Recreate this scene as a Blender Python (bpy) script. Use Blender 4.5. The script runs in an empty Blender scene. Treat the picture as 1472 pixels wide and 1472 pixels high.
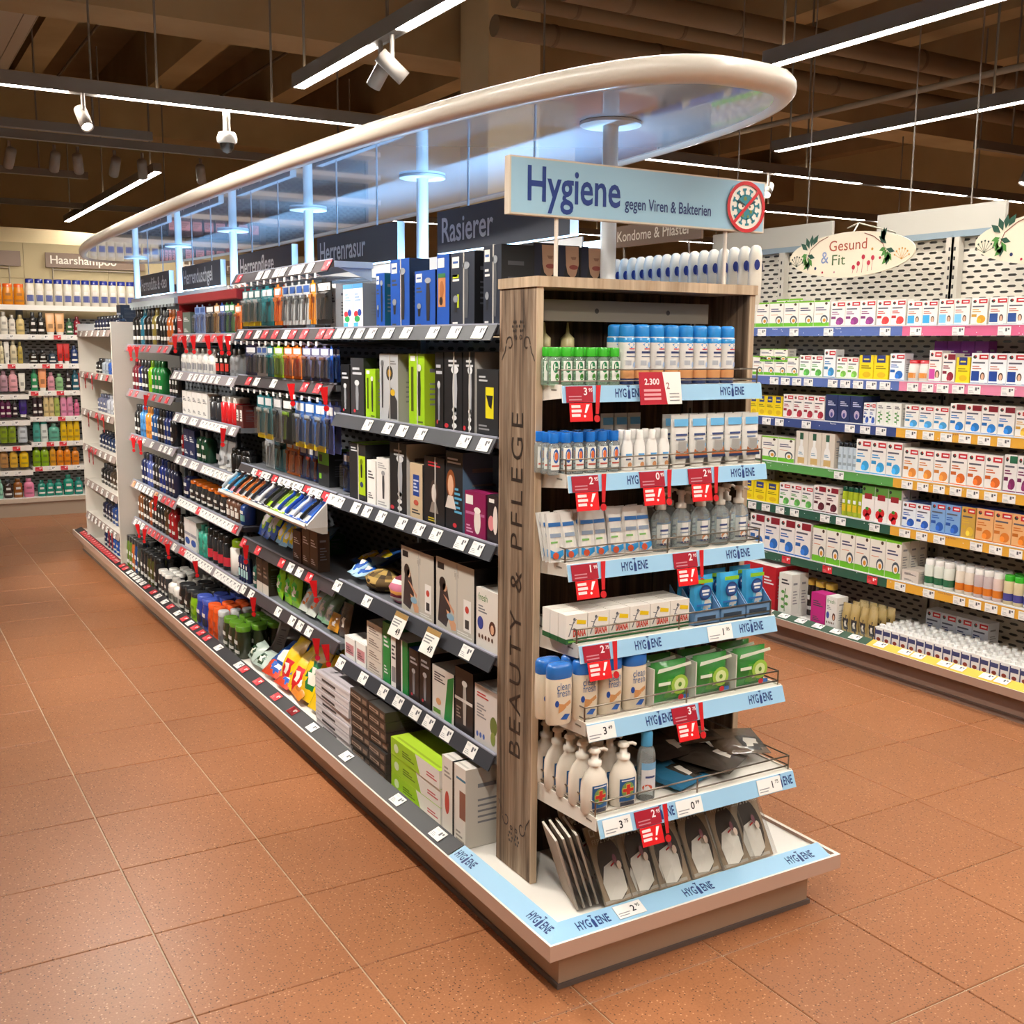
import bpy, math, random
from mathutils import Matrix, Vector

random.seed(7)
scene = bpy.context.scene
COL = scene.collection
PI = math.pi

# ------------------------------------------------------------------ camera
cam_data = bpy.data.cameras.new('camera')
cam_data.sensor_width = 36.0
cam_data.lens = 36.0 * 1577.26 / 1472.0
cam_data.clip_start = 0.05
cam = bpy.data.objects.new('camera', cam_data)
COL.objects.link(cam)
_yaw, _pit, _rol = math.radians(30.70712), math.radians(8.71334), math.radians(0.50617)
_f = Vector((math.sin(_yaw) * math.cos(_pit), math.cos(_yaw) * math.cos(_pit), -math.sin(_pit)))
_r = Vector((math.cos(_yaw), -math.sin(_yaw), 0))
_u = _r.cross(_f)
_r2 = math.cos(_rol) * _r + math.sin(_rol) * _u
_u2 = -math.sin(_rol) * _r + math.cos(_rol) * _u
cam.matrix_world = Matrix(((_r2.x, _u2.x, -_f.x, -1.34437), (_r2.y, _u2.y, -_f.y, -2.06431),
                           (_r2.z, _u2.z, -_f.z, 1.6), (0, 0, 0, 1)))
scene.camera = cam

# ------------------------------------------------------------------ world, exposure
world = bpy.data.worlds.new('world')
scene.world = world
world.use_nodes = True
world.node_tree.nodes['Background'].inputs[0].default_value = (1.0, 0.86, 0.70, 1)
world.node_tree.nodes['Background'].inputs[1].default_value = 0.05
scene.view_settings.view_transform = 'Standard'
scene.view_settings.look = 'None'
scene.view_settings.gamma = 1.0
scene.view_settings.use_curve_mapping = False
scene.view_settings.exposure = -0.22
scene.cycles.use_denoising = True
scene.cycles.max_bounces = 7
scene.cycles.diffuse_bounces = 4
scene.cycles.glossy_bounces = 4
scene.cycles.transparent_max_bounces = 10
scene.cycles.sample_clamp_indirect = 4.0
LED_STRENGTH = 100.0        # linear lamps
LED_COLOUR = (1.0, 0.95, 0.87)
SPOT_WATT = 105.0           # track spots
SPOT_COLOUR = (1.0, 0.92, 0.80)
GLOW_STRENGTH = 95.0        # blue light trough on top of the gondola
GLOW_COLOUR = (0.36, 0.66, 1.0)

# ------------------------------------------------------------------ colours
def lin(h):
    h = h.lstrip('#')
    if len(h) == 3:
        h = ''.join(c * 2 for c in h)
    out = []
    for i in (0, 2, 4):
        c = int(h[i:i + 2], 16) / 255.0
        out.append(c / 12.92 if c <= 0.04045 else ((c + 0.055) / 1.055) ** 2.4)
    return tuple(out)

PAL = {'black': '1a1a1c', 'charcoal': '34353a', 'navy': '1b2550', 'blue': '1f55b4', 'light blue': '8fc4e8',
       'teal': '177f8c', 'green': '1d7a3c', 'lime': '9dcc1e', 'bright green': '3fb52f', 'yellow': 'f2d51c',
       'orange': 'ee7a1d', 'red': 'd02027', 'dark red': '7e1a22', 'pink': 'ee9db0', 'magenta': '97195c',
       'purple': '6b2f82', 'white': 'f2f0ec', 'cream': 'eadfc6', 'beige': 'cdb796', 'grey': '8d9095',
       'silver': 'b9bcc0', 'slate blue': '5c7892', 'brown': '5a3a26', 'gold': 'b79a55', 'amber': 'd98a1a',
       'mint': '8ed3bd', 'tan': 'c39a63', 'dark green': '17402b', 'peach': 'f0bfa0', 'sky blue': '35a4dc'}
def C(name):
    return lin(PAL[name]) if name in PAL else lin(name)

# ------------------------------------------------------------------ materials
def new_mat(name):
    m = bpy.data.materials.new(name)
    m.use_nodes = True
    return m, m.node_tree.nodes, m.node_tree.links, m.node_tree.nodes['Principled BSDF']

def attr_mat(name, rough, spec=0.5, metal=0.0, coat=0.0, bump=0.0):
    m, n, l, b = new_mat(name)
    a = n.new('ShaderNodeAttribute'); a.attribute_name = 'Col'
    l.new(a.outputs['Color'], b.inputs['Base Color'])
    b.inputs['Roughness'].default_value = rough
    b.inputs['Specular IOR Level'].default_value = spec
    b.inputs['Metallic'].default_value = metal
    b.inputs['Coat Weight'].default_value = coat
    b.inputs['Coat Roughness'].default_value = 0.08
    if bump:
        t = n.new('ShaderNodeTexNoise'); t.inputs['Scale'].default_value = 60
        bp = n.new('ShaderNodeBump'); bp.inputs['Strength'].default_value = bump; bp.inputs['Distance'].default_value = 0.004
        l.new(t.outputs['Fac'], bp.inputs['Height']); l.new(bp.outputs['Normal'], b.inputs['Normal'])
    return m

M = {}
M['card'] = attr_mat('printed_card', 0.42, 0.45)
M['plastic'] = attr_mat('coloured_plastic', 0.26, 0.5, coat=0.2)
M['paint'] = attr_mat('painted_metal', 0.45, 0.4)
M['foil'] = attr_mat('film_bag', 0.22, 0.6, coat=0.3, bump=0.35)
M['matte'] = attr_mat('matte_paint', 0.75, 0.25)
M['metal'] = attr_mat('steel_wire', 0.28, 0.5, metal=0.9)

def clear_mat(name, tint, body, rough=0.06):
    """thin clear plastic: mostly see-through, with a glossy reflection that follows fresnel"""
    m, n, l, b = new_mat(name)
    n.remove(b)
    out = n['Material Output']
    tr = n.new('ShaderNodeBsdfTransparent'); tr.inputs[0].default_value = (*tint, 1)
    df = n.new('ShaderNodeBsdfDiffuse'); df.inputs[0].default_value = (*tint, 1)
    gl = n.new('ShaderNodeBsdfGlossy'); gl.inputs['Roughness'].default_value = rough
    fr = n.new('ShaderNodeFresnel'); fr.inputs[0].default_value = 1.30
    m1 = n.new('ShaderNodeMixShader'); m1.inputs[0].default_value = body
    m2 = n.new('ShaderNodeMixShader')
    l.new(tr.outputs[0], m1.inputs[1]); l.new(df.outputs[0], m1.inputs[2])
    l.new(fr.outputs[0], m2.inputs[0]); l.new(m1.outputs[0], m2.inputs[1]); l.new(gl.outputs[0], m2.inputs[2])
    l.new(m2.outputs[0], out.inputs['Surface'])
    return m
M['clear'] = clear_mat('clear_plastic', (0.985, 0.99, 0.99), 0.02)
M['gel'] = clear_mat('clear_gel', (0.86, 0.92, 0.93), 0.22)
M['greengel'] = clear_mat('clear_green_gel', (0.72, 0.92, 0.78), 0.25)

def emit_mat(name, col, strength):
    m, n, l, b = new_mat(name)
    b.inputs['Base Color'].default_value = (0.8, 0.8, 0.8, 1)
    b.inputs['Emission Color'].default_value = (*col, 1)
    b.inputs['Emission Strength'].default_value = strength
    return m
M['led'] = emit_mat('led_diffuser', LED_COLOUR, LED_STRENGTH)
M['added_uplight'] = emit_mat('added_warm_uplight', (1.0, 0.78, 0.52), 7.0)  # fill light added to lift the ceiling, not a known lamp
M['spotlens'] = emit_mat('spot_lens', SPOT_COLOUR, 12.0)
M['glow'] = emit_mat('blue_led', GLOW_COLOUR, GLOW_STRENGTH)

def tile_mat():
    m, n, l, b = new_mat('terracotta_tile')
    geo = n.new('ShaderNodeNewGeometry')
    big = n.new('ShaderNodeTexNoise'); big.inputs['Scale'].default_value = 3.0; big.inputs['Detail'].default_value = 4
    fine = n.new('ShaderNodeTexNoise'); fine.inputs['Scale'].default_value = 160.0; fine.inputs['Detail'].default_value = 3
    vor = n.new('ShaderNodeTexVoronoi'); vor.inputs['Scale'].default_value = 120.0
    vor2 = n.new('ShaderNodeTexVoronoi'); vor2.inputs['Scale'].default_value = 105.0
    oi = n.new('ShaderNodeObjectInfo')
    for t in (big, fine, vor, vor2):
        l.new(geo.outputs['Position'], t.inputs['Vector'])
    r1 = n.new('ShaderNodeValToRGB'); r1.color_ramp.elements[0].position = 0.3; r1.color_ramp.elements[1].position = 0.7
    r1.color_ramp.elements[0].color = (*lin('97603d'), 1); r1.color_ramp.elements[1].color = (*lin('ab7049'), 1)
    l.new(fine.outputs['Fac'], r1.inputs[0])
    mx = n.new('ShaderNodeMix'); mx.data_type = 'RGBA'; mx.inputs[0].default_value = 0.3
    r0 = n.new('ShaderNodeValToRGB'); r0.color_ramp.elements[0].color = (*lin('8f5c3c'), 1); r0.color_ramp.elements[1].color = (*lin('b27f5c'), 1)
    l.new(big.outputs['Fac'], r0.inputs[0]); l.new(r1.outputs[0], mx.inputs[6]); l.new(r0.outputs[0], mx.inputs[7])
    # dark grit
    sp = n.new('ShaderNodeValToRGB'); sp.color_ramp.elements[0].position = 0.2; sp.color_ramp.elements[1].position = 0.32
    sp.color_ramp.elements[0].color = (1, 1, 1, 1); sp.color_ramp.elements[1].color = (0, 0, 0, 1)
    l.new(vor.outputs['Distance'], sp.inputs[0])
    g1 = n.new('ShaderNodeMath'); g1.operation = 'GREATER_THAN'; g1.inputs[1].default_value = 0.55
    sepc = n.new('ShaderNodeSeparateColor'); l.new(vor.outputs['Color'], sepc.inputs[0]); l.new(sepc.outputs[0], g1.inputs[0])
    g2 = n.new('ShaderNodeMath'); g2.operation = 'MULTIPLY'; l.new(sp.outputs[0], g2.inputs[0]); l.new(g1.outputs[0], g2.inputs[1])
    mx2 = n.new('ShaderNodeMix'); mx2.data_type = 'RGBA'; l.new(g2.outputs[0], mx2.inputs[0]); l.new(mx.outputs[2], mx2.inputs[6])
    mx2.inputs[7].default_value = (*lin('5d3a27'), 1)
    # pale grit
    sp2 = n.new('ShaderNodeValToRGB'); sp2.color_ramp.elements[0].position = 0.18; sp2.color_ramp.elements[1].position = 0.3
    sp2.color_ramp.elements[0].color = (1, 1, 1, 1); sp2.color_ramp.elements[1].color = (0, 0, 0, 1)
    l.new(vor2.outputs['Distance'], sp2.inputs[0])
    g3 = n.new('ShaderNodeMath'); g3.operation = 'GREATER_THAN'; g3.inputs[1].default_value = 0.66
    sepd = n.new('ShaderNodeSeparateColor'); l.new(vor2.outputs['Color'], sepd.inputs[0]); l.new(sepd.outputs[1], g3.inputs[0])
    g4 = n.new('ShaderNodeMath'); g4.operation = 'MULTIPLY'; l.new(sp2.outputs[0], g4.inputs[0]); l.new(g3.outputs[0], g4.inputs[1])
    mx3 = n.new('ShaderNodeMix'); mx3.data_type = 'RGBA'; l.new(g4.outputs[0], mx3.inputs[0]); l.new(mx2.outputs[2], mx3.inputs[6])
    mx3.inputs[7].default_value = (*lin('cc9a74'), 1)
    hs = n.new('ShaderNodeHueSaturation')
    mr = n.new('ShaderNodeMapRange'); mr.inputs[3].default_value = 0.94; mr.inputs[4].default_value = 1.06
    l.new(oi.outputs['Random'], mr.inputs[0]); l.new(mr.outputs[0], hs.inputs['Value']); l.new(mx3.outputs[2], hs.inputs['Color'])
    l.new(hs.outputs[0], b.inputs['Base Color'])
    b.inputs['Roughness'].default_value = 0.36
    b.inputs['Specular IOR Level'].default_value = 0.5
    return m
M['tile'] = tile_mat()

def wood_mat(name, c0, c1, c2, boards, rough=0.7):
    """vertical weathered boards: streaks along z, board-to-board shifts across"""
    m, n, l, b = new_mat(name)
    tc = n.new('ShaderNodeTexCoord')
    mp = n.new('ShaderNodeMapping'); mp.inputs['Scale'].default_value = (42, 42, 2.2)
    l.new(tc.outputs['Object'], mp.inputs['Vector'])
    t = n.new('ShaderNodeTexNoise'); t.inputs['Scale'].default_value = 1.0; t.inputs['Detail'].default_value = 8; t.inputs['Roughness'].default_value = 0.65
    t.inputs['Distortion'].default_value = 0.6
    l.new(mp.outputs[0], t.inputs['Vector'])
    r = n.new('ShaderNodeValToRGB')
    e = r.color_ramp.elements
    e[0].position = 0.30; e[0].color = (*lin(c0), 1); e[1].position = 0.72; e[1].color = (*lin(c2), 1)
    k = e.new(0.5); k.color = (*lin(c1), 1)
    l.new(t.outputs['Fac'], r.inputs[0])
    mp2 = n.new('ShaderNodeMapping'); mp2.inputs['Scale'].default_value = (boards, boards, 0.35)
    l.new(tc.outputs['Object'], mp2.inputs['Vector'])
    t2 = n.new('ShaderNodeTexNoise'); t2.inputs['Scale'].default_value = 1.0; t2.inputs['Detail'].default_value = 2
    l.new(mp2.outputs[0], t2.inputs['Vector'])
    mr = n.new('ShaderNodeMapRange'); mr.inputs[1].default_value = 0.3; mr.inputs[2].default_value = 0.7
    mr.inputs[3].default_value = 0.72; mr.inputs[4].default_value = 1.25
    l.new(t2.outputs['Fac'], mr.inputs[0])
    hs = n.new('ShaderNodeHueSaturation'); l.new(mr.outputs[0], hs.inputs['Value']); l.new(r.outputs[0], hs.inputs['Color'])
    l.new(hs.outputs[0], b.inputs['Base Color'])
    bp = n.new('ShaderNodeBump'); bp.inputs['Strength'].default_value = 0.25; bp.inputs['Distance'].default_value = 0.003
    l.new(t.outputs['Fac'], bp.inputs['Height']); l.new(bp.outputs['Normal'], b.inputs['Normal'])
    b.inputs['Roughness'].default_value = rough
    b.inputs['Specular IOR Level'].default_value = 0.25
    return m
M['barn'] = wood_mat('weathered_board_print', '3a2d24', '7f6a57', 'ab9782', 26)
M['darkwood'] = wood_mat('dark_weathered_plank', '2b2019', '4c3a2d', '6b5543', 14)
M['oak'] = wood_mat('pale_oak_edge', 'a58d73', 'bca68c', 'cbb79d', 12, 0.5)

def noise_mat(name, c0, c1, scale, rough=0.8, spec=0.2):
    m, n, l, b = new_mat(name)
    tc = n.new('ShaderNodeNewGeometry')
    t = n.new('ShaderNodeTexNoise'); t.inputs['Scale'].default_value = scale; t.inputs['Detail'].default_value = 5
    l.new(tc.outputs['Position'], t.inputs['Vector'])
    r = n.new('ShaderNodeValToRGB'); r.color_ramp.elements[0].position = 0.35; r.color_ramp.elements[1].position = 0.65
    r.color_ramp.elements[0].color = (*lin(c0), 1); r.color_ramp.elements[1].color = (*lin(c1), 1)
    l.new(t.outputs['Fac'], r.inputs[0]); l.new(r.outputs[0], b.inputs['Base Color'])
    b.inputs['Roughness'].default_value = rough; b.inputs['Specular IOR Level'].default_value = spec
    return m
M['column'] = noise_mat('pale_column_paint', 'd8c9a6', 'e0d2b0', 2.0, 0.6)
M['grout'] = noise_mat('pale_grout', 'b9a58e', 'd2c2ab', 30)
M['concrete'] = noise_mat('ceiling_concrete', 'a08a6a', 'b09a78', 1.3)
M['wallpaint'] = noise_mat('beige_wall_paint', 'bdac86', 'c5b48e', 2.0, 0.6)

def gloss_mat(name, col, rough, coat):
    m, n, l, b = new_mat(name)
    t = n.new('ShaderNodeTexNoise'); t.inputs['Scale'].default_value = 2.0
    mr = n.new('ShaderNodeMapRange'); mr.inputs[3].default_value = rough * 0.8; mr.inputs[4].default_value = rough * 1.2
    l.new(t.outputs['Fac'], mr.inputs[0]); l.new(mr.outputs[0], b.inputs['Roughness'])
    b.inputs['Base Color'].default_value = (*lin(col), 1)
    b.inputs['Coat Weight'].default_value = coat; b.inputs['Coat Roughness'].default_value = 0.02
    return m
M['canopy'] = gloss_mat('glossy_white_acrylic', 'bccbdc', 0.05, 1.0)
M['rim'] = gloss_mat('cream_rim', 'e6ddcf', 0.3, 0.3)

# ------------------------------------------------------------------ mesh builder
SLOT = ['card', 'plastic', 'paint', 'foil', 'matte', 'metal', 'clear', 'gel', 'greengel', 'led', 'spotlens', 'glow', 'added_uplight', 'column',
        'tile', 'barn', 'darkwood', 'oak', 'grout', 'concrete', 'wallpaint', 'canopy', 'rim']
class MB:
    def __init__(self, mat='card'):
        self.v = []; self.f = []; self.c = []; self.m = []; self.s = []; self.mat = mat
    def face(self, pts, col, mat=None, smooth=False):
        n = len(self.v); self.v += [tuple(p) for p in pts]
        self.f.append(tuple(range(n, n + len(pts)))); self.c.append(col); self.m.append(mat or self.mat); self.s.append(smooth)
    def grid(self, P, col, mat=None, smooth=True, close=False, flip=False):
        """P: rows of points; col may be a colour or a function (i, j)"""
        n = len(self.v); R = len(P); K = len(P[0])
        for row in P: self.v += [tuple(p) for p in row]
        for i in range(R - 1):
            for j in range(K if close else K - 1):
                a = n + i * K + j; b = n + i * K + (j + 1) % K; d = n + (i + 1) * K + j; e = n + (i + 1) * K + (j + 1) % K
                self.f.append((d, e, b, a) if flip else (a, b, e, d))
                self.c.append(col(i, j) if callable(col) else col); self.m.append(mat or self.mat); self.s.append(smooth)
    def box(self, x0, y0, z0, x1, y1, z1, col, mat=None, front=None, top=None, side=None, back=None, bottom=None):
        a, b, c, d = (x0, y0, z0), (x1, y0, z0), (x1, y1, z0), (x0, y1, z0)
        e, f, g, h = (x0, y0, z1), (x1, y0, z1), (x1, y1, z1), (x0, y1, z1)
        self.face((a, b, f, e), front or col, mat); self.face((b, c, g, f), side or col, mat)
        self.face((c, d, h, g), back or side or col, mat); self.face((d, a, e, h), side or col, mat)
        self.face((e, f, g, h), top or col, mat); self.face((d, c, b, a), bottom or col, mat)
    def prism(self, pts, z0, z1, col, mat=None, side=None, smooth=False):
        """pts counter-clockwise in xy"""
        self.face([(x, y, z1) for x, y in pts], col, mat); self.face([(x, y, z0) for x, y in reversed(pts)], col, mat)
        n = len(pts)
        for i in range(n):
            a, b = pts[i], pts[(i + 1) % n]
            self.face(((a[0], a[1], z0), (b[0], b[1], z0), (b[0], b[1], z1), (a[0], a[1], z1)), side or col, mat, smooth)
    def xprism(self, pts, x0, x1, col, mat=None):
        """profile pts in (y, z), extruded along x"""
        n = len(pts)
        self.face([(x0, y, z) for y, z in pts], col, mat); self.face([(x1, y, z) for y, z in reversed(pts)], col, mat)
        for i in range(n):
            a, b = pts[i], pts[(i + 1) % n]
            self.face(((x0, b[0], b[1]), (x0, a[0], a[1]), (x1, a[0], a[1]), (x1, b[0], b[1])), col, mat)
    def lathe(self, prof, col, n=14, sx=1.0, sy=1.0, ox=0.0, oy=0.0, mat=None, smooth=True, power=2.0):
        P = []
        for r, z in prof:
            row = []
            for k in range(n):
                t = 2 * PI * k / n; c, s = math.cos(t), math.sin(t)
                if power != 2.0:
                    q = 1.0 / (abs(c) ** power + abs(s) ** power) ** (1.0 / power); c *= q; s *= q
                row.append((ox + r * sx * c, oy + r * sy * s, z))
            P.append(row)
        self.grid(P, col, mat, smooth, close=True)
        if prof[-1][0] > 1e-5: self.face(P[-1], col(len(prof) - 2, 0) if callable(col) else col, mat)
        if prof[0][0] > 1e-5: self.face(list(reversed(P[0])), col(0, 0) if callable(col) else col, mat)
    def tube(self, pts, r, col, n=6, mat=None):
        P = []
        pts = [Vector(p) for p in pts]
        for i, p in enumerate(pts):
            d = (pts[min(i + 1, len(pts) - 1)] - pts[max(i - 1, 0)]).normalized()
            a = d.orthogonal().normalized() if abs(d.z) > 0.9 or abs(d.z) < 1e-6 else d.cross(Vector((0, 0, 1))).normalized()
            if abs(d.z) <= 0.9: a = d.cross(Vector((0, 0, 1))).normalized()
            b = d.cross(a)
            P.append([tuple(p + r * (math.cos(2 * PI * k / n) * a + math.sin(2 * PI * k / n) * b)) for k in range(n)])
        self.grid(P, col, mat, True, close=True)
        self.face(P[-1], col, mat); self.face(list(reversed(P[0])), col, mat)
    def add(self, other, T=None):
        n = len(self.v)
        self.v += [tuple(T @ Vector(p)) for p in other.v] if T else other.v
        self.f += [tuple(i + n for i in f) for f in other.f]; self.c += other.c; self.m += other.m; self.s += other.s
    def mesh(self, name):
        me = bpy.data.meshes.new(name)
        me.from_pydata(self.v, [], self.f)
        used = []
        for m in self.m:
            if m not in used: used.append(m)
        for m in used: me.materials.append(M[m])
        idx = {m: i for i, m in enumerate(used)}
        me.polygons.foreach_set('material_index', [idx[m] for m in self.m])
        me.polygons.foreach_set('use_smooth', self.s)
        at = me.color_attributes.new('Col', 'FLOAT_COLOR', 'CORNER')
        data = []
        for f, c in zip(self.f, self.c):
            data += [c[0], c[1], c[2], 1.0] * len(f)
        at.data.foreach_set('color', data)
        me.update()
        return me

def link(name, me, parent=None, loc=(0, 0, 0), rot=(0, 0, 0)):
    o = bpy.data.objects.new(name, me)
    COL.objects.link(o)
    o.location = loc; o.rotation_euler = rot
    if parent is not None: o.parent = parent
    return o
def empty(name, loc=(0, 0, 0), rz=0.0):
    o = bpy.data.objects.new(name, None); COL.objects.link(o)
    o.location = loc; o.rotation_euler = (0, 0, rz); o.empty_display_size = 0.05
    return o
def tag(o, label, cat, group=None):
    o['label'] = label; o['category'] = cat
    if group: o['group'] = group
    return o
def structure(o):
    o['kind'] = 'structure'; return o

# ------------------------------------------------------------------ lettering
_txt = {}
def letters(s, size, sx=1.0, bold=0.0, space=1.0):
    """flat letter outlines as (verts, faces), in the xy plane, left-aligned at the baseline"""
    key = (s, size, sx, bold, space)
    if key not in _txt:
        cu = bpy.data.curves.new('lettering', 'FONT')
        cu.body = s; cu.size = size; cu.offset = bold * size; cu.space_character = space; cu.resolution_u = 3
        o = bpy.data.objects.new('lettering', cu)
        COL.objects.link(o)
        me = bpy.data.meshes.new_from_object(o)
        vs = [(v.co.x * sx, v.co.y) for v in me.vertices]
        fs = [tuple(p.vertices) for p in me.polygons]
        bpy.data.objects.remove(o); bpy.data.curves.remove(cu); bpy.data.meshes.remove(me)
        w = max([v[0] for v in vs] or [0])
        _txt[key] = (vs, fs, w)
    return _txt[key]
def write(mb, s, size, col, place, sx=1.0, bold=0.0, fit=None, centre=False, mat=None):
    """place(u, v) maps letter coordinates to 3D; fit = total width wanted"""
    vs, fs, w = letters(s, size, sx, bold)
    k = fit / w if fit and w else 1.0
    off = -w * k / 2 if centre else 0.0
    n = len(mb.v)
    mb.v += [tuple(place(u * k + off, v)) for u, v in vs]
    for f in fs:
        mb.f.append(tuple(i + n for i in f)); mb.c.append(col); mb.m.append(mat or mb.mat); mb.s.append(False)

def rect(mb, place, u0, v0, u1, v1, col, nu=1, mat=None, skew=0.0):
    for i in range(nu):
        a = u0 + (u1 - u0) * i / nu; b = u0 + (u1 - u0) * (i + 1) / nu
        mb.face((place(a, v0), place(b, v0), place(b + skew, v1), place(a + skew, v1)), col, mat)
def disc(mb, place, cu, cv, ru, rv, col, n=14, mat=None, a0=0.0, a1=2 * PI):
    mb.face([place(cu + ru * math.cos(a0 + (a1 - a0) * k / n), cv + rv * math.sin(a0 + (a1 - a0) * k / n)) for k in range(n if a1 - a0 > 6.28 else n + 1)], col, mat)
def ring(mb, place, cu, cv, r0, r1, col, n=28, mat=None, asp=1.0):
    for k in range(n):
        t0, t1 = 2 * PI * k / n, 2 * PI * (k + 1) / n
        mb.face((place(cu + r0 * math.cos(t0), cv + asp * r0 * math.sin(t0)), place(cu + r1 * math.cos(t0), cv + asp * r1 * math.sin(t0)),
                 place(cu + r1 * math.cos(t1), cv + asp * r1 * math.sin(t1)), place(cu + r0 * math.cos(t1), cv + asp * r0 * math.sin(t1))), col, mat)
def stroke(mb, place, pts, w, col, mat=None):
    for (x0, y0), (x1, y1) in zip(pts, pts[1:]):
        dx, dy = x1 - x0, y1 - y0; q = math.hypot(dx, dy) or 1; nx, ny = -dy / q * w / 2, dx / q * w / 2
        mb.face((place(x0 - nx, y0 - ny), place(x1 - nx, y1 - ny), place(x1 + nx, y1 + ny), place(x0 + nx, y0 + ny)), col, mat)
def hygiene_word(mb, place, h, col):
    """the word HYGIENE whose I is a pump bottle; u runs 0..about 3.9 h"""
    W = 3.9 * h
    write(mb, 'HYG', h * 1.38, col, place, bold=0.022, fit=1.62 * h)
    write(mb, 'ENE', h * 1.38, col, lambda u, v: place(u + 2.33 * h, v), bold=0.022, fit=1.5 * h)
    rect(mb, place, 1.80 * h, -0.18 * h, 2.16 * h, 0.62 * h, col)
    mb.face((place(1.80 * h, 0.62 * h), place(2.16 * h, 0.62 * h), place(2.05 * h, 0.86 * h), place(1.91 * h, 0.86 * h)), col)
    rect(mb, place, 1.94 * h, 0.86 * h, 2.02 * h, 1.16 * h, col)
    rect(mb, place, 1.72 * h, 1.16 * h, 2.12 * h, 1.30 * h, col)

# price tags: bay, height of the back panel, rail colour, shelves (key, z, rail, tags as (kind, y) or a pattern, y of red exclamation marks)
BAYS_LEFT = [('M1', 1.62, '33353c',
  [('1', 1.646, None, [('w', 1.585), ('w', 1.501), ('w', 1.402), ('w', 1.302), ('w', 1.167), ('w', 1.036), ('w', 0.852), ('w', 0.718), ('w', 0.574)], []),
   ('2', 1.343, None, [('w', 1.34), ('w', 1.178), ('w', 1.068), ('w', 0.936), ('w', 0.658), ('w', 0.542)], []),
   ('3', 1.048, None, [('w', 1.601), ('w', 1.453), ('w', 1.355), ('w', 1.235), ('w', 1.078), ('w', 0.95), ('w', 0.835), ('w', 0.676), ('w', 0.581)], []),
   ('4', 0.734, None, [('w', 1.637), ('w', 1.364), ('w', 0.641)], []),
   ('5', 0.447, None, [('w', 1.617), ('w', 1.407), ('w', 1.235), ('w', 1.112), ('w', 0.985), ('w', 0.887), ('w', 0.767), ('w', 0.614)], [])]),
 ('M2', 1.62, '3b3437',
  [('0', 1.885, None, [('r', 2.733), ('w', 2.449), ('w', 2.357), ('w', 2.234), ('w', 2.158), ('w', 2.037), ('w', 1.966), ('w', 1.861), ('r', 1.69)], []),
   ('1', 1.645, None, [('w', 2.743), ('r', 2.616), ('w', 2.495), ('r', 2.399), ('r', 2.268), ('w', 2.137), ('r', 2.059), ('r', 1.933), ('r', 1.76), ('r', 1.678)], []),
   ('2', 1.447, None, [('r', 2.634), ('w', 2.526), ('w', 2.302), ('r', 1.938), ('r', 1.801)], [2.025, 1.68]),
   ('3', 1.05, None,
    [('w', 2.596), ('r', 2.531), ('w', 2.474), ('w', 2.419), ('r', 2.325), ('w', 2.246), ('w', 2.195), ('w', 2.133), ('w', 2.084), ('w', 2.025), ('r', 1.943),
     ('w', 1.887), ('w', 1.821), ('r', 1.746), ('w', 1.684), ('w', 1.623)],
    []),
   ('4', 0.711, None, [('r', 2.781), ('r', 2.57), ('r', 2.254), ('w', 2.145), ('w', 2.042), ('r', 1.93)], [2.667, 1.825]),
   ('5', 0.49, None, [('w', 2.802), ('w', 2.685), ('w', 2.315), ('w', 2.141), ('w', 2.049), ('w', 1.948)], [2.582, 1.805, 1.708])]),
 ('M3', 1.6, '8b8488',
  [('1', 1.63, '8b7478', 'rrwrwrrrw', [3.803, 3.621, 3.439, 3.185, 2.981, 2.848]), ('2', 1.435, None, 'ww.wwwwww.w', []), ('3', 1.21, None, 'w.ww.ww.wwwwwww.w', [2.964]),
   ('4', 0.983, None, 'w.w.ww.wwwwwwwr', []), ('5', 0.755, None, 'wwwwwwrwwwwwwwwwr', []), ('6', 0.483, None, 'rrwwwwwwwww.wwwwwww', [3.554])]),
 ('M4', 1.56, '8b8488',
  [('1', 1.569, None, 'rrrrr.rr', [4.9110000000000005, 4.72]), ('2', 1.293, None, 'rr.rrrr', [4.524]), ('3', 1.013, None, 'rrrw.w.www', [4.921, 4.738]),
   ('4', 0.72, None, 'owwwwwowrrr', [4.377]), ('5', 0.476, None, 'wwwrrrrrrrw', [4.92, 4.712, 4.146])])]
RIM_TAGS = [('w', 1.704), ('w', 1.371), ('w', 0.945), ('w', 0.663), ('r', 1.916), ('r', 5.341), ('r', 5.147), ('r', 5.046), ('w', 4.919), ('w', 4.823), ('w', 4.73), ('w', 4.638),
 ('w', 4.549), ('r', 4.438), ('r', 4.282), ('w', 4.166), ('w', 4.01), ('r', 3.882), ('w', 3.718), ('r', 3.58), ('w', 3.476), ('r', 3.375), ('r', 3.26), ('r', 3.148),
 ('w', 2.952), ('w', 2.629), ('r', 2.552), ('r', 2.352), ('r', 2.118), ('r', 1.92), ('r', 5.3), ('r', 5.375), ('r', 5.45), ('r', 5.525), ('r', 5.6), ('r', 5.675),
 ('r', 5.75), ('r', 5.825), ('r', 5.9), ('r', 5.975), ('r', 6.05), ('r', 6.125), ('r', 6.2), ('r', 6.275), ('r', 6.35), ('r', 6.425), ('r', 6.5), ('r', 6.575)]

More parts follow.
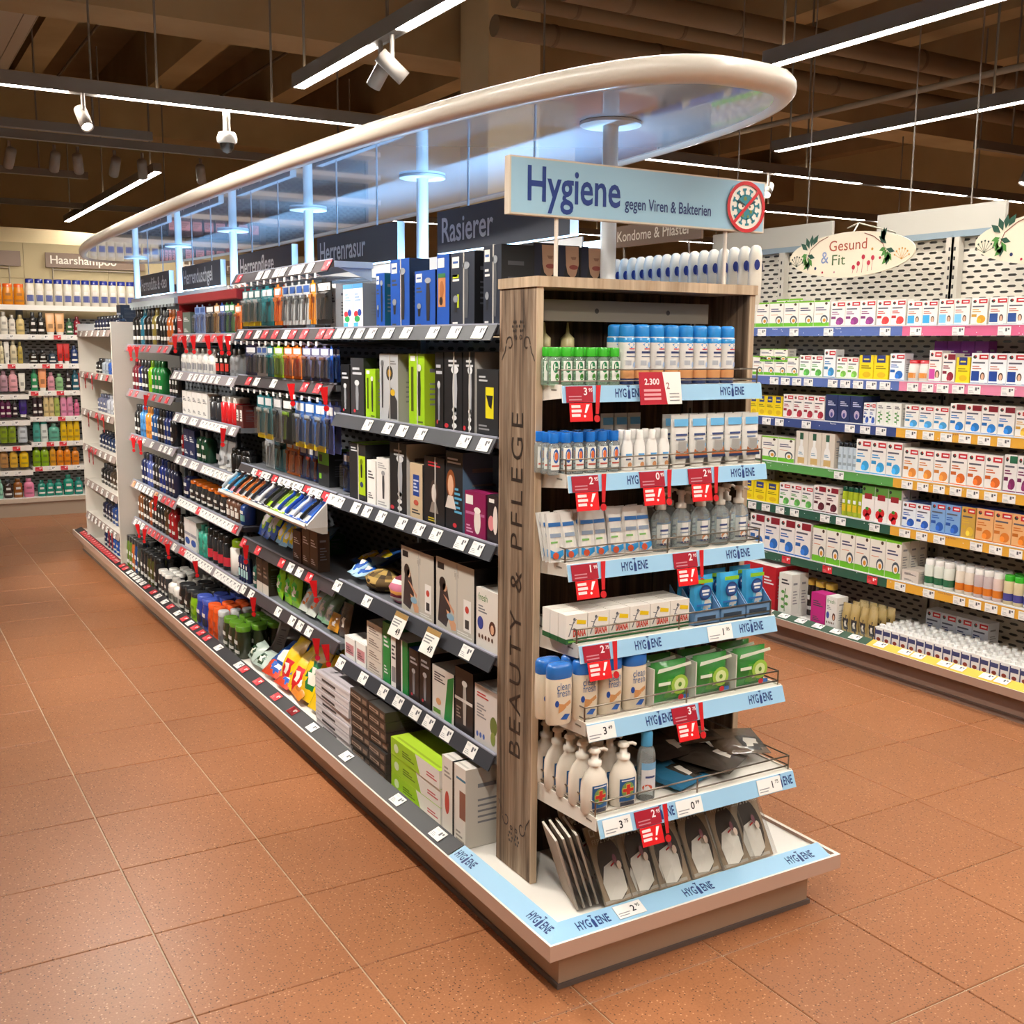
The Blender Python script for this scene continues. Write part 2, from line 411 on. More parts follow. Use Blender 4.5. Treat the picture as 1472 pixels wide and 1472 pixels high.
# ================================================================== THE ROOM
def build_room():
    mb = MB('grout'); mb.box(-7, -6, -0.12, 12, 16, -0.004, (1, 1, 1))
    floor = structure(link('floor', mb.mesh('floor')))
    P = 0.427; G = 0.0022; X0, Y0 = 0.526, -0.031
    t = MB('tile'); h = P / 2 - G; e = 0.0015
    t.face([(-h + e, -h + e, 0), (h - e, -h + e, 0), (h - e, h - e, 0), (-h + e, h - e, 0)], (1, 1, 1))
    for s in range(4):
        c, n = math.cos(s * PI / 2), math.sin(s * PI / 2)
        r = lambda x, y, z: (x * c - y * n, x * n + y * c, z)
        t.face([r(-h, -h, -e), r(h, -h, -e), r(h - e, -h + e, 0), r(-h + e, -h + e, 0)], (1, 1, 1))
        t.face([r(-h, -h, -0.006), r(h, -h, -0.006), r(h, -h, -e), r(-h, -h, -e)], (1, 1, 1))
    tm = t.mesh('tile')
    # the tiles that show largest are pieces of their own, the far rest of the field is one part
    near, rest = [], []
    for i in range(-16, 26):
        for j in range(-13, 37):
            x, y = X0 + (i + 0.5) * P, Y0 + (j + 0.5) * P
            d = Vector((x + 1.344, y + 2.064, -1.6))
            ang = math.atan2(d.x, d.y) - math.radians(30.7)
            under = (0.1 < x < 0.9 and 0.1 < y < 6.6) or x > 3.2
            seen = abs(ang) < math.radians(29) and not under and d.y > 0.2 and -3.4 < x < 3.3 and y < 9
            (near if seen else rest).append((d.length, x, y))
    near.sort()
    rest += near[290:]
    for d, x, y in near[:290]:
        link('tile', tm, floor, (x, y, 0))
    f = MB('tile')
    for d, x, y in rest: f.add(t, Matrix.Translation((x, y, 0)))
    o = link('tile_field', f.mesh('tile_field'), floor); o['kind'] = 'stuff'
    # ceiling slab with long concrete ribs
    mb = MB('concrete'); mb.box(-7, -6, 5.2, 12, 16, 5.35, (1, 1, 1))
    ceil = structure(link('ceiling', mb.mesh('ceiling')))
    rib = MB('concrete'); rib.xprism([(-6, 4.5), (16, 4.5), (16, 5.2), (-6, 5.2)], -0.14, 0.14, (1, 1, 1))
    rm = rib.mesh('ceiling_rib')
    for k in range(-4, 8): structure(link('trim_%d' % (k + 5), rm, None, (1.92 + 1.42 * k, 0, 0)))
    cb = MB('concrete'); cb.box(-7, 0, 3.95, 12, 0.5, 4.5, (1, 1, 1)); cbm = cb.mesh('cross_beam')
    for k, y in enumerate((6.55, 11.5, -2.5)): structure(link('trim_%d' % (k + 20), cbm, None, (0, y, 0)))
    for nm, b in (('wall_back', (-7, 16, 0, 12, 16.2, 5.2)), ('wall_left', (-7.2, -6, 0, -7, 16, 5.2)),
                  ('wall_right', (12, -6, 0, 12.2, 16, 5.2)), ('wall_front', (-7, -6.2, 0, 12, -6, 5.2))):
        mb = MB('wallpaint'); mb.box(*b, (1, 1, 1)); structure(link(nm, mb.mesh(nm)))
    # low partition that carries the hair-care shelves
    mb = MB('wallpaint'); mb.box(-4.5, 9.24, 0, 6.2, 9.40, 2.49, (1, 1, 1))
    part = structure(link('wall_partition', mb.mesh('wall_partition')))
    mb = MB('wallpaint'); mb.box(0, 9.228, 2.165, 0.745, 9.24, 2.485, (1, 1, 1)); pm = mb.mesh('header_panel')
    mb = MB('wallpaint'); mb.box(0, 9.228, 1.80, 0.745, 9.24, 2.158, (1, 1, 1)); pm2 = mb.mesh('header_panel')
    for k in range(-4, 8):
        link('header_panel', pm, part, (0.06 + 0.75 * k, 0, 0)); link('header_panel', pm2, part, (0.06 + 0.75 * k, 0, 0))
    # column
    mb = MB('column'); mb.box(3.2, 6.02, 0, 3.69, 6.5, 5.19, (1, 1, 1)); structure(link('wall_column', mb.mesh('wall_column')))
build_room()

# ================================================================== CEILING TECHNOLOGY
GREY = lin('7a736c')
def led_line(axis, fixed, a0, a1, segs, label, rods):
    """suspended trunking with lit diffusers; axis 'y' or 'x'; fixed = other coordinate"""
    t = empty('linear_lamp', (fixed, a0, 3.0) if axis == 'y' else (a0, fixed, 3.0), 0 if axis == 'y' else -PI / 2)
    tag(t, label, 'ceiling lamp')
    L = a1 - a0
    mb = MB('paint')
    mb.xprism([(0, 0.004), (L, 0.004), (L, 0.07), (0, 0.07)], -0.034, 0.034, GREY)
    for s in (-1, 1): mb.xprism([(0, -0.006), (L, -0.006), (L, 0.01), (0, 0.01)], s * 0.034 - 0.002, s * 0.034 + 0.002, GREY)
    link('housing', mb.mesh('housing'), t)
    for s0, s1 in segs:
        d = MB('led'); d.xprism([(s0 - a0, -0.003), (s1 - a0, -0.003), (s1 - a0, 0.003), (s0 - a0, 0.003)], -0.028, 0.028, (1, 1, 1))
        link('diffuser', d.mesh('diffuser'), t)
        d = MB('added_uplight'); d.face(((-0.02, s0 - a0, 0.0705), (0.02, s0 - a0, 0.0705), (0.02, s1 - a0, 0.0705), (-0.02, s1 - a0, 0.0705)), (1, 1, 1))  # glowing strip added on top of the housing to brighten the ceiling
        link('added_uplight', d.mesh('added_uplight'), t)
    for r in rods:
        d = MB('paint'); d.tube([(0, r - a0, 0.07), (0, r - a0, 1.5)], 0.008, GREY)
        link('suspension_rod', d.mesh('suspension_rod'), t)
    return t
# local +y is the run of the lamp; for axis 'x' the empty is turned so that local y points along world x
led_line('y', 0.88, -4.2, 4.06, [(-4.1, -1.6), (-1.3, 0.4), (0.7, 2.70), (3.05, 4.05)], 'suspended linear lamp above the canopy, running away from the camera', (-2.0, 0.5, 2.85, 3.95))
led_line('y', 2.735, -4.2, 2.31, [(-4.1, -1.3), (-1.0, 2.29)], 'long suspended linear lamp over the right aisle', (-2.0, 0.2, 2.2))
led_line('y', 4.51, -1.5, 4.1, [(-1.4, 4.08)], 'suspended linear lamp beyond the vitamin shelves', (0.5, 2.3, 3.95))
led_line('y', -0.95, -4.2, 4.3, [(-4.1, -1.3), (-1.0, 1.6), (1.9, 4.2)], 'suspended linear lamp over the left aisle', (-2.0, 0.8, 4.0))
led_line('y', 0.94, 7.65, 12.3, [(7.7, 12.25)], 'short bright linear lamp slanting above the hair care wall', (7.9, 10.0, 12.0))
led_line('x', 4.86, -5.0, 8.6, [(-4.9, -2.6), (-2.4, -0.20), (-0.03, 2.4), (3.9, 5.10), (5.28, 6.25), (6.58, 7.65), (7.9, 8.5)], 'long crosswise linear lamp carrying the dome camera', (-3.0, -0.9, 0.3, 1.0, 3.0, 5.6, 7.8))
led_line('x', 6.78, 4.4, 11.0, [(4.5, 6.4), (6.9, 8.45), (8.7, 10.6)], 'distant crosswise linear lamp above the white banners', (4.6, 7.0, 9.0))
led_line('x', 9.9, 2.2, 11.0, [(3.2, 5.2), (5.6, 7.8), (8.2, 10.6)], 'farthest crosswise linear lamp near the back', (3.6, 7.0, 9.0))

def track(y, x0, x1, label):
    t = empty('lighting_track', (x0, y, 3.02)); tag(t, label, 'lighting track')
    mb = MB('paint'); mb.box(0, -0.025, 0, x1 - x0, 0.025, 0.06, lin('6e6660')); link('rail', mb.mesh('rail'), t)
    for r in (0.4, (x1 - x0) - 0.4):
        d = MB('paint'); d.tube([(r, 0, 0.06), (r, 0, 1.4)], 0.008, GREY); link('suspension_rod', d.mesh('suspension_rod'), t)
track(6.33, -3.2, 0.60, 'upper dark lighting track without lamps at left')
track(6.76, -3.2, 2.6, 'dark lighting track holding a row of spotlights')
track(8.6, -3.5, 0.55, 'rear dark lighting track at upper left')
track(3.3, 5.7, 9.5, 'grey lighting track beyond the vitamin shelves at right')
track(2.8, 6.2, 9.5, 'second grey lighting track at the far right')
track(11.0, -3.5, 2.2, 'farthest dark lighting track over the hair care wall')

def spot(loc, aim, label, watt=None, size=58, col='8b8178'):
    loc = Vector(loc); d = (Vector(aim) - loc).normalized()
    t = empty('spotlight', loc); tag(t, label, 'spotlight')
    q = d.to_track_quat('-Z', 'Y').to_euler()
    mb = MB('paint'); mb.lathe([(0.0, 0.075), (0.036, 0.075), (0.036, -0.075), (0.031, -0.075), (0.031, -0.06)], lin(col), 14)
    b = link('lamp_head', mb.mesh('lamp_head'), t, (0, 0, 0), q)
    mb = MB('spotlens'); mb.lathe([(0.0, -0.062), (0.031, -0.0625), (0.0, -0.063)], (1, 1, 1), 12); link('lens', mb.mesh('lens'), b)
    mb = MB('paint'); mb.tube([(0, 0, 0.02), (0, 0, 3.0 - loc.z)], 0.012, lin(col)); link('stem', mb.mesh('stem'), t)
    if watt:
        ld = bpy.data.lights.new('spot_beam', 'SPOT'); ld.energy = watt; ld.color = SPOT_COLOUR
        ld.spot_size = math.radians(size); ld.spot_blend = 0.55; ld.shadow_soft_size = 0.035
        lo = bpy.data.objects.new('spot_beam', ld); COL.objects.link(lo); lo.parent = b; lo.location = (0, 0, -0.09)
W = SPOT_WATT
spot((-0.12, 4.86, 2.86), (0.15, 3.4, 1.2), 'pale cylinder spotlight hanging in the left crosswise lamp', W)
spot((-2.5, 4.86, 2.86), (0.1, 5.6, 0.9), 'added spotlight in the crosswise lamp aimed at the far white unit', W * 4.5, 42)  # out of view, added to brighten the far white unit
spot((-2.44, 4.62, 2.86), (0.1, 3.9, 0.9), 'added spotlight below the crosswise lamp aimed at the fourth bay', W * 2.0, 55)  # out of view, added to brighten the far bays
spot((0.88, 2.93, 2.86), (0.3, 4.2, 1.2), 'tilted spotlight between two lamp segments above the canopy', W * 0.3, col='a09890')
spot((0.88, 2.80, 2.86), (2.9, 2.2, 1.0), 'second tilted spotlight paired above the canopy', W, col='a09890')
spot((5.18, 4.86, 2.86), (3.2, 3.4, 1.0), 'bright spotlight in the crosswise lamp right of the canopy', W)
for i, (x, ax, lb) in enumerate(((-0.30, -0.6, 'leftmost spotlight on the rear track'), (0.0, 0.0, 'upright pale spotlight second on the rear track'),
                              (0.16, 0.7, 'third rear-track spotlight tilted to the right'), (0.42, 0.4, 'upright spotlight fourth on the rear track'),
                              (0.62, 1.2, 'fifth rear-track spotlight tilted outward'), (1.06, 1.8, 'last spotlight on the rear track by the canopy'))):
    spot((x, 6.76, 2.88), (ax, 8.9, 1.1), lb, W * 0.33, 75)
spot((-0.75, 8.6, 2.88), (-0.6, 9.0, 1.0), 'dim spotlight on the track above the hair care wall')
spot((-0.35, 8.6, 2.88), (-0.3, 9.0, 1.0), 'dim upright spotlight beside another above the hair wall')
spot((-0.95, 1.68, 2.86), (0.2, 1.15, 1.0), 'added spotlight in the left aisle lamp aimed at the shaver cartons', W * 1.3, 75)  # unseen spot added to brighten the left shelf face
spot((-0.95, 1.82, 2.86), (0.2, 2.5, 1.1), 'added spotlight in the left aisle lamp aimed at the razors', W * 1.5, 75)  # second unseen spot added for more light on the left face
spot((-0.95, -1.15, 2.86), (0.4, 0.2, 0.8), 'added spotlight in the left aisle lamp aimed at the wooden end unit', W * 0.9)  # unseen spot added to light the end unit from the left
spot((2.735, -1.15, 2.86), (0.6, 0.1, 0.7), 'added spotlight in the right aisle lamp aimed at the wooden end unit', W * 0.8)  # unseen spot added to light the end unit from the right
spot((0.88, 0.55, 2.86), (2.95, 1.4, 0.9), 'added spotlight above the canopy aimed at the vitamin shelves', W * 0.8)  # unseen spot added to light the vitamin shelves
spot((0.88, -1.45, 2.86), (2.95, 0.8, 0.8), 'added near spotlight in the canopy lamp aimed at the vitamin shelves', W * 0.9)  # another unseen spot added as light for the vitamin shelves
spot((6.3, 3.3, 2.88), (5.2, 3.3, 1.0), 'grey spotlight hanging beyond the vitamin shelves')
spot((6.6, 2.8, 2.88), (6.6, 2.8, 1.0), 'upright grey spotlight farthest to the right')

def dome_camera():
    t = empty('dome_camera', (0.71, 4.86, 2.78)); tag(t, 'white dome security camera under the crosswise lamp', 'camera')
    mb = MB('plastic'); mb.lathe([(0.0, 0.09), (0.05, 0.085), (0.062, 0.055), (0.062, 0.03), (0.05, 0.02)], lin('e9e6e0'), 18); link('shell', mb.mesh('shell'), t)
    mb = MB('plastic'); mb.lathe([(0.045, 0.02), (0.04, -0.01), (0.025, -0.03), (0.0, -0.038)], lin('201c1a'), 16); link('lens_dome', mb.mesh('lens_dome'), t)
    mb = MB('paint'); mb.tube([(0, 0, 0.08), (0, 0, 0.22)], 0.022, lin('d8d3ca'), 10); link('bracket', mb.mesh('bracket'), t)
dome_camera()

def pipes():
    for k, (y, z, r, lb) in enumerate(((4.45, 3.95, 0.085, 'nearest'), (5.10, 4.05, 0.07, 'middle'), (5.40, 3.93, 0.08, 'rear'))):
        mb = MB('matte'); mb.tube([(2.9, y, z), (11.9, y, z)], r, lin('7d6a55'), 12)
        for j in range(9):
            mb.tube([(3.4 + j, y, z), (3.43 + j, y, z)], r * 1.06, lin('6c5b49'), 12)
        tag(link('insulated_pipe', mb.mesh('insulated_pipe')), lb + ' of three insulated pipes under the ceiling', 'pipe')
    t = empty('cable_tray', (-0.38, -4, 4.2)); tag(t, 'pale ribbed metal cable tray at the top left', 'cable tray')
    mb = MB('matte')
    for k in range(5): mb.box(k * 0.1, 0, 0.0 + 0.006 * (k % 2), k * 0.1 + 0.098, 19, 0.03, lin('b7aca0'))
    link('tray_floor', mb.mesh('tray_floor'), t)
    mb = MB('matte'); mb.box(-0.01, 0, 0, 0, 19, 0.09, lin('a79c90')); mb.box(0.5, 0, 0, 0.51, 19, 0.09, lin('a79c90')); link('tray_side', mb.mesh('tray_side'), t)
    for j in range(5):
        mb = MB('matte'); mb.tube([(0.25, 2 + 4 * j, 0.03), (0.25, 2 + 4 * j, 0.95)], 0.01, lin('6d645a')); link('suspension_rod', mb.mesh('suspension_rod'), t)
    for k, (x, z, lb) in enumerate(((0.75, 4.42, 'thin conduit running beside the cable tray'), (2.55, 4.44, 'thin conduit along a ceiling rib'), (4.9, 3.3, 'pale sprinkler pipe hanging below the ceiling at right'))):
        mb = MB('matte'); mb.tube([(x, -4, z), (x, 12, z)], 0.022 if k == 2 else 0.014, lin('8a7f72' if k == 2 else '5c4c3c'), 8)
        o = link('conduit', mb.mesh('conduit')); tag(o, lb, 'conduit')
pipes()

# ================================================================== SHELVING
def perforated(w, z0, z1, col, pitch=0.0745, row=0.0255, hw=0.025, hh=0.0058, back=None):
    """thin sheet with real staggered slots, local x 0..w, at y = 0"""
    mb = MB('paint')
    nr = max(1, int((z1 - z0) / row)); nc = int(w / pitch); rw = (z1 - z0) / nr; cw = w / (nc + 0.5)
    for j in range(nr):
        zb = z0 + j * rw; zm = zb + rw / 2; sh = 0.5 * cw * (j % 2)
        if j % 2: mb.face(((0, 0, zb), (sh, 0, zb), (sh, 0, zb + rw), (0, 0, zb + rw)), col)
        else: mb.face(((nc * cw, 0, zb), (w, 0, zb), (w, 0, zb + rw), (nc * cw, 0, zb + rw)), col)
        for i in range(nc):
            a = sh + i * cw; b = a + cw; m = (a + b) / 2
            L = (m - hw, 0, zm); R = (m + hw, 0, zm); q = hw * 0.62
            T0, T1, B0, B1 = (m - q, 0, zm + hh), (m + q, 0, zm + hh), (m - q, 0, zm - hh), (m + q, 0, zm - hh)
            p, s, u, v = (a, 0, zb), (b, 0, zb), (b, 0, zb + rw), (a, 0, zb + rw)
            mb.face((p, s, B1, B0), col); mb.face((T0, T1, u, v), col)
            mb.face((p, B0, L), col); mb.face((L, T0, v), col); mb.face((p, L, v), col)
            mb.face((s, R, B1), col); mb.face((R, u, T1), col); mb.face((s, u, R), col)
    mb.box(0, 0.012, z0, w, 0.016, z1, back or lin('24252a'))
    return mb

def tag_mesh(bg, ink, w=0.064, h=0.038, big=False):
    mb = MB('card')
    mb.box(-w / 2, -0.0012, -h / 2, w / 2, 0, h / 2, lin(bg))
    p = lambda u, v: (u * w, -0.0016, v * h)
    rect(mb, p, 0.08, -0.06, 0.22, 0.32, lin(ink)); rect(mb, p, 0.27, 0.12, 0.40, 0.32, lin(ink))
    for k in range(3): rect(mb, p, -0.42, -0.36 + 0.13 * k, 0.0 - 0.06 * k, -0.32 + 0.13 * k, lin('9a9aa0') if bg != 'd5323c' else lin('e09a9a'))
    rect(mb, p, -0.42, 0.22, -0.1, 0.40, lin('dededc' if bg != 'd5323c' else 'b82632'))
    return mb.mesh('price_tag')
TAGS = {'w': tag_mesh('f1efeb', '5c5c62'), 'r': tag_mesh('d5323c', 'ffe9e9'), 'g': tag_mesh('bfe08a', '3c5a20'), 'o': tag_mesh('f6a877', '5a3a20')}
def wobbler_mesh():
    """red paper exclamation mark on a clear strip"""
    mb = MB('card'); red = lin('bd0f17')
    pts = [(-0.019, 0.0), (0.019, 0.0), (0.009, -0.072), (-0.006, -0.072)]
    mb.face([(x, -0.0008, z) for x, z in reversed(pts)], red); mb.face([(x, 0.0008, z) for x, z in pts], red)
    d = [(0.002 + 0.0125 * math.cos(2 * PI * k / 12), -0.087 + 0.0125 * math.sin(2 * PI * k / 12)) for k in range(12)]
    mb.face([(x, -0.0008, z) for x, z in d], red); mb.face([(x, 0.0008, z) for x, z in reversed(d)], red)
    q = [(-0.024, 0.002), (0.026, 0.002), (0.02, -0.103), (-0.012, -0.103)]
    mb.face([(x, 0.0014, z) for x, z in reversed(q)], lin('f3a9a9'), 'clear')
    return mb.mesh('promo_wobbler')
WOB = wobbler_mesh()

def shelf_part(root, z, w, depth, rail, board='63666c', tilt=0.022, rh=0.040, deco=None, thick=0.022):
    mb = MB('paint')
    mb.box(0.004, 0.002, z - thick, w - 0.004, depth, z, lin(board), bottom=lin(board))
    for x in (0.004, w - 0.02): mb.xprism([(0.02, z - thick), (depth, z - thick - 0.045), (depth, z - thick)], x, x + 0.004, lin(board))
    sh = link('shelf', mb.mesh('shelf'), root)
    mb = MB('paint'); c = lin(rail)
    mb.xprism([(0.0, z + 0.002), (-tilt, z + 0.002 - rh), (-tilt - 0.004, z - rh + 0.003), (-0.003, z + 0.006)], 0.006, w - 0.006, c)
    mb.box(0.006, -0.004, z + 0.003, w - 0.006, 0.006, z + 0.008, lin('9a9eb0') if deco is None else lin('d9dade'))
    rl = link('price_rail', mb.mesh('price_rail'), sh)
    return sh
def put_tag(sh, kind, lx, z, tilt=0.022, rh=0.040, mesh=None):
    a = math.atan2(tilt, rh)
    return link('price_tag', mesh or TAGS[kind], sh, (lx, -tilt * 0.5 - 0.0055, z - rh * 0.5 + 0.004), (-a, 0, 0))
def put_wobbler(sh, lx, z, rz=0.0, tiltz=0.0):
    o = link('promo_wobbler', WOB, sh, (lx, -0.040, z - 0.006), (0.0, tiltz, 0.75)); o.scale = (0.85, 1, 0.88)
    return o

def shelving_unit(label, loc, rz, w, depth, z_back, shelves, colour='7b8088', back=True, rail='4b4e57', hooks=(), group=None, upr='6b6f75', tilt=0.022, rh=0.040, holes=True):
    root = empty('shelving_unit', loc, rz); tag(root, label, 'shelving')
    if back:
        mb = perforated(w, 0.16, z_back, lin(colour)) if holes else MB('paint')
        if not holes: mb.box(0, 0, 0.16, w, 0.012, z_back, lin(colour))
        link('back_panel', mb.mesh('back_panel'), root, (0, depth + 0.004, 0))
    for x in (0.0, w - 0.03):
        mb = MB('paint'); mb.box(x, depth - 0.018, 0.152, x + 0.03, depth + 0.003, z_back, lin(upr))
        zz = 0.3
        while zz < z_back - 0.05:
            mb.box(x + 0.011, depth - 0.0185, zz, x + 0.019, depth - 0.0178, zz + 0.018, lin('1d1d20')); zz += 0.05
        link('upright', mb.mesh('upright'), root)
    out = {}
    for key, z, rl, spec, wobs in shelves:
        sh = shelf_part(root, z, w, depth - 0.02 if key != '0' else 0.15, rl or rail, tilt=tilt, rh=rh, board='63666c' if key != '0' else 'cfdae2')
        if isinstance(spec, str):
            n = len(spec)
            for i, ch in enumerate(spec):
                if ch in TAGS: put_tag(sh, ch, 0.04 + (w - 0.08) * (i + 0.5) / n, z, tilt, rh)
        else:
            for ch, a in spec: put_tag(sh, ch, a, z, tilt, rh)
        for a in wobs: put_wobbler(sh, a, z, tiltz=random.uniform(-0.15, 0.15))
        out[key] = sh
    return root, out

# ================================================================== MAIN GONDOLA
YB = [0.49, 1.66, 2.83, 4.00, 5.17]        # bay boundaries along the gondola
PINK = 'c4a492'
def gondola_base(label, x0, x1, y0, y1, end_blue):
    t = empty('gondola_base', (x0, y0, 0)); tag(t, label, 'shelf base')
    W, L = x1 - x0, y1 - y0
    mb = MB('paint'); mb.box(0.065, 0.06, 0.012, W - 0.065, L - 0.06, 0.12, lin('b59c86')); 
    mb.box(0.058, 0.053, 0.0, W - 0.058, L - 0.053, 0.012, lin('6a5f5a')); link('plinth', mb.mesh('plinth'), t)
    mb = MB('paint')
    for (a, b, c, d) in ((0, 0, 0.012, L), (W - 0.012, 0, W, L), (0.012, 0, W - 0.012, 0.012), (0.012, L - 0.012, W - 0.012, L)):
        mb.box(a, b, 0.118, c, d, 0.16, lin(PINK), top=lin('efe9e0'))
    link('rim', mb.mesh('rim'), t)
    mb = MB('paint'); mb.box(0.012, 0.012, 0.12, W - 0.012, L - 0.012, 0.15, lin('f1ede6')); link('deck', mb.mesh('deck'), t)
    return t
base = gondola_base('low pinkish plinth under the long middle gondola', 0.0, 0.99, 0.0, 6.83, True)
def rim_strip(root, name, p0, p1, inward, col, words=(), m0=0.0, m1=0.0):
    """sloping price strip along the rim from p0 to p1 (xy), inward = unit vector; words = offsets along it"""
    p0, p1, inward = Vector((*p0, 0)), Vector((*p1, 0)), Vector((*inward, 0))
    L = (p1 - p0).length; d = (p1 - p0).normalized()
    a = lambda u, v, k=0.0: tuple(p0 + d * u + inward * (0.006 + 0.052 * v) + Vector((0, 0, 0.1605 + 0.020 * v + k)))
    mb = MB('card')
    mb.face((a(0, 0), a(L, 0), a(L - m1, 1), a(m0, 1)), lin(col)); mb.face((a(m0, 1), a(L - m1, 1), a(L - m1, 1, -0.03), a(m0, 1, -0.03)), lin('e9e6e0'))
    mb.face((a(0, 0), a(0, 0, -0.006), a(L, 0, -0.006), a(L, 0)), lin('e9e6e0'))
    for off in (words or ()):
        hygiene_word(mb, lambda u, v: a(off + u, 0.24 + v / 0.0557, 0.0008), 0.026, lin('1d3a78'))
    return link(name, mb.mesh(name), root), a
BLUE = '9cc9e8'
# left side of the end (reads from far to near), then the front edge
ls, la = rim_strip(base, 'price_strip', (0.0, 0.545), (0.0, 0.006), (1, 0), BLUE, (0.01, 0.40), 0.0, 0.052)
fs, fa = rim_strip(base, 'price_strip', (0.006, 0.0), (0.955, 0.0), (0, 1), BLUE, (0.09, 0.43, 0.80), 0.052, 0.0)
ds, da = rim_strip(base, 'price_strip', (0.0, 6.78), (0.0, 0.55), (1, 0), '2a2b30', None)

def rim_tag(a, strip, u, kind, w=0.06, mesh=None, root=base):
    p = Vector(a(u, 0.5, 0.0014)); q = Vector(a(u + 0.01, 0.5, 0.0014)); r = Vector(a(u, 0.6, 0.0014))
    ux = (q - p).normalized(); uz = (r - p).normalized(); uy = uz.cross(ux)
    o = link('price_tag', mesh or TAGS[kind], strip)
    o.matrix_local = Matrix(((ux.x, uy.x, uz.x, p.x), (ux.y, uy.y, uz.y, p.y), (ux.z, uy.z, uz.z, p.z), (0, 0, 0, 1)))
    return o
for kind, y in RIM_TAGS: rim_tag(da, ds, 6.78 - y, kind)

def number_tag(txt, sup, bg='f3f1ee', ink='2b2b30', w=0.085, h=0.040):
    mb = MB('card'); mb.box(-w / 2, -0.0012, -h / 2, w / 2, 0, h / 2, lin(bg))
    p = lambda u, v: (u, -0.0016, v)
    write(mb, txt, 0.026, lin(ink), lambda u, v: p(0.004 + u, -0.008 + v), bold=0.02)
    write(mb, sup, 0.013, lin(ink), lambda u, v: p(0.021 + u, 0.002 + v), bold=0.02)
    for k in range(2): rect(mb, p, -0.038, -0.014 + 0.007 * k, -0.008 + 0.006 * k, -0.0115 + 0.007 * k, lin('9a9a9e'))
    return mb.mesh('price_tag')
def promo_tag_mesh(txt, sup):
    """dark red price card, brighter offer card below it and a red exclamation mark at its right"""
    mb = MB('card'); dr, br = lin('a3122b'), lin('e0161d')
    mb.box(-0.045, -0.0015, -0.020, 0.035, 0, 0.020, dr)
    p = lambda u, v: (u, -0.002, v)
    write(mb, txt, 0.026, lin('f7e9ea'), lambda u, v: p(0.006 + u, -0.002 + v), bold=0.02)
    write(mb, sup, 0.012, lin('f7e9ea'), lambda u, v: p(0.022 + u, 0.006 + v), bold=0.02)
    for k in range(2): rect(mb, p, -0.038, -0.015 + 0.008 * k, 0.0, -0.012 + 0.008 * k, lin('c98a94'))
    mb.box(-0.038, -0.0025, -0.068, 0.030, -0.0012, -0.0215, br)
    q = lambda u, v: (u, -0.003, v)
    for k, w in enumerate((0.026, 0.030, 0.027)): rect(mb, q, -0.033, -0.056 + 0.011 * k, -0.033 + w, -0.049 + 0.011 * k, lin('f6e3e3'))
    mb.face([q(0.006, -0.047), q(0.011, -0.047), q(0.022, -0.026), q(0.012, -0.026)], lin('fff4f4')); disc(mb, q, 0.006, -0.055, 0.0035, 0.0035, lin('fff4f4'), 8)
    r = lambda u, v: (u, -0.0008, v)
    mb.face([r(0.040, -0.05), r(0.050, -0.05), r(0.062, 0.022), r(0.047, 0.022)], lin('c4131b')); disc(mb, r, 0.044, -0.062, 0.0095, 0.0095, lin('c4131b'), 10)
    return mb.mesh('promo_tag')
rim_tag(fa, fs, 0.255, 'w', mesh=number_tag('2', '95'))

# ------------------------------------------------------------------ bays on the left side
for key, z_back, rail, shelves in BAYS_LEFT:
    k = {'M1': 0, 'M2': 1, 'M3': 2, 'M4': 3}[key]
    nm = {'M1': 'nearest bay of the long gondola, under the sign Rasierer', 'M2': 'second bay of the long gondola, under the sign Herrenrasur',
          'M3': 'third bay of the long gondola, under the sign Herrenpflege', 'M4': 'fourth bay of the long gondola, under the sign Herrenduschgel'}[key]
    yf = YB[k + 1]
    conv = [(s, z, rl, [(c, yf - y) for c, y in tg] if not isinstance(tg, str) else tg, [yf - y for y in wb]) for s, z, rl, tg, wb in shelves]
    UNIT = shelving_unit(nm, (0.13, yf, 0), -PI / 2, 1.17, 0.34, z_back, conv, rail=rail)
    if key == 'M2': M2_ROOT, M2_SH = UNIT
    if key == 'M1': M1_ROOT, M1_SH = UNIT
# gold-edged offer cards on the fourth shelf of the nearest bay
def offer_card():
    mb = MB('card'); mb.box(-0.045, -0.0015, -0.05, 0.045, 0, 0.03, lin('f2efe8'))
    p = lambda u, v: (u, -0.002, v)
    rect(mb, p, -0.045, 0.014, 0.045, 0.03, lin('a5824a'))
    for k in range(3): rect(mb, p, -0.038, 0.002 - 0.009 * k, 0.02 - 0.008 * k, 0.006 - 0.009 * k, lin('8a8a8c'))
    write(mb, '49', 0.03, lin('2b2b2e'), lambda u, v: p(0.002 + u, -0.04 + v), bold=0.02)
    return mb.mesh('offer_card')
oc = offer_card()
for y in (1.06, 0.83):
    link('offer_card', oc, M1_SH['4'], (1.66 - y, -0.035, 0.715), (-0.45, 0, 0))

# peg hooks of the second bay: chrome prongs from a cross bar
def hook_row(root, z, xs, name='peg_bar'):
    mb = MB('paint'); mb.box(0.02, 0.30, z - 0.012, 1.15, 0.316, z + 0.012, lin('9a9ea5')); bar = link('peg_bar', mb.mesh('peg_bar'), root)
    hk = MB('metal'); hk.tube([(0, 0.30, 0), (0, -0.03, 0.0), (0, -0.048, 0.008)], 0.0025, lin('d8dadd'), 5)
    hk.box(-0.010, -0.052, -0.006, 0.010, -0.050, 0.010, lin('e9eaec'), 'plastic')
    hm = hk.mesh('peg_hook')
    for x in xs: link('peg_hook', hm, bar, (x, 0, z))
for z in (1.832, 1.592, 1.392): hook_row(M2_ROOT, z, [0.05 + 0.082 * i for i in range(14)])

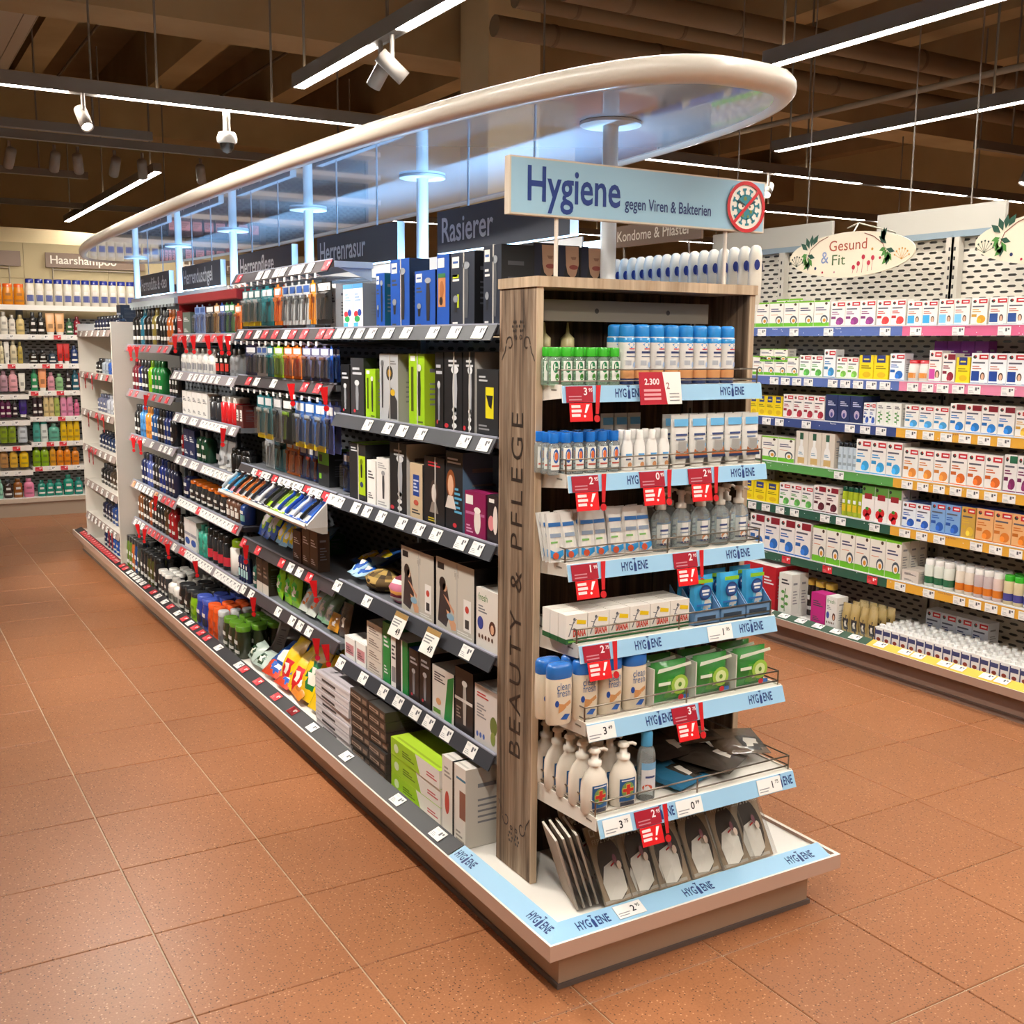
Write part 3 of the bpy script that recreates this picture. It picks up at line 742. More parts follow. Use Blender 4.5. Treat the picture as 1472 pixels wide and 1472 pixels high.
# razor display tray that sticks out of the second bay
def razor_tray():
    root = empty('razor_display_tray', (0.1, 2.80, 0), -PI / 2); tag(root, 'white slanted display tray full of razors below Herrenrasur', 'display tray')
    W = 1.11
    mb = MB('plastic'); wh = lin('ecebe8')
    # local y: 0 = rail side, -0.075 = front; slopes down to the front
    mb.xprism([(0.0, 1.020), (-0.080, 0.940), (-0.080, 0.930), (0.0, 0.93)], 0.0, W, wh)
    mb.xprism([(0.0, 0.93), (-0.080, 0.930), (-0.02, 0.905), (0.0, 0.905)], W - 0.004, W, lin('d9d3cb'))
    link('tray_body', mb.mesh('tray_body'), root)
    mb = MB('plastic'); mb.xprism([(-0.080, 0.942), (-0.086, 0.950), (-0.089, 0.938), (-0.083, 0.928)], 0.0, W, wh); link('tray_lip', mb.mesh('tray_lip'), root)
    sl = math.atan2(0.08, 0.08)
    cols = [('sky blue', 'b9c4cc', 'white'), ('sky blue', '30343a', 'pink'), ('orange', '202226', 'pink'), ('orange', '25272c', 'silver'), ('orange', '2a2a30', 'silver'),
            ('navy', '2a2a30', 'silver'), ('navy', 'e8e8ea', 'grey'), ('charcoal', '1c1d22', 'lime'), ('lime', '1d1f26', 'silver'), ('lime', '1c3f9a', 'silver'),
            ('blue', '1b44a8', 'silver'), ('blue', 'e3e6ea', 'silver'), ('blue', '17181c', 'silver')]
    n = len(cols); cw = (W - 0.02) / n
    for i, (card, handle, pad) in enumerate(cols):
        c = MB('card'); c.box(0.002, -0.052, 0.0, cw - 0.002, 0.052, 0.003, C(card)); 
        p = lambda u, v: (u * cw, v, 0.0034)
        rect(c, p, 0.1, -0.045, 0.9, -0.02, C(pad)); rect(c, p, 0.15, -0.05, 0.7, -0.047, (1, 1, 1))
        e = empty('razor', (0.1, 0, 0)); e.parent = None
        M4 = Matrix.Translation((0.1, 2.80, 0)) @ Matrix.Rotation(-PI / 2, 4, 'Z') @ Matrix.Translation((0.012 + i * cw, -0.038, 0.984)) @ Matrix.Rotation(sl, 4, 'X')
        e.matrix_world = M4
        link('backing_card', c.mesh('backing_card'), e)
        h = MB('plastic'); hc = lin(handle)
        h.tube([(cw * 0.3, -0.045, 0.010), (cw * 0.42, -0.02, 0.014), (cw * 0.6, 0.01, 0.016), (cw * 0.72, 0.035, 0.014), (cw * 0.74, 0.046, 0.02)], 0.0078, hc, 7)
        link('handle', h.mesh('handle'), e)
        h = MB('plastic'); h.box(cw * 0.45, 0.042, 0.014, cw * 1.0, 0.054, 0.024, lin('1b1b1e')); h.box(cw * 0.5, 0.045, 0.024, cw * 0.95, 0.051, 0.0255, lin('c9cdd2')); link('razor_head', h.mesh('razor_head'), e)
        nm = {'sky blue': 'sky blue', 'orange': 'orange', 'navy': 'navy', 'charcoal': 'charcoal', 'lime': 'lime', 'blue': 'blue'}[card]
        ordn = ['first', 'second', 'third', 'fourth', 'fifth', 'sixth', 'seventh', 'eighth', 'ninth', 'tenth', 'eleventh', 'twelfth', 'thirteenth'][i]
        tag(e, 'razor on a %s card, %s from the far end of the slanted tray' % (nm, ordn), 'razor', 'razors in the slanted tray')
razor_tray()

# ------------------------------------------------------------------ white box unit at the far end
def far_unit():
    root = empty('shelving_unit', (0.04, 6.42, 0), -PI / 2); tag(root, 'white box-like shelving unit at the far end of the gondola', 'shelving')
    wh = lin('e8e2d8')
    for nm, x in (('side_panel', 0.0), ('side_panel', 1.20)):
        mb = MB('paint'); mb.box(x, 0, 0.15, x + 0.02, 0.90, 1.715, wh); link(nm, mb.mesh(nm), root)
    mb = MB('paint'); mb.box(0.02, 0.40, 0.15, 1.20, 0.42, 1.70, lin('cfc8bc')); link('back_panel', mb.mesh('back_panel'), root)
    out = {}
    for k, (z, spec, wb) in enumerate(((1.66, 'wwwww', ()), (1.375, 'wrwrwr', (0.1, 0.35, 0.6)), (1.11, 'wwrrw', (0.4, 0.75, 0.95)), (0.855, 'wrrwww', (0.35, 0.5)), (0.60, 'wwwwww', ()), (0.355, 'wwwwwwww', (0.95, 1.05)))):
        mb = MB('paint'); mb.box(0.022, 0.01, z - 0.02, 1.198, 0.40, z, wh); sh = link('shelf', mb.mesh('shelf'), root)
        mb = MB('paint'); mb.xprism([(0.008, z + 0.002), (-0.006, z - 0.038), (-0.01, z - 0.036), (0.004, z + 0.005)], 0.022, 1.198, lin('a08f88')); link('price_rail', mb.mesh('price_rail'), sh)
        for i, ch in enumerate(spec): link('price_tag', TAGS[ch], sh, (0.1 + 1.05 * (i + 0.5) / len(spec), -0.008, z - 0.016), (-0.33, 0, 0))
        for a in wb: link('promo_wobbler', WOB, sh, (a, -0.02, z - 0.008))
far_unit()

# ------------------------------------------------------------------ right side of the gondola (seen only over the top)
R_ROOT = []
for k in range(4):
    w = ['nearest', 'second', 'third', 'fourth'][k]
    r, s = shelving_unit(w + ' bay on the hidden right side of the gondola', (0.965, YB[k], 0), PI / 2, 1.17, 0.44, 1.60,
                         [('1', 1.70, None, 'wwwwwww', ()), ('2', 1.35, None, 'wwwwww', ()), ('3', 1.0, None, 'wwwwww', ()), ('4', 0.66, None, 'wwwwww', ())], holes=False)

# ------------------------------------------------------------------ canopy, posts, light trough, signs
CY, CX, CA, CL, CN = 3.53, 0.49, 0.512, 3.57, 2.9
def canopy():
    t = empty('canopy', (CX, CY, 0)); tag(t, 'long oval glossy canopy with a cream rim above the gondola', 'canopy')
    def out(a, l, n=96):
        pts = []
        for k in range(n):
            th = 2 * PI * k / n; c, s = math.cos(th), math.sin(th)
            x = a * math.copysign(abs(c) ** (2 / 2.35), c); y = l * math.copysign(abs(s) ** (2 / 2.35), s)
            pts.append((x, y))
        return pts
    # even point spacing along the long sides
    def outline(a, l):
        pts = []
        N = 60
        for k in range(N + 1):
            y = -l + 2 * l * (0.5 - 0.5 * math.cos(PI * k / N)); q = max(0.0, 1 - abs(y / l) ** CN) ** (1 / CN); pts.append((a * q, y))
        return pts + [(-x, y) for x, y in reversed(pts[1:-1])]
    mb = MB('canopy'); mb.prism(outline(CA - 0.03, CL - 0.03), 2.205, 2.235, (1, 1, 1)); link('panel', mb.mesh('panel'), t)
    mb = MB('rim'); P = []
    prof = [(-0.035, 2.206), (-0.018, 2.196), (0.006, 2.199), (0.022, 2.214), (0.024, 2.234), (0.012, 2.252), (-0.008, 2.26), (-0.035, 2.256)]
    rows = [outline(CA + o, CL + o) for o, z in prof]
    G = [[(x, y, prof[i][1]) for x, y in rows[i]] for i in range(len(prof))]
    mb.grid(G, (1, 1, 1), None, True, close=True); link('rim', mb.mesh('rim'), t)
    for y in (0.51, 1.69, 2.88, 4.06, 5.25, 6.50):
        mb = MB('paint'); mb.tube([(0, 0, 0.15), (0, 0, 2.205)], 0.022, lin('e9eef2'), 14); link('post', mb.mesh('post'), t, (0, y - CY, 0))
        mb = MB('paint'); mb.lathe([(0.085, 2.196), (0.085, 2.204)], lin('e4eaf0'), 24); link('flange', mb.mesh('flange'), t, (0, y - CY, 0))
canopy()
def trough():
    t = empty('light_trough', (CX, 0.56, 0)); tag(t, 'white trough of blue light along the top of the gondola', 'lamp')
    L = 5.9
    mb = MB('paint'); w = lin('eef1f4')
    mb.box(-0.055, 0, 1.845, 0.055, L, 1.851, w); mb.box(-0.055, 0, 1.851, -0.050, L, 1.90, w); mb.box(0.050, 0, 1.851, 0.055, L, 1.90, w); link('housing', mb.mesh('housing'), t)
    for k in range(5):
        y0 = [0.0, 1.16, 2.35, 3.53, 4.72][k] + 0.03; y1 = [1.10, 2.29, 3.47, 4.66, 5.88][k] - 0.03
        mb = MB('glow'); mb.face(((-0.02, y0, 1.856), (0.02, y0, 1.856), (0.02, y1, 1.856), (-0.02, y1, 1.856)), (1, 1, 1)); link('led_strip', mb.mesh('led_strip'), t)
trough()
def hang_sign(y0, word, dark):
    t = empty('hanging_sign', (0.44, y0 + 0.84, 1.91), -PI / 2); tag(t, 'dark hanging sign reading %s' % word, 'sign')
    mb = MB('paint'); mb.box(0, 0, 0, 0.84, 0.03, 0.142, lin('4a4e58'), side=lin('e3eaf0'), top=lin('e3eaf0'), bottom=lin('e3eaf0')); b = link('board', mb.mesh('board'), t)
    mb = MB('card'); L = len(word)
    write(mb, word, 0.118, lin('f2f6fa'), lambda u, v: (0.03 + u, -0.001, 0.036 + v), bold=0.014, fit=0.046 * len(word) if len(word) < 16 else 0.74)
    link('lettering', mb.mesh('lettering'), b)
    for x in (0.2, 0.62):
        mb = MB('paint'); mb.tube([(x, 0.015, 0.142), (x, 0.015, 0.293)], 0.004, lin('d9e2ea')); link('hanger_rod', mb.mesh('hanger_rod'), t)
for k, wd in enumerate(('Rasierer', 'Herrenrasur', 'Herrenpflege', 'Herrenduschgel', 'Herrendüfte & -deo')):
    hang_sign(0.63 + 1.172 * k, wd, True)

# ------------------------------------------------------------------ wooden end unit
EX0, EX1, EYF, EYB, EZ = 0.13, 0.855, 0.303, 0.49, 1.768
def end_unit():
    root = empty('end_display', (0.0, 0.0, 0)); tag(root, 'rustic wooden end display unit facing the camera', 'display unit')
    for x0 in (EX0, EX1 - 0.018):
        mb = MB('barn'); mb.box(x0, EYF + 0.004, 0.152, x0 + 0.018, EYB, EZ - 0.026, (1, 1, 1)); sp = link('side_panel', mb.mesh('side_panel'), root)
        mb = MB('oak'); mb.box(x0 - 0.0005, EYF, 0.152, x0 + 0.0185, EYF + 0.004, EZ - 0.026, (1, 1, 1)); link('front_edge', mb.mesh('front_edge'), sp)
        if x0 == EX0: lp = sp
    mb = MB('card'); ink = lin('2e2622')
    X = EX0 - 0.0008
    # letters stand on their side: baseline towards the camera side, running upwards
    vs, fs, w = letters('BEAUTY & PFLEGE', 0.085, 1.0, -0.004, 1.25)
    k = 0.945 / w
    n = len(mb.v); mb.v += [(X, 0.365 + v, 0.478 + u * k) for u, v in vs]
    for f in fs: mb.f.append(tuple(i + n for i in f)); mb.c.append(ink); mb.m.append('card'); mb.s.append(False)
    link('lettering', mb.mesh('lettering'), lp)
    def ornament(zc, s):
        mb = MB('card'); p = lambda u, v: (X, 0.394 - u, zc + s * v)
        for sg in (-1, 1):
            sp = [(sg * (0.042 + 0.018 * math.cos(t) * (1 - t / 9)), -0.015 + 0.022 * math.sin(t) * (1 - t / 9)) for t in [i * 0.45 for i in range(13)]]
            stroke(mb, p, sp, 0.0035, ink)
            stroke(mb, p, [(sg * 0.062, -0.02), (sg * 0.066, -0.035), (sg * 0.075, -0.045), (sg * 0.082, -0.058)], 0.0035, ink)
            for a in range(6): disc(mb, p, sg * (0.017 + 0.010 * math.cos(a * PI / 3)), 0.03 + 0.010 * math.sin(a * PI / 3) * 1.3, 0.0036, 0.0046, ink, 7)
            ring(mb, p, sg * 0.013, 0.002, 0.004, 0.007, ink, 12)
        return link('ornament', mb.mesh('ornament'), lp)
    ornament(1.615, 1); ornament(0.275, -1)
    mb = MB('oak'); mb.box(EX0 - 0.004, EYF - 0.006, EZ - 0.026, EX1 + 0.004, EYB + 0.004, EZ, (1, 1, 1)); link('top_board', mb.mesh('top_board'), root)
    n = 7; wp = (EX1 - EX0 - 0.036) / n
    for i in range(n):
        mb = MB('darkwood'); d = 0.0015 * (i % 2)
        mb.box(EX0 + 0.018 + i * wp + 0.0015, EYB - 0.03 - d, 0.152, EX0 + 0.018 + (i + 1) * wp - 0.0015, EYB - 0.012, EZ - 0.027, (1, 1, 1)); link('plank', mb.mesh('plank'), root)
    mb = MB('paint'); mb.box(EX0 + 0.02, EYF + 0.07, 1.66, EX1 - 0.11, EYF + 0.085, 1.715, lin('6f675c'))
    for x in (0.36, 0.60): disc(mb, lambda u, v: (u, EYF + 0.0696, v), x, 1.688, 0.007, 0.007, lin('2a2522'), 10)
    link('head_rail', mb.mesh('head_rail'), root)
    for x in (EX0 + 0.024, EX1 - 0.125):
        mb = MB('paint'); mb.box(x, EYF + 0.13, 0.3, x + 0.02, EYF + 0.15, 1.70, lin('8f867c'))
        zz = 0.4
        while zz < 1.66:
            mb.box(x + 0.007, EYF + 0.1292, zz, x + 0.013, EYF + 0.1301, zz + 0.02, lin('2a2522')); zz += 0.05
        link('upright', mb.mesh('upright'), root)
    SH = []
    ES = [(0.222, 1.497), (0.190, 1.276), (0.186, 1.052), (0.128, 0.856), (0.087, 0.665), (0.032, 0.436)]
    WORDS = [(0.16, 0.51), (0.18, 0.53), (0.165, 0.52), (0.17, 0.525), (0.18, 0.53), (0.15, 0.565)]
    x0, x1 = 0.152, 0.813
    for i, (yf, z) in enumerate(ES):
        mb = MB('paint'); w = lin('e9e4da'); tk = 0.014
        mb.box(x0 + 0.004, yf + 0.004, z - tk, x1 - 0.004, EYB - 0.034, z, w)
        for xx in (x0, x1 - 0.004):
            mb.xprism([(yf + 0.002, z - 0.03), (EYB - 0.034, z - 0.055), (EYB - 0.034, z + 0.004), (yf + 0.002, z + 0.004)], xx, xx + 0.004, w)
        for xx in (x0 - 0.0008,): mb.box(xx, yf + 0.02, z - 0.012, xx + 0.0004, yf + 0.045, z - 0.008, lin('8a847a'))
        sh = link('shelf', mb.mesh('shelf'), root)
        # blue strip, leaning outwards at its foot
        tl = 0.006 + 0.0022 * i; hgt = 0.042
        pl = lambda u, v, kk=0.0: (x0 + u, yf - 0.002 - tl * (1 - v) - kk, z + 0.001 - hgt * (1 - v))
        mb = MB('card'); Wd = x1 - x0
        mb.face((pl(0, 0), pl(Wd, 0), pl(Wd, 1), pl(0, 1)), lin(BLUE)); mb.face((pl(0, 1, -0.003), pl(Wd, 1, -0.003), pl(Wd, 0, -0.003), pl(0, 0, -0.003)), lin('dde6ea'))
        mb.face((pl(0, 1), pl(Wd, 1), pl(Wd, 1, -0.006), pl(0, 1, -0.006)), lin('efefec')); mb.face((pl(0, 0), pl(0, 1), pl(0, 1, -0.003), pl(0, 0, -0.003)), lin('efefec'))
        for wd in WORDS[i]: hygiene_word(mb, lambda u, v: pl(wd + u, 0.28 + v / hgt, 0.0006), 0.0225, lin('1d3a78'))
        link('price_strip', mb.mesh('price_strip'), sh)
        mb = MB('metal'); st = lin('8d8478')
        for zz in (0.012, 0.040):
            mb.tube([(x0 + 0.004, EYB - 0.05, z + zz), (x0 + 0.004, yf + 0.012, z + zz), (x1 - 0.004, yf + 0.012, z + zz), (x1 - 0.004, EYB - 0.05, z + zz)], 0.0022, st, 6)
        for xx in (x0 + 0.004, x0 + 0.33, x1 - 0.004): mb.tube([(xx, yf + 0.012, z), (xx, yf + 0.012, z + 0.042)], 0.0024, st, 6)
        link('wire_fence', mb.mesh('wire_fence'), sh)
        SH.append((sh, yf, z, tl))
    def etag(i, u, me, dz=0.0, dy=0.0):
        sh, yf, z, tl = SH[i]
        link('promo_tag' if 'promo' in me.name else 'price_tag', me, sh, (x0 + u, yf - 0.0035 - tl * 0.5 - dy, z - 0.020 + dz), (-math.atan2(tl, 0.042), 0, 0))
    P = promo_tag_mesh
    etag(0, 0.055, P('3', '95')); etag(1, 0.055, P('2', '95')); etag(1, 0.265, P('0', '95')); etag(1, 0.425, P('2', '95'))
    etag(2, 0.055, P('1', '95')); etag(2, 0.38, P('2', '95')); etag(3, 0.055, P('2', '75')); etag(3, 0.455, number_tag('1', '95'))
    etag(4, 0.04, number_tag('3', '49')); etag(4, 0.31, P('3', '75')); etag(5, 0.055, number_tag('3', '75')); etag(5, 0.155, P('2', '95')); etag(5, 0.285, number_tag('0', '99')); etag(5, 0.565, number_tag('1', '75'))
    mb = MB('card'); mb.box(-0.068, -0.001, -0.042, 0.068, 0, 0.042, lin('b3152c')); q = lambda u, v: (u, -0.0015, v)
    mb.face([q(0.02, -0.042), q(0.068, -0.042), q(0.068, 0.042), q(0.008, 0.042)], lin('f3efe9'))
    write(mb, '2.300', 0.022, lin('fbe6e6'), lambda u, v: q(-0.052 + u, 0.010 + v), bold=0.02); write(mb, '2', 0.024, lin('8d1020'), lambda u, v: q(0.018 + u, -0.002 + v), bold=0.02)
    for k in range(3): rect(mb, q, -0.055, -0.03 + 0.011 * k, 0.0, -0.024 + 0.011 * k, lin('e7a3aa'))
    for k in range(3): rect(mb, q, 0.028, -0.034 + 0.009 * k, 0.06, -0.031 + 0.009 * k, lin('9a9a9a'))
    etag(0, 0.30, mb.mesh('promo_tag'), 0.012, 0.006)
    return SH
E_SHELVES = end_unit()

def hygiene_sign():
    t = empty('aisle_sign', (0.045, 0.31, 1.768)); tag(t, 'blue grey sign Hygiene gegen Viren & Bakterien on two rods', 'sign')
    Wd, z0, z1 = 0.828, 0.145, 0.283
    mb = MB('paint'); mb.box(0, -0.010, z0, Wd, 0.014, z1, lin('d9cbb8'))
    p = lambda u, v, k=0.0: (u, -0.0105 - k, z0 + v)
    b = 0.004
    rect(mb, p, b, b, Wd - b, z1 - z0 - b, lin('9cc4da')); board = link('board', mb.mesh('board'), t)
    mb = MB('card')
    write(mb, 'Hygiene', 0.118, lin('16357f'), lambda u, v: p(0.045 + u, 0.036 + v, 0.001), bold=0.014, fit=0.285)
    write(mb, 'gegen Viren & Bakterien', 0.042, lin('1d2f6b'), lambda u, v: p(0.345 + u, 0.034 + v, 0.001), bold=0.010, fit=0.288)
    link('lettering', mb.mesh('lettering'), board)
    mb = MB('card'); cu, cv = 0.755, 0.066; q = lambda u, v: p(u, v, 0.0030); q2 = lambda u, v: p(u, v, 0.0040); q3 = lambda u, v: p(u, v, 0.0050); q4 = lambda u, v: p(u, v, 0.006)
    R = 0.068
    disc(mb, q, cu, cv, R, R, lin('efe6da'), 32)
    tl = lin('2c8290')
    disc(mb, q2, cu, cv, 0.034, 0.034, tl, 22)
    for k in range(12):
        a = 2 * PI * k / 12 + 0.13; c, s = math.cos(a), math.sin(a)
        stroke(mb, q2, [(cu + 0.03 * c, cv + 0.03 * s), (cu + 0.046 * c, cv + 0.046 * s)], 0.005, tl); stroke(mb, q2, [(cu + 0.047 * c - 0.007 * s, cv + 0.047 * s + 0.007 * c), (cu + 0.047 * c + 0.007 * s, cv + 0.047 * s - 0.007 * c)], 0.006, tl)
    for (x, y, r) in ((-0.004, 0.022, 0.006), (0.018, -0.012, 0.005), (-0.012, -0.022, 0.006), (0.008, -0.025, 0.004), (0.02, 0.014, 0.004)): disc(mb, q3, cu + x, cv + y, r, r, lin('6d7f3a'), 10)
    for sg in (-1, 1):
        disc(mb, q3, cu + sg * 0.017, cv + 0.002, 0.012, 0.010, lin('f2e4d4'), 12); disc(mb, q4, cu + sg * 0.013, cv + 0.001, 0.003, 0.003, lin('222222'), 8)
        stroke(mb, q4, [(cu + sg * 0.032, cv + 0.016), (cu + sg * 0.006, cv + 0.005)], 0.005, lin('14323a'))
    ring(mb, q4, cu, cv, R - 0.009, R + 0.001, lin('c3141f'), 36)
    stroke(mb, lambda u, v: p(u, v, 0.0066), [(cu - 0.045, cv - 0.045), (cu + 0.045, cv + 0.045)], 0.009, lin('c3141f'))
    link('emblem', mb.mesh('emblem'), board)
    for x in (0.145, 0.70):
        mb = MB('paint'); mb.tube([(x, 0.004, 0.0), (x, 0.004, z0)], 0.0055, lin('e8dfd2'), 8); link('rod', mb.mesh('rod'), t)
hygiene_sign()

# ================================================================== VITAMIN SHELVES ON THE RIGHT
def right_side():
    t = empty('gondola_base', (2.82, -1.2, 0)); tag(t, 'low brown plinth under the white vitamin shelves', 'shelf base')
    L = 6.4
    mb = MB('paint'); mb.box(0.045, 0.02, 0.0, 0.95, L, 0.118, lin('7d6558')); mb.box(0.0395, 0.02, 0.02, 0.045, L, 0.03, lin('4c3c34')); link('plinth', mb.mesh('plinth'), t)
    mb = MB('paint'); mb.box(0, 0, 0.118, 0.95, L, 0.155, lin('a58777'), top=lin('f2f0ec')); link('rim', mb.mesh('rim'), t)
    for (y0, y1, col, spec) in ((-0.8, 0.37, 'f0c050', 'wwwwwwwww'), (0.37, 1.54, 'f0c050', 'w.ww.ww.ww.wwww'), (1.54, 2.71, '3f5a4a', '.g.wwwwww'), (2.71, 3.88, '3f5a4a', 'wwwww')):
        mb = MB('card'); mb.xprism([(0.004, 0.156), (0.055, 0.176), (0.055, 0.172), (0.004, 0.152)], y0 + 1.2, y1 + 1.2, lin(col))
        me = mb.mesh('price_strip'); o = link('price_strip', me, t)
        o.rotation_euler = (0, 0, -PI / 2); o.location = (0, L + 0 - (L - (y0 + 1.2) - (y1 + 1.2)), 0)
        n = len(spec)
        for i, ch in enumerate(spec):
            if ch in TAGS:
                link('price_tag', TAGS[ch], o, ((y0 + 1.2) + 0.03 + (1.11) * (i + 0.5) / n, 0.029, 0.1685), (-math.atan2(0.051, 0.02), 0, 0))
    SHZ = (1.70, 1.44, 1.218, 0.975, 0.74, 0.475)
    for k, (y0, lb, rails, specs) in enumerate((
        (1.54, 'white perforated vitamin bay left, with blue and green price rails', ('5a6fae', '5a6fae', '3a4a80', '5a9a50', '2f5a4a', '2f5a48'), ('ww.w.w..w', 'w..wwww.wwwww', 'wwww.w..www', 'rw....w..', 'wwwww.ww.w', '.w..r..r..r')),
        (0.37, 'white perforated vitamin bay right, with pink and yellow price rails', ('d9688e', 'e087a4', 'e0a83c', 'e0a83c', 'e0a83c', 'e0a83c'), ('w..w..w..w..w.', 'wwwww.w.ww.w.', 'wwwwww.w.ww', 'wwwwwww.wwww', 'www.www.www', 'w.w.wwwwwww.w')),
        (2.71, 'white perforated bay behind the wooden end unit', ('5a6fae',) * 6, ('ww.w.w',) * 6))):
        root = empty('shelving_unit', (2.95, y0 + 1.17, 0), -PI / 2); tag(root, lb, 'shelving')
        mb = perforated(1.17, 0.16, 2.13, lin('dcd6c9'), back=lin('6c6b68')); link('back_panel', mb.mesh('back_panel'), root, (0, 0.364, 0))
        for x in ((0.0, 1.14) if k == 0 else (0.0,)):
            mb = MB('paint'); mb.box(x - 0.015, 0.325, 0.16, x + 0.030, 0.362, 2.13, lin('cfc9bd'))
            zz = 0.4
            while zz < 2.08: mb.box(x + 0.002, 0.3244, zz, x + 0.012, 0.3251, zz + 0.018, lin('2b2b2e')); zz += 0.045
            link('upright', mb.mesh('upright'), root)
        mb = MB('paint'); mb.box(0, 0.33, 2.13, 1.17, 0.37, 2.16, lin('8fa0ac')); link('top_bar', mb.mesh('top_bar'), root)
        for z, rc, sp in zip(SHZ, rails, specs):
            mb = MB('paint'); mb.box(0.002, 0.002, z - 0.02, 1.168, 0.345, z, lin('dedbd4')); sh = link('shelf', mb.mesh('shelf'), root)
            mb = MB('card'); mb.box(0.0, -0.004, z - 0.046, 1.17, 0.001, z - 0.001, lin(rc)); mb.box(0.0, -0.006, z - 0.001, 1.17, 0.004, z + 0.004, lin('d3d6dc'), 'paint')
            q = lambda u, v: (u, -0.0045, z - 0.046 + v)
            for s in range(10): disc(mb, q, random.uniform(0.02, 1.15), random.uniform(0.005, 0.04), 0.0025, 0.0025, lin('e9ecf2'), 6)
            for s in range(2):
                u = 0.3 + 0.45 * s; write(mb, 'Vitamine' if k == 0 else 'Frauen & Familie', 0.011, lin('eef0f6') if k == 0 else lin('8a3a55'), lambda a, v: q(u + a, 0.034 + v))
            link('price_rail', mb.mesh('price_rail'), sh)
            n = len(sp)
            for i, ch in enumerate(sp):
                if ch in TAGS: link('price_tag', TAGS[ch], sh, (0.04 + 1.09 * (i + 0.5) / n, -0.0055, z - 0.026), (0, 0, 0))
right_side()
def leaf_sign(yc, label, text):
    t = empty('oval_sign', (2.975, yc, 1.945), -PI / 2); tag(t, label, 'sign')
    a, b = 0.405, 0.112; cz = b
    pts = []
    for k in range(40):
        th = 2 * PI * k / 40; c, s = math.cos(th), math.sin(th)
        pts.append((a * math.copysign(abs(c) ** 1.15, c), cz + b * math.copysign(abs(s) ** 0.95, s)))
    mb = MB('card'); cr = lin('e6dcc4')
    mb.face([(x, 0, z) for x, z in pts], cr); mb.face([(x, 0.008, z) for x, z in reversed(pts)], cr)
    for i in range(40):
        p, q = pts[i], pts[(i + 1) % 40]; mb.face(((p[0], 0.008, p[1]), (q[0], 0.008, q[1]), (q[0], 0, q[1]), (p[0], 0, p[1])), cr)
    brd = link('board', mb.mesh('board'), t)
    mb = MB('card'); p = lambda u, v: (u, -0.001, v); p2 = lambda u, v: (u, -0.0014, v)
    if text:
        write(mb, 'Gesund', 0.075, lin('b3543c'), lambda u, v: p(-0.135 + u, 0.135 + v), fit=0.25)
        write(mb, '&', 0.085, lin('7f93bd'), lambda u, v: p(-0.185 + u, 0.078 + v)); write(mb, 'Fit', 0.075, lin('4f6b3d'), lambda u, v: p(-0.115 + u, 0.065 + v), fit=0.095)
    def leaf(x, y, ang, l, w, col):
        c, s = math.cos(ang), math.sin(ang)
        mb.face([p(x + c * u - s * v, y + s * u + c * v) for u, v in ((0, 0), (l * 0.5, -w), (l, 0), (l * 0.5, w))], col)
    dg, mg = lin('1f4a36'), lin('4d8a3a')
    for sx, x0 in ((1, -0.28), (-1, 0.235)):
        stroke(mb, p, [(x0 + sx * 0.14, 0.21), (x0 + sx * 0.08, 0.19), (x0 + sx * 0.02, 0.15), (x0, 0.10)], 0.004, lin('8a4a3a'))
        for i in range(4):
            leaf(x0 + sx * 0.012 * i, 0.150 + 0.008 * i, PI / 2 + 0.9 - 0.5 * i, 0.062, 0.015, dg); leaf(x0 + 0.006 * i, 0.125 - 0.012 * i, -0.3 - 0.7 * i, 0.055, 0.013, mg if i % 2 else dg); leaf(x0 - sx * 0.004 * i, 0.130 - 0.008 * i, 3.4 + 0.5 * i, 0.045, 0.011, mg)
    for i in range(7):
        a0 = 0.4 + 0.38 * i; stroke(mb, p, [(-0.355, 0.07), (-0.355 + 0.045 * math.cos(a0), 0.07 + 0.05 * math.sin(a0))], 0.002, lin('33473c')); disc(mb, p2, -0.355 + 0.047 * math.cos(a0), 0.07 + 0.052 * math.sin(a0), 0.005, 0.005, lin('33473c'), 7)
        stroke(mb, p, [(0.33, 0.07), (0.33 + 0.045 * math.cos(a0), 0.07 + 0.05 * math.sin(a0))], 0.002, lin('d39a45')); disc(mb, p2, 0.33 + 0.047 * math.cos(a0), 0.07 + 0.052 * math.sin(a0), 0.005, 0.005, lin('d39a45'), 7)
    rd = lin('b3203a')
    for (x, y, h) in ((0.06, 0.02, 0.045), (0.09, 0.02, 0.075), (0.125, 0.025, 0.04), (0.15, 0.028, 0.06), (0.03, 0.018, 0.03)):
        stroke(mb, p, [(x, y), (x + 0.006, y + h)], 0.002, rd); disc(mb, p2, x + 0.006, y + h, 0.011, 0.012, rd, 10)
    for (x, y, r, c) in ((-0.22, 0.055, 0.008, '26305e'), (-0.17, 0.032, 0.006, 'b3203a'), (0.15, 0.13, 0.007, 'd39a45'), (0.2, 0.085, 0.007, 'b3203a'), (-0.09, 0.03, 0.005, 'c98a94')): disc(mb, p2, x, y, r, r, lin(c), 9)
    link('print', mb.mesh('print'), brd)
    mb = MB('paint'); mb.tube([(0, 0.01, 0.2), (0, 0.06, 0.27), (-0.2, 0.2, 0.27)], 0.004, lin('d8d2c4')); mb.tube([(0, 0.06, 0.27), (0, 0.33, 0.24), (0, 0.345, 0.20)], 0.004, lin('d8d2c4')); link('arm', mb.mesh('arm'), t)
leaf_sign(1.925, 'oval cream sign Gesund & Fit with leaves and berries', True)
leaf_sign(0.79, 'oval cream leaf sign cut off at the right edge', False)
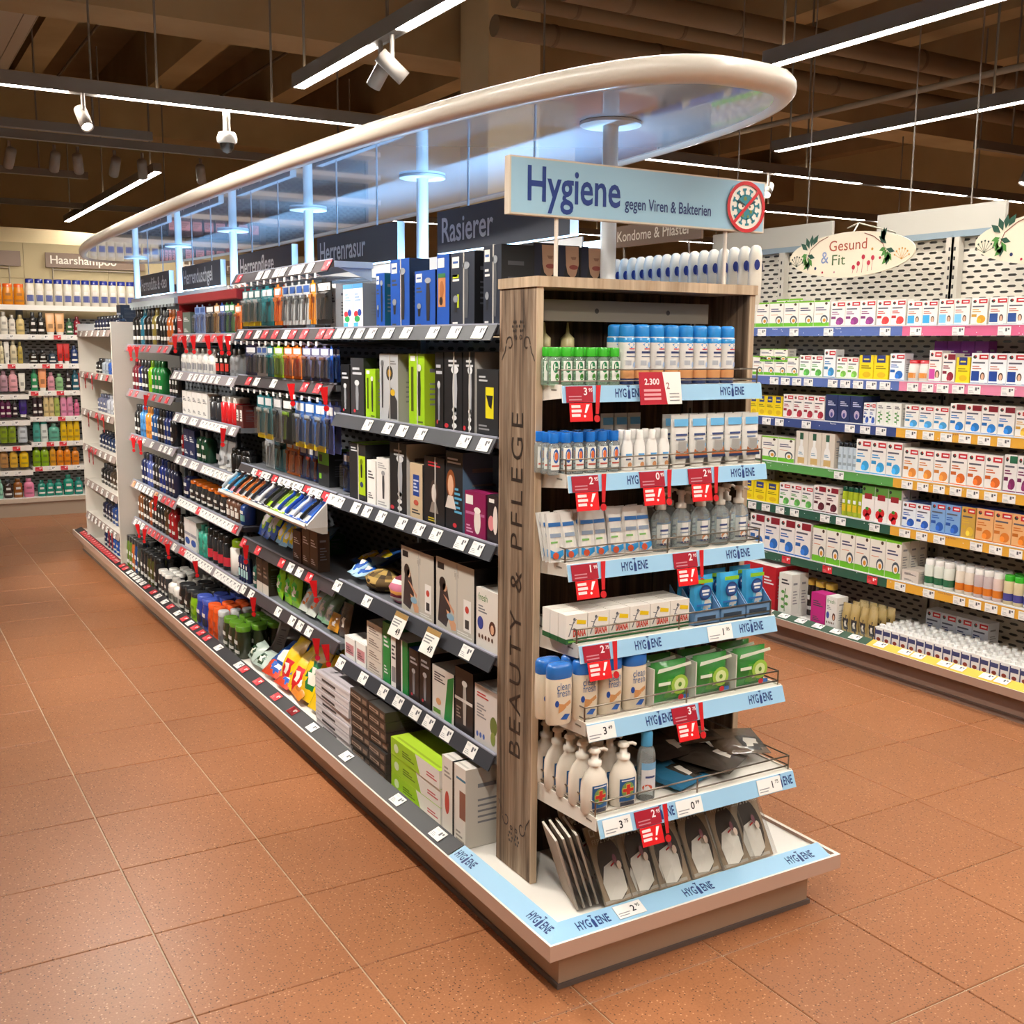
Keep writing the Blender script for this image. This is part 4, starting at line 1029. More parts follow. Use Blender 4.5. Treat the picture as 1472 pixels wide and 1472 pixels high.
def banners():
    for y0, y1, lb in ((1.36, 2.13, 'blank white banner board above the vitamin shelves, right of the other'), (2.45, 3.45, 'blank white banner board partly behind the Hygiene sign'), (0.1, 0.95, 'blank white banner board off to the far right')):
        t = empty('banner_board', (3.40, y1, 2.17), -PI / 2); tag(t, lb, 'sign board')
        mb = MB('paint'); mb.box(0, 0, 0, y1 - y0, 0.02, 0.125, lin('cfcabf')); link('board', mb.mesh('board'), t)
        mb = MB('paint'); mb.tube([(0.2, 0.01, 0.125), (0.2, 0.01, 2.329)], 0.004, lin('8a8178')); mb.tube([(y1 - y0 - 0.2, 0.01, 0.125), (y1 - y0 - 0.2, 0.01, 2.329)], 0.004, lin('8a8178')); link('hanger', mb.mesh('hanger'), t)
    t = empty('aisle_sign', (3.30, 4.38, 2.27), -PI / 2); tag(t, 'brown sign reading Kondome & Pflaster behind the end unit', 'sign')
    mb = MB('paint'); mb.box(0, 0, 0, 0.93, 0.02, 0.145, lin('7d6656')); b = link('board', mb.mesh('board'), t)
    mb = MB('card'); write(mb, 'Kondome & Pflaster', 0.1, lin('e6dccb'), lambda u, v: (0.03 + u, -0.001, 0.04 + v), bold=0.01, fit=0.80); link('lettering', mb.mesh('lettering'), b)
    mb = MB('paint'); mb.tube([(0.1, 0.01, 0), (0.1, 0.02, -0.12)], 0.006, lin('9a9088')); mb.tube([(0.8, 0.01, 0), (0.8, 0.02, -0.12)], 0.006, lin('9a9088')); link('bracket', mb.mesh('bracket'), t)
banners()

# ================================================================== HAIR CARE WALL AT THE BACK
BZ = (1.905, 1.642, 1.38, 1.133, 0.897, 0.665, 0.438)
def back_wall():
    t = empty('gondola_base', (-2.4, 8.70, 0)); tag(t, 'low beige plinth under the hair care wall', 'shelf base')
    mb = MB('paint'); mb.box(0, 0.02, 0, 6.2, 0.5, 0.13, lin('a89684')); link('plinth', mb.mesh('plinth'), t)
    mb = MB('paint'); mb.box(0, 0, 0.13, 6.2, 0.5, 0.17, lin('c4b4a2'), top=lin('efece6')); link('rim', mb.mesh('rim'), t)
    for k in range(4):
        x0 = -1.18 + 1.17 * k
        root = empty('shelving_unit', (x0, 8.84, 0)); tag(root, ('left bay of the hair care wall with yellow bottles', 'hair care bay below the sign Haarshampoo', 'third hair care bay behind the hanging signs', 'last hair care bay behind the gondola')[k], 'shelving')
        mb = perforated(1.17, 0.18, 1.80, lin('8f8f90' if k < 2 else '6a6a6c'), back=lin('232427')); link('back_panel', mb.mesh('back_panel'), root, (0, 0.345, 0))
        for x in (0.0, 1.14):
            mb = MB('paint'); mb.box(x, 0.325, 0.175, x + 0.03, 0.343, 1.9, lin('7c7c7e')); link('upright', mb.mesh('upright'), root)
        for j, z in enumerate(BZ):
            dz = 0.03 if (k == 0 and j > 2) else 0
            mb = MB('paint'); mb.box(0.003, 0.0, z - dz - 0.022, 1.167, 0.335, z - dz, lin('e9e4dc')); sh = link('shelf', mb.mesh('shelf'), root)
            mb = MB('paint'); mb.box(0.0, -0.006, z - dz - 0.042, 1.17, 0.0, z - dz + 0.004, lin('eeeae3')); link('price_rail', mb.mesh('price_rail'), sh)
            if k < 2 and j:
                for i, ch in enumerate(('wrrwrwwrww', 'rwrwrrwrww', 'wwrwwrrwwr')[(j + k) % 3]): 
                    link('price_tag', TAGS[ch], sh, (0.05 + 0.11 * i, -0.0075, z - dz - 0.02))
back_wall()
def back_sign(x, w, word, label, wmax):
    t = empty('aisle_sign', (x, 9.19, 2.272)); tag(t, label, 'sign')
    mb = MB('paint'); mb.box(0, 0, 0, w, 0.02, 0.135, lin('86705f')); b = link('board', mb.mesh('board'), t)
    mb = MB('card'); write(mb, word, 0.105, lin('efe6d6'), lambda u, v: (0.035 + u, -0.001, 0.036 + v), bold=0.014, fit=wmax); link('lettering', mb.mesh('lettering'), b)
    mb = MB('paint')
    for xx in (0.06, w - 0.1): mb.tube([(xx, 0.01, 0), (xx, 0.015, -0.37)], 0.006, lin('a89c8a'))
    mb.tube([(0.06, 0.01, -0.02), (w - 0.1, 0.01, -0.02)], 0.005, lin('a89c8a')); link('bracket', mb.mesh('bracket'), t)
back_sign(0.245, 0.9, 'Haarshampoo', 'brown wall sign reading Haarshampoo', 0.60)
back_sign(-0.72, 0.75, '', 'blank end of a brown wall sign at the left edge', 0)
back_sign(1.47, 0.68, 'Haarstyling', 'brown wall sign half hidden behind the Herrenduschgel sign', 0.56)
back_sign(2.60, 0.85, 'Haarpflege', 'brown wall sign reading Haarpflege behind the gondola', 0.62)
def arch_sign():
    t = empty('arched_sign', (-2.6, 11.2, 2.5)); tag(t, 'cream arched sign with painted peppers above the partition', 'sign')
    mb = MB('card'); pts = [(2.55 - 2.55 * math.cos(PI * k / 36), 0.20 * math.sin(PI * k / 36) ** 0.5 + 0.06) for k in range(37)]
    pts = [(5.1 * k / 36, 0.06 + 0.24 * (1 - abs(2 * k / 36 - 1) ** 3)) for k in range(37)]
    fr = [(0, 0)] + [(p[0], p[1]) for p in pts] + [(5.1, 0)]
    mb.face([(x, 0, z) for x, z in reversed(fr)], lin('e7cfa0')); mb.face([(x, 0.05, z) for x, z in fr], lin('e7cfa0'))
    for a, b in zip(pts, pts[1:]): mb.face(((a[0], 0, a[1]), (b[0], 0, b[1]), (b[0], 0.05, b[1]), (a[0], 0.05, a[1])), lin('efdcb4'))
    b = link('board', mb.mesh('board'), t)
    mb = MB('card'); p = lambda u, v: (u, -0.002, v)
    disc(mb, p, 4.62, 0.10, 0.05, 0.09, lin('e5b21c'), 12); disc(mb, p, 4.80, 0.10, 0.03, 0.09, lin('c5281c'), 12); disc(mb, p, 3.95, 0.08, 0.16, 0.035, lin('b5502c'), 14); disc(mb, p, 3.7, 0.12, 0.05, 0.04, lin('b8241c'), 12)
    link('print', mb.mesh('print'), b)
    mb = MB('paint'); mb.box(0.2, 0.01, -2.5, 0.26, 0.04, 0, lin('8a7a62')); mb.box(4.8, 0.01, -2.5, 4.86, 0.04, 0, lin('8a7a62')); link('stand', mb.mesh('stand'), t)
arch_sign()

# ================================================================== PRODUCTS
# (facing, front line, shelf height, from, to, height, kind, count, colours, look, category, place, options)
RUNS = [
    ('L', 0.142, 1.6468, 1.623, 1.445, 0.152, 'box', 2, 'white', 'carton with blue top and coloured swirls', 'box', 'top Rasierer shelf', {'art': 'swirl', 'top': 'blue', 'side': 'grey', 'd': 0.16}),
    ('L', 0.142, 1.6468, 1.335, 1.265, 0.177, 'box', 1, 'blue', 'slim carton with white logo', 'box', 'top Rasierer shelf', {'art': 'shaver', 'side': '1c6a86', 'd': 0.05}),
    ('L', 0.142, 1.6468, 1.222, 1.077, 0.213, 'box', 1, 'blue', 'tall shaver carton with a dark razor picture', 'box', 'top Rasierer shelf', {'art': 'shaver', 'side': '20324e', 'd': 0.07, 'strap': 1}),
    ('L', 0.142, 1.6468, 1.043, 0.899, 0.169, 'box', 1, 'blue', 'shorter shaver carton with white logo', 'box', 'top Rasierer shelf', {'art': 'shaver', 'side': '171c30', 'd': 0.07}),
    ('L', 0.142, 1.6468, 0.891, 0.81, 0.209, 'box', 1, 'blue', 'carton showing a man shaving his chest', 'box', 'top Rasierer shelf', {'art': 'man', 'side': '171c30', 'd': 0.08}),
    ('L', 0.142, 1.6468, 0.804, 0.657, 0.207, 'box', 1, '2c3342', 'dark slate shaver carton with lime print', 'box', 'top Rasierer shelf', {'art': 'shaverlime', 'side': '131417', 'd': 0.09, 'strap': 1}),
    ('L', 0.142, 1.6468, 0.61, 0.51, 0.215, 'box', 1, '262d3d', 'tall dark shaver carton beside the wooden panel', 'box', 'top Rasierer shelf', {'art': 'shaverdark', 'side': '16181c', 'd': 0.1, 'strap': 1}),
    ('L', 0.142, 1.3438, 1.655, 1.572, 0.179, 'box', 1, 'black', 'small trimmer carton with silver print', 'box', 'second Rasierer shelf', {'art': 'steel', 'd': 0.05}),
    ('L', 0.142, 1.3438, 1.564, 1.445, 0.203, 'box', 1, 'charcoal', 'trimmer carton with grey front', 'box', 'second Rasierer shelf', {'art': 'steel', 'd': 0.05}),
    ('L', 0.142, 1.3438, 1.432, 1.346, 0.168, 'box', 1, 'lime', 'slim razor blade carton', 'box', 'second Rasierer shelf', {'art': 'blade', 'd': 0.05}),
    ('L', 0.142, 1.3438, 1.315, 1.165, 0.22, 'box', 1, 'silver', 'trimmer carton with a gold round lens', 'box', 'second Rasierer shelf', {'art': 'groom', 'side': 'b4b2aa', 'd': 0.14, 'strap': 1}),
    ('L', 0.142, 1.3438, 1.088, 0.974, 0.223, 'box', 1, 'lime', 'trimmer carton with vertical dark lettering', 'box', 'second Rasierer shelf', {'art': 'blade', 'side': 'a8c92a', 'd': 0.09, 'strap': 1}),
    ('L', 0.142, 1.3438, 0.905, 0.849, 0.23, 'box', 1, 'black', 'narrow carton with a red dot', 'box', 'second Rasierer shelf', {'art': 'steel', 'd': 0.07}),
    ('L', 0.142, 1.3438, 0.845, 0.732, 0.231, 'box', 1, '1d1e22', 'black carton with a silver clipper', 'box', 'second Rasierer shelf', {'art': 'clipper', 'd': 0.09, 'strap': 1}),
    ('L', 0.142, 1.3438, 0.726, 0.655, 0.232, 'box', 1, '1d1e22', 'second black clipper carton with pale side', 'box', 'second Rasierer shelf', {'art': 'clipper', 'side': 'c9c6c0', 'd': 0.12, 'strap': 1}),
    ('L', 0.142, 1.3438, 0.645, 0.522, 0.186, 'box', 1, '26282c', 'black carton with a yellow trimmer panel', 'box', 'second Rasierer shelf', {'art': 'yelpanel', 'd': 0.1}),
    ('L', 0.142, 1.0488, 1.587, 1.437, 0.201, 'box', 1, '232428', 'tall black carton with a lime picture strip', 'box', 'third Rasierer shelf', {'art': 'limestrip', 'top': 'lime', 'd': 0.14, 'strap': 1}),
    ('L', 0.142, 1.0488, 1.428, 1.354, 0.153, 'box', 1, 'white', 'narrow carton with faint grey print', 'box', 'third Rasierer shelf', {'art': 'plain', 'd': 0.08}),
    ('L', 0.142, 1.0488, 1.346, 1.243, 0.169, 'box', 1, 'ecebe8', 'white carton with a grey trimmer', 'box', 'third Rasierer shelf', {'art': 'groomw', 'd': 0.1}),
    ('L', 0.142, 1.0488, 1.238, 1.105, 0.231, 'box', 1, '1f2023', 'black carton with a white strap curve', 'box', 'third Rasierer shelf', {'art': 'clipper', 'side': 'd9d7d3', 'd': 0.14, 'strap': 1}),
    ('L', 0.142, 1.0488, 1.084, 0.991, 0.177, 'box', 1, 'beige', 'carton with a blue panel', 'box', 'third Rasierer shelf', {'art': 'bluepanel', 'side': '3c3a3a', 'd': 0.09}),
    ('L', 0.142, 1.0488, 0.982, 0.841, 0.209, 'box', 1, '201f21', 'black carton with a woman and red print', 'box', 'third Rasierer shelf', {'art': 'woman', 'side': '1b1b1d', 'd': 0.1, 'strap': 1}),
    ('L', 0.142, 1.0488, 0.835, 0.725, 0.237, 'box', 1, '1e2126', 'black carton with smiling woman', 'box', 'third Rasierer shelf', {'art': 'woman2', 'side': '5c7892', 'd': 0.16}),
    ('L', 0.142, 1.0488, 0.715, 0.588, 0.132, 'box', 1, '8b1a52', 'magenta epilator carton', 'box', 'third Rasierer shelf', {'art': 'epil', 'side': '5c1238', 'd': 0.06}),
    ('L', 0.142, 1.0488, 0.581, 0.514, 0.135, 'box', 1, '2a2226', 'black carton with a pink epilator', 'box', 'third Rasierer shelf', {'art': 'pinkepil', 'd': 0.05}),
    ('L', 0.142, 0.7348, 1.155, 0.911, 0.214, 'box', 1, 'c8c2b6', 'beige hair removal carton with a crouching woman', 'box', 'fourth Rasierer shelf', {'art': 'legs', 'side': '1d1c1d', 'top': '1f1f21', 'd': 0.2, 'strap': 1}),
    ('L', 0.142, 0.7348, 0.903, 0.651, 0.221, 'box', 1, 'c9c4b9', 'beige hair removal carton with two straps', 'box', 'fourth Rasierer shelf', {'art': 'legs', 'side': '1d1c1d', 'top': '1f1f21', 'd': 0.2, 'strap': 1}),
    ('L', 0.142, 0.7348, 0.644, 0.514, 0.175, 'box', 1, 'e6e0d8', 'white epilator carton with a blue seal', 'box', 'fourth Rasierer shelf', {'art': 'seal', 'side': 'd8d2ca', 'd': 0.14}),
    ('L', 0.142, 0.4478, 1.655, 1.558, 0.079, 'box', 1, 'white', 'small carton with pink label', 'box', 'fifth Rasierer shelf', {'art': 'pinklab', 'd': 0.08}),
    ('L', 0.142, 0.4478, 1.546, 1.457, 0.083, 'box', 1, 'white', 'lower small carton with a pink label', 'box', 'fifth Rasierer shelf', {'art': 'pinklab', 'd': 0.08}),
    ('L', 0.142, 0.4478, 1.447, 1.314, 0.182, 'box', 1, 'd9d0c4', 'beige tall carton of first aid tape', 'box', 'fifth Rasierer shelf', {'art': 'lines', 'd': 0.12}),
    ('L', 0.142, 0.4478, 1.307, 1.247, 0.211, 'box', 1, '1f8a3e', 'green carton of plasters', 'box', 'fifth Rasierer shelf', {'art': 'plain', 'd': 0.14}),
    ('L', 0.142, 0.4478, 1.242, 1.107, 0.179, 'box', 1, 'white', 'carton with green and black bands', 'box', 'fifth Rasierer shelf', {'art': 'greenblack', 'side': '1f8a3e', 'd': 0.14}),
    ('L', 0.142, 0.4478, 1.099, 1.024, 0.169, 'box', 1, '2b201d', 'dark brown carton with blue top', 'box', 'fifth Rasierer shelf', {'art': 'steel', 'top': 'blue', 'd': 0.14}),
    ('L', 0.142, 0.4478, 1.02, 0.938, 0.182, 'box', 1, '241d1b', 'dark carton with a silver curve', 'box', 'fifth Rasierer shelf', {'art': 'steel', 'top': 'white', 'd': 0.16}),
    ('L', 0.142, 0.4478, 0.929, 0.778, 0.159, 'box', 1, 'e9e5de', 'white carton with a broad green wedge', 'box', 'fifth Rasierer shelf', {'art': 'greenwedge', 'side': '1c1c1e', 'd': 0.1}),
    ('L', 0.142, 0.4478, 0.774, 0.659, 0.193, 'box', 1, '2a2322', 'dark carton with a silver bottle picture', 'box', 'fifth Rasierer shelf', {'art': 'brush', 'side': '1c1b1b', 'd': 0.1}),
    ('L', 0.142, 0.4478, 0.651, 0.51, 0.174, 'box', 1, 'dcd6d2', 'white scale carton with red print', 'box', 'fifth Rasierer shelf', {'art': 'scale', 'side': 'cfc9c2', 'd': 0.16}),
    ('L', 0.07, 0.1518, 1.783, 1.439, 0.03, 'flat', 1, 'ded9dc', 'flat white bathroom scale carton in a stack', 'box', 'Rasierer deck', {'art': 'flatw', 'k': 7, 'd': 0.26, 'top': 'b9b2b8'}),
    ('L', 0.07, 0.1518, 1.43, 1.266, 0.034, 'flat', 1, '3a302b', 'flat dark brown scale carton, left pile', 'box', 'Rasierer deck', {'art': 'flatd', 'k': 7, 'd': 0.27, 'top': '2a2523'}),
    ('L', 0.07, 0.1518, 1.264, 1.114, 0.034, 'flat', 1, '3d332d', 'flat dark brown scale carton, right pile', 'box', 'Rasierer deck', {'art': 'flatd', 'k': 7, 'd': 0.27, 'top': '33302e'}),
    ('L', 0.07, 0.1518, 1.094, 0.737, 0.058, 'flat', 1, 'a3d029', 'lime and white massager carton in a pile', 'box', 'Rasierer deck', {'art': 'flatl', 'k': 3, 'd': 0.22, 'side': 'efeae4', 'top': 'b9dc3c'}),
    ('L', 0.07, 0.1518, 0.721, 0.568, 0.24, 'box', 1, 'e9e4dc', 'tall white carton with black strap', 'box', 'Rasierer deck', {'art': 'redoval', 'side': 'd9d3c8', 'd': 0.2, 'strapk': 1}),
    ('L', 0.098, 1.6658, 2.721, 2.473, 0.16, 'hang', 3, '2b6f78', 'teal razor card with a photo', 'razor pack', 'highest Herrenrasur hooks', {'content': 'e8e8ea', 'foot': 'yellow', 'rows': 2}),
    ('L', 0.098, 1.6658, 2.463, 2.307, 0.16, 'hang', 1, 'teal', 'plain razor pouch', 'razor pack', 'highest Herrenrasur hooks', {'content': '1597a6', 'rows': 2}),
    ('L', 0.098, 1.6658, 2.298, 2.202, 0.16, 'hang', 1, 'orange', 'razor blister', 'razor pack', 'highest Herrenrasur hooks', {'content': 'orange', 'rows': 2}),
    ('L', 0.098, 1.6658, 2.194, 1.89, 0.16, 'hang', 4, 'silver', 'clear razor blister with grey card', 'razor pack', 'highest Herrenrasur hooks', {'content': '5d6066', 'rows': 2}),
    ('L', 0.098, 1.6658, 1.885, 1.829, 0.16, 'hang', 1, 'amber', 'razor blade pack', 'razor pack', 'highest Herrenrasur hooks', {'content': 'd98a1a', 'rows': 1}),
    ('L', 0.098, 1.6658, 1.823, 1.668, 0.16, 'hang', 1, 'black', 'card with white upright lettering and mint dot', 'razor pack', 'highest Herrenrasur hooks', {'content': '2a2a2c', 'rows': 1}),
    ('L', 0.142, 1.6458, 1.746, 1.691, 0.161, 'box', 1, 'white', 'narrow upright carton at the bay edge', 'box', 'top Herrenrasur shelf', {'art': 'plain', 'd': 0.1}),
    ('L', 0.098, 1.4578, 2.701, 2.546, 0.13, 'hang', 1, 'navy', 'large razor card', 'razor pack', 'middle Herrenrasur hooks', {'content': '1b2f6e', 'rows': 2}),
    ('L', 0.098, 1.4578, 2.541, 2.407, 0.13, 'hang', 2, 'silver', 'clear blister with a grey razor', 'razor pack', 'middle Herrenrasur hooks', {'content': '6d7278', 'rows': 2}),
    ('L', 0.098, 1.4578, 2.403, 2.331, 0.13, 'hang', 1, 'teal', 'razor blister beside a grey one', 'razor pack', 'middle Herrenrasur hooks', {'content': '1597a6', 'rows': 2}),
    ('L', 0.098, 1.4578, 2.319, 2.203, 0.13, 'hang', 1, 'lime', 'razor blister with white base', 'razor pack', 'middle Herrenrasur hooks', {'content': '9dcc1e', 'rows': 2}),
    ('L', 0.098, 1.4578, 2.195, 1.992, 0.13, 'hang', 2, 'orange', 'disposable razor bag', 'razor pack', 'middle Herrenrasur hooks', {'content': 'orange', 'rows': 3}),
    ('L', 0.098, 1.4578, 1.983, 1.703, 0.13, 'hang', 3, '6a6a9a', 'violet grey razor blister with blue foot', 'razor pack', 'middle Herrenrasur hooks', {'content': '8a5a4a', 'foot': 'navy', 'rows': 2}),
    ('L', 0.098, 1.4578, 1.698, 1.668, 0.13, 'hang', 1, 'blue', 'razor blister with white window', 'razor pack', 'middle Herrenrasur hooks', {'content': '3f78c8', 'rows': 2}),
    ('L', 0.098, 1.1958, 2.554, 2.354, 0.19, 'hang', 2, '207884', 'teal card with a shaving man', 'razor pack', 'lowest Herrenrasur hooks', {'content': 'e6e2da', 'foot': 'yellow', 'rows': 2}),
    ('L', 0.098, 1.1958, 2.34, 2.238, 0.19, 'hang', 1, '7d8288', 'grey clear blister with dark handle', 'razor pack', 'lowest Herrenrasur hooks', {'content': '3a3d42', 'rows': 2}),
    ('L', 0.098, 1.1958, 2.228, 2.107, 0.19, 'hang', 1, 'black', 'black card with lime head', 'razor pack', 'lowest Herrenrasur hooks', {'content': '9dcc1e', 'rows': 2}),
    ('L', 0.098, 1.1958, 2.077, 1.752, 0.19, 'hang', 3, '2a66b8', 'blue razor card with yellow foot', 'razor pack', 'lowest Herrenrasur hooks', {'content': 'c9d2dc', 'foot': 'yellow', 'rows': 2}),
    ('L', 0.098, 1.1958, 1.746, 1.668, 0.19, 'hang', 1, '5a68b0', 'violet blue razor card', 'razor pack', 'lowest Herrenrasur hooks', {'content': '2a2a55', 'rows': 2}),
    ('L', 0.172, 1.0508, 2.685, 2.563, 0.165, 'hang', 1, 'silver', 'silver razor card leaning on the shelf', 'razor pack', 'third Herrenrasur shelf', {'content': 'd9dde2', 'rows': 1}),
    ('L', 0.172, 1.0508, 2.558, 2.412, 0.165, 'hang', 1, '1f6670', 'dark teal razor card leaning on the shelf', 'razor pack', 'third Herrenrasur shelf', {'content': '123f48', 'rows': 1}),
    ('L', 0.172, 1.0508, 2.404, 2.244, 0.15, 'hang', 2, 'orange', 'orange disposable razor bag standing', 'razor pack', 'third Herrenrasur shelf', {'content': 'c45a10', 'rows': 2}),
    ('L', 0.172, 1.0508, 2.239, 1.994, 0.14, 'hang', 3, '2c4f9e', 'blue razor bag with red panel standing', 'razor pack', 'third Herrenrasur shelf', {'content': 'c03a20', 'rows': 2}),
    ('L', 0.172, 1.0508, 1.978, 1.861, 0.134, 'box', 1, '26282b', 'black carton with a bright green top', 'box', 'third Herrenrasur shelf', {'art': 'greentop', 'top': '6fb52a', 'd': 0.12}),
    ('L', 0.172, 1.0508, 1.774, 1.669, 0.15, 'hang', 1, '2d56a8', 'blue razor card next to the shaver cartons', 'razor pack', 'third Herrenrasur shelf', {'content': '1c2c66', 'rows': 1}),
    ('L', 0.142, 0.7118, 2.771, 2.527, 0.16, 'bag', 3, 'blue', 'bag of razors in a heap', 'bag', 'fourth Herrenrasur shelf', {'lean': 0.6, 'd': 0.06, 'accent': 'lime', 'rows': 2}),
    ('L', 0.142, 0.7118, 2.52, 2.219, 0.15, 'bag', 4, 'light blue', 'printed razor bag in a heap', 'bag', 'fourth Herrenrasur shelf', {'lean': 0.7, 'd': 0.06, 'accent': 'yellow', 'rows': 2}),
    ('L', 0.142, 0.7118, 2.206, 2.107, 0.132, 'box', 1, '4a342c', 'brown display carton of combs', 'box', 'fourth Herrenrasur shelf', {'art': 'plain', 'd': 0.06}),
    ('L', 0.142, 0.7118, 2.095, 1.92, 0.158, 'box', 2, '5c4638', 'open brown carton of combs', 'box', 'fourth Herrenrasur shelf', {'art': 'plain', 'd': 0.05}),
    ('L', 0.302, 0.7118, 2.322, 2.229, 0.083, 'box', 2, '2c7a48', 'green carton at the back of the shelf', 'box', 'fourth Herrenrasur shelf', {'art': 'plain', 'd': 0.08}),
    ('L', 0.242, 0.7348, 1.655, 1.87, 0.17, 'bag', 2, '2a62b0', 'blue shower cap bag with yellow print', 'bag', 'fourth Rasierer shelf', {'lean': 1.25, 'd': 0.06, 'accent': 'yellow'}),
    ('L', 0.142, 0.7348, 1.655, 1.548, 0.15, 'bag', 2, 'a9cfe8', 'pale blue sponge bag lying in front', 'bag', 'fourth Rasierer shelf', {'lean': 1.3, 'd': 0.06, 'accent': 'blue'}),
    ('L', 0.142, 0.7348, 1.548, 1.328, 0.07, 'roll', 1, '7d6a3c', 'leopard patterned shower cap bundle', 'shower cap', 'fourth Rasierer shelf', {'art': 'leopard'}),
    ('L', 0.142, 0.7348, 1.308, 1.167, 0.09, 'roll', 1, 'c9758e', 'pink and white striped sponge pile', 'sponge', 'fourth Rasierer shelf', {'art': 'stripe'}),
    ('L', 0.142, 0.4838, 2.993, 2.838, 0.15, 'sbottle', 4, 'navy', 'after shave bottle with pale blue band', 'bottle', 'sixth Herrenpflege shelf', {'band': 'a9d3d6', 'rows': 1}),
    ('L', 0.142, 0.4908, 2.774, 2.71, 0.13, 'sbottle', 1, '2f6f64', 'dark green bottle', 'bottle', 'fifth Herrenrasur shelf', {'rows': 2}),
    ('L', 0.142, 0.4908, 2.702, 2.533, 0.152, 'box', 2, '32261f', 'dark carton with a white base', 'box', 'fifth Herrenrasur shelf', {'art': 'whitebase', 'd': 0.06, 'rows': 2}),
    ('L', 0.142, 0.4908, 2.519, 2.211, 0.15, 'bag', 3, '88c81c', 'lime green bag of cotton standing', 'bag', 'fifth Herrenrasur shelf', {'lean': 0.15, 'd': 0.05, 'accent': 'bright green', 'rows': 2}),
    ('L', 0.142, 0.4908, 2.204, 2.027, 0.12, 'bag', 2, 'cfd6cf', 'white razor refill bag with orange label', 'bag', 'fifth Herrenrasur shelf', {'lean': 0.6, 'd': 0.04, 'accent': 'orange', 'rows': 2}),
    ('L', 0.142, 0.4908, 2.021, 1.867, 0.13, 'bag', 2, '7fa98a', 'greenish clear bag', 'bag', 'fifth Herrenrasur shelf', {'lean': 0.5, 'd': 0.05, 'accent': 'silver', 'rows': 2}),
    ('L', 0.142, 0.4908, 1.871, 1.778, 0.07, 'bag', 1, 'e09a28', 'orange packet at the bay edge', 'bag', 'fifth Herrenrasur shelf', {'lean': 0.4, 'd': 0.03}),
    ('L', 0.142, 0.4908, 1.77, 1.684, 0.13, 'bag', 1, '4a3526', 'dark brown packet behind the white cartons', 'bag', 'fifth Herrenrasur shelf', {'lean': 0.2, 'd': 0.04}),
    ('L', 0.22, 0.1518, 3.058, 2.751, 0.15, 'box', 1, 'c9c4c4', 'light grey tilted carton', 'box', 'Herrenrasur deck', {'art': 'plain', 'd': 0.05, 'tilt': 0.35}),
    ('L', 0.07, 0.1518, 2.741, 2.483, 0.1, 'bag', 2, 'b9c9c0', 'clear green tinted bag on the deck', 'bag', 'Herrenrasur deck', {'lean': 0.9, 'd': 0.06, 'accent': 'dark green'}),
    ('L', 0.07, 0.1518, 2.476, 2.167, 0.13, 'bag', 2, 'd0401f', 'red and orange bag lying on the deck', 'bag', 'Herrenrasur deck', {'lean': 0.9, 'd': 0.05, 'accent': 'blue'}),
    ('L', 0.11, 0.2018, 2.463, 2.116, 0.13, 'bag', 2, '1d4f9e', 'dark blue bag lying slanted on the deck', 'bag', 'Herrenrasur deck', {'lean': 1.0, 'd': 0.05, 'accent': 'white'}),
    ('L', 0.07, 0.1518, 2.154, 2.004, 0.12, 'bag', 1, 'e8861d', 'orange bag lying on the deck', 'bag', 'Herrenrasur deck', {'lean': 0.9, 'd': 0.05}),
    ('L', 0.07, 0.1518, 2.329, 2.085, 0.21, 'bag', 2, 'f0c414', 'yellow razor bag, far heap', 'bag', 'Herrenrasur deck', {'lean': 0.55, 'd': 0.07, 'accent': 'red', 'rows': 2}),
    ('L', 0.07, 0.1518, 2.076, 1.801, 0.23, 'bag', 2, 'f4c90f', 'yellow razor bag, near heap', 'bag', 'Herrenrasur deck', {'lean': 0.5, 'd': 0.07, 'accent': 'green', 'rows': 2}),
    ('L', 0.142, 1.6308, 3.966, 3.856, 0.126, 'box', 1, '8e1f24', 'dark red end of a display carton', 'box', 'top Herrenpflege shelf', {'art': 'plain', 'd': 0.1, 'rows': 1}),
    ('L', 0.142, 1.6308, 3.847, 3.694, 0.116, 'box', 1, '5d6a62', 'grey green brush pack', 'box', 'top Herrenpflege shelf', {'art': 'plain', 'd': 0.04, 'rows': 1}),
    ('L', 0.142, 1.6308, 3.684, 3.486, 0.15, 'hang', 2, '8aa0d0', 'brush pack with two pale blue pads', 'brush pack', 'top Herrenpflege shelf', {'content': '9db4e4', 'rows': 1}),
    ('L', 0.142, 1.6308, 3.477, 3.332, 0.15, 'hang', 1, 'black', 'brush pack with one grey pad', 'brush pack', 'top Herrenpflege shelf', {'content': 'a39a94', 'rows': 1}),
    ('L', 0.142, 1.6308, 3.327, 3.233, 0.15, 'hang', 1, 'tan', 'wooden brush card', 'brush pack', 'top Herrenpflege shelf', {'content': 'b88a4a', 'rows': 1}),
    ('L', 0.142, 1.6308, 3.229, 2.993, 0.15, 'hang', 3, 'blue,green,green', 'plastic brush card', 'brush pack', 'top Herrenpflege shelf', {'content': '4a5a8a', 'rows': 1}),
    ('L', 0.142, 1.6308, 2.985, 2.883, 0.14, 'hang', 1, 'orange', 'brush card with a loop', 'brush pack', 'top Herrenpflege shelf', {'content': 'ee7a1d', 'rows': 1}),
    ('L', 0.142, 1.4358, 3.945, 3.314, 0.13, 'sbottle', 6, 'white', 'roll-on with silver cap', 'bottle', 'second Herrenpflege shelf', {'band': '8a8a90', 'rows': 1}),
    ('L', 0.142, 1.4358, 3.281, 3.051, 0.15, 'sbottle', 3, 'black', 'bottle with red badge', 'bottle', 'second Herrenpflege shelf', {'band': 'c03028', 'rows': 1}),
    ('L', 0.142, 1.4358, 3.043, 2.895, 0.13, 'sbottle', 2, 'grey', 'bottle with black dots', 'bottle', 'second Herrenpflege shelf', {'rows': 1}),
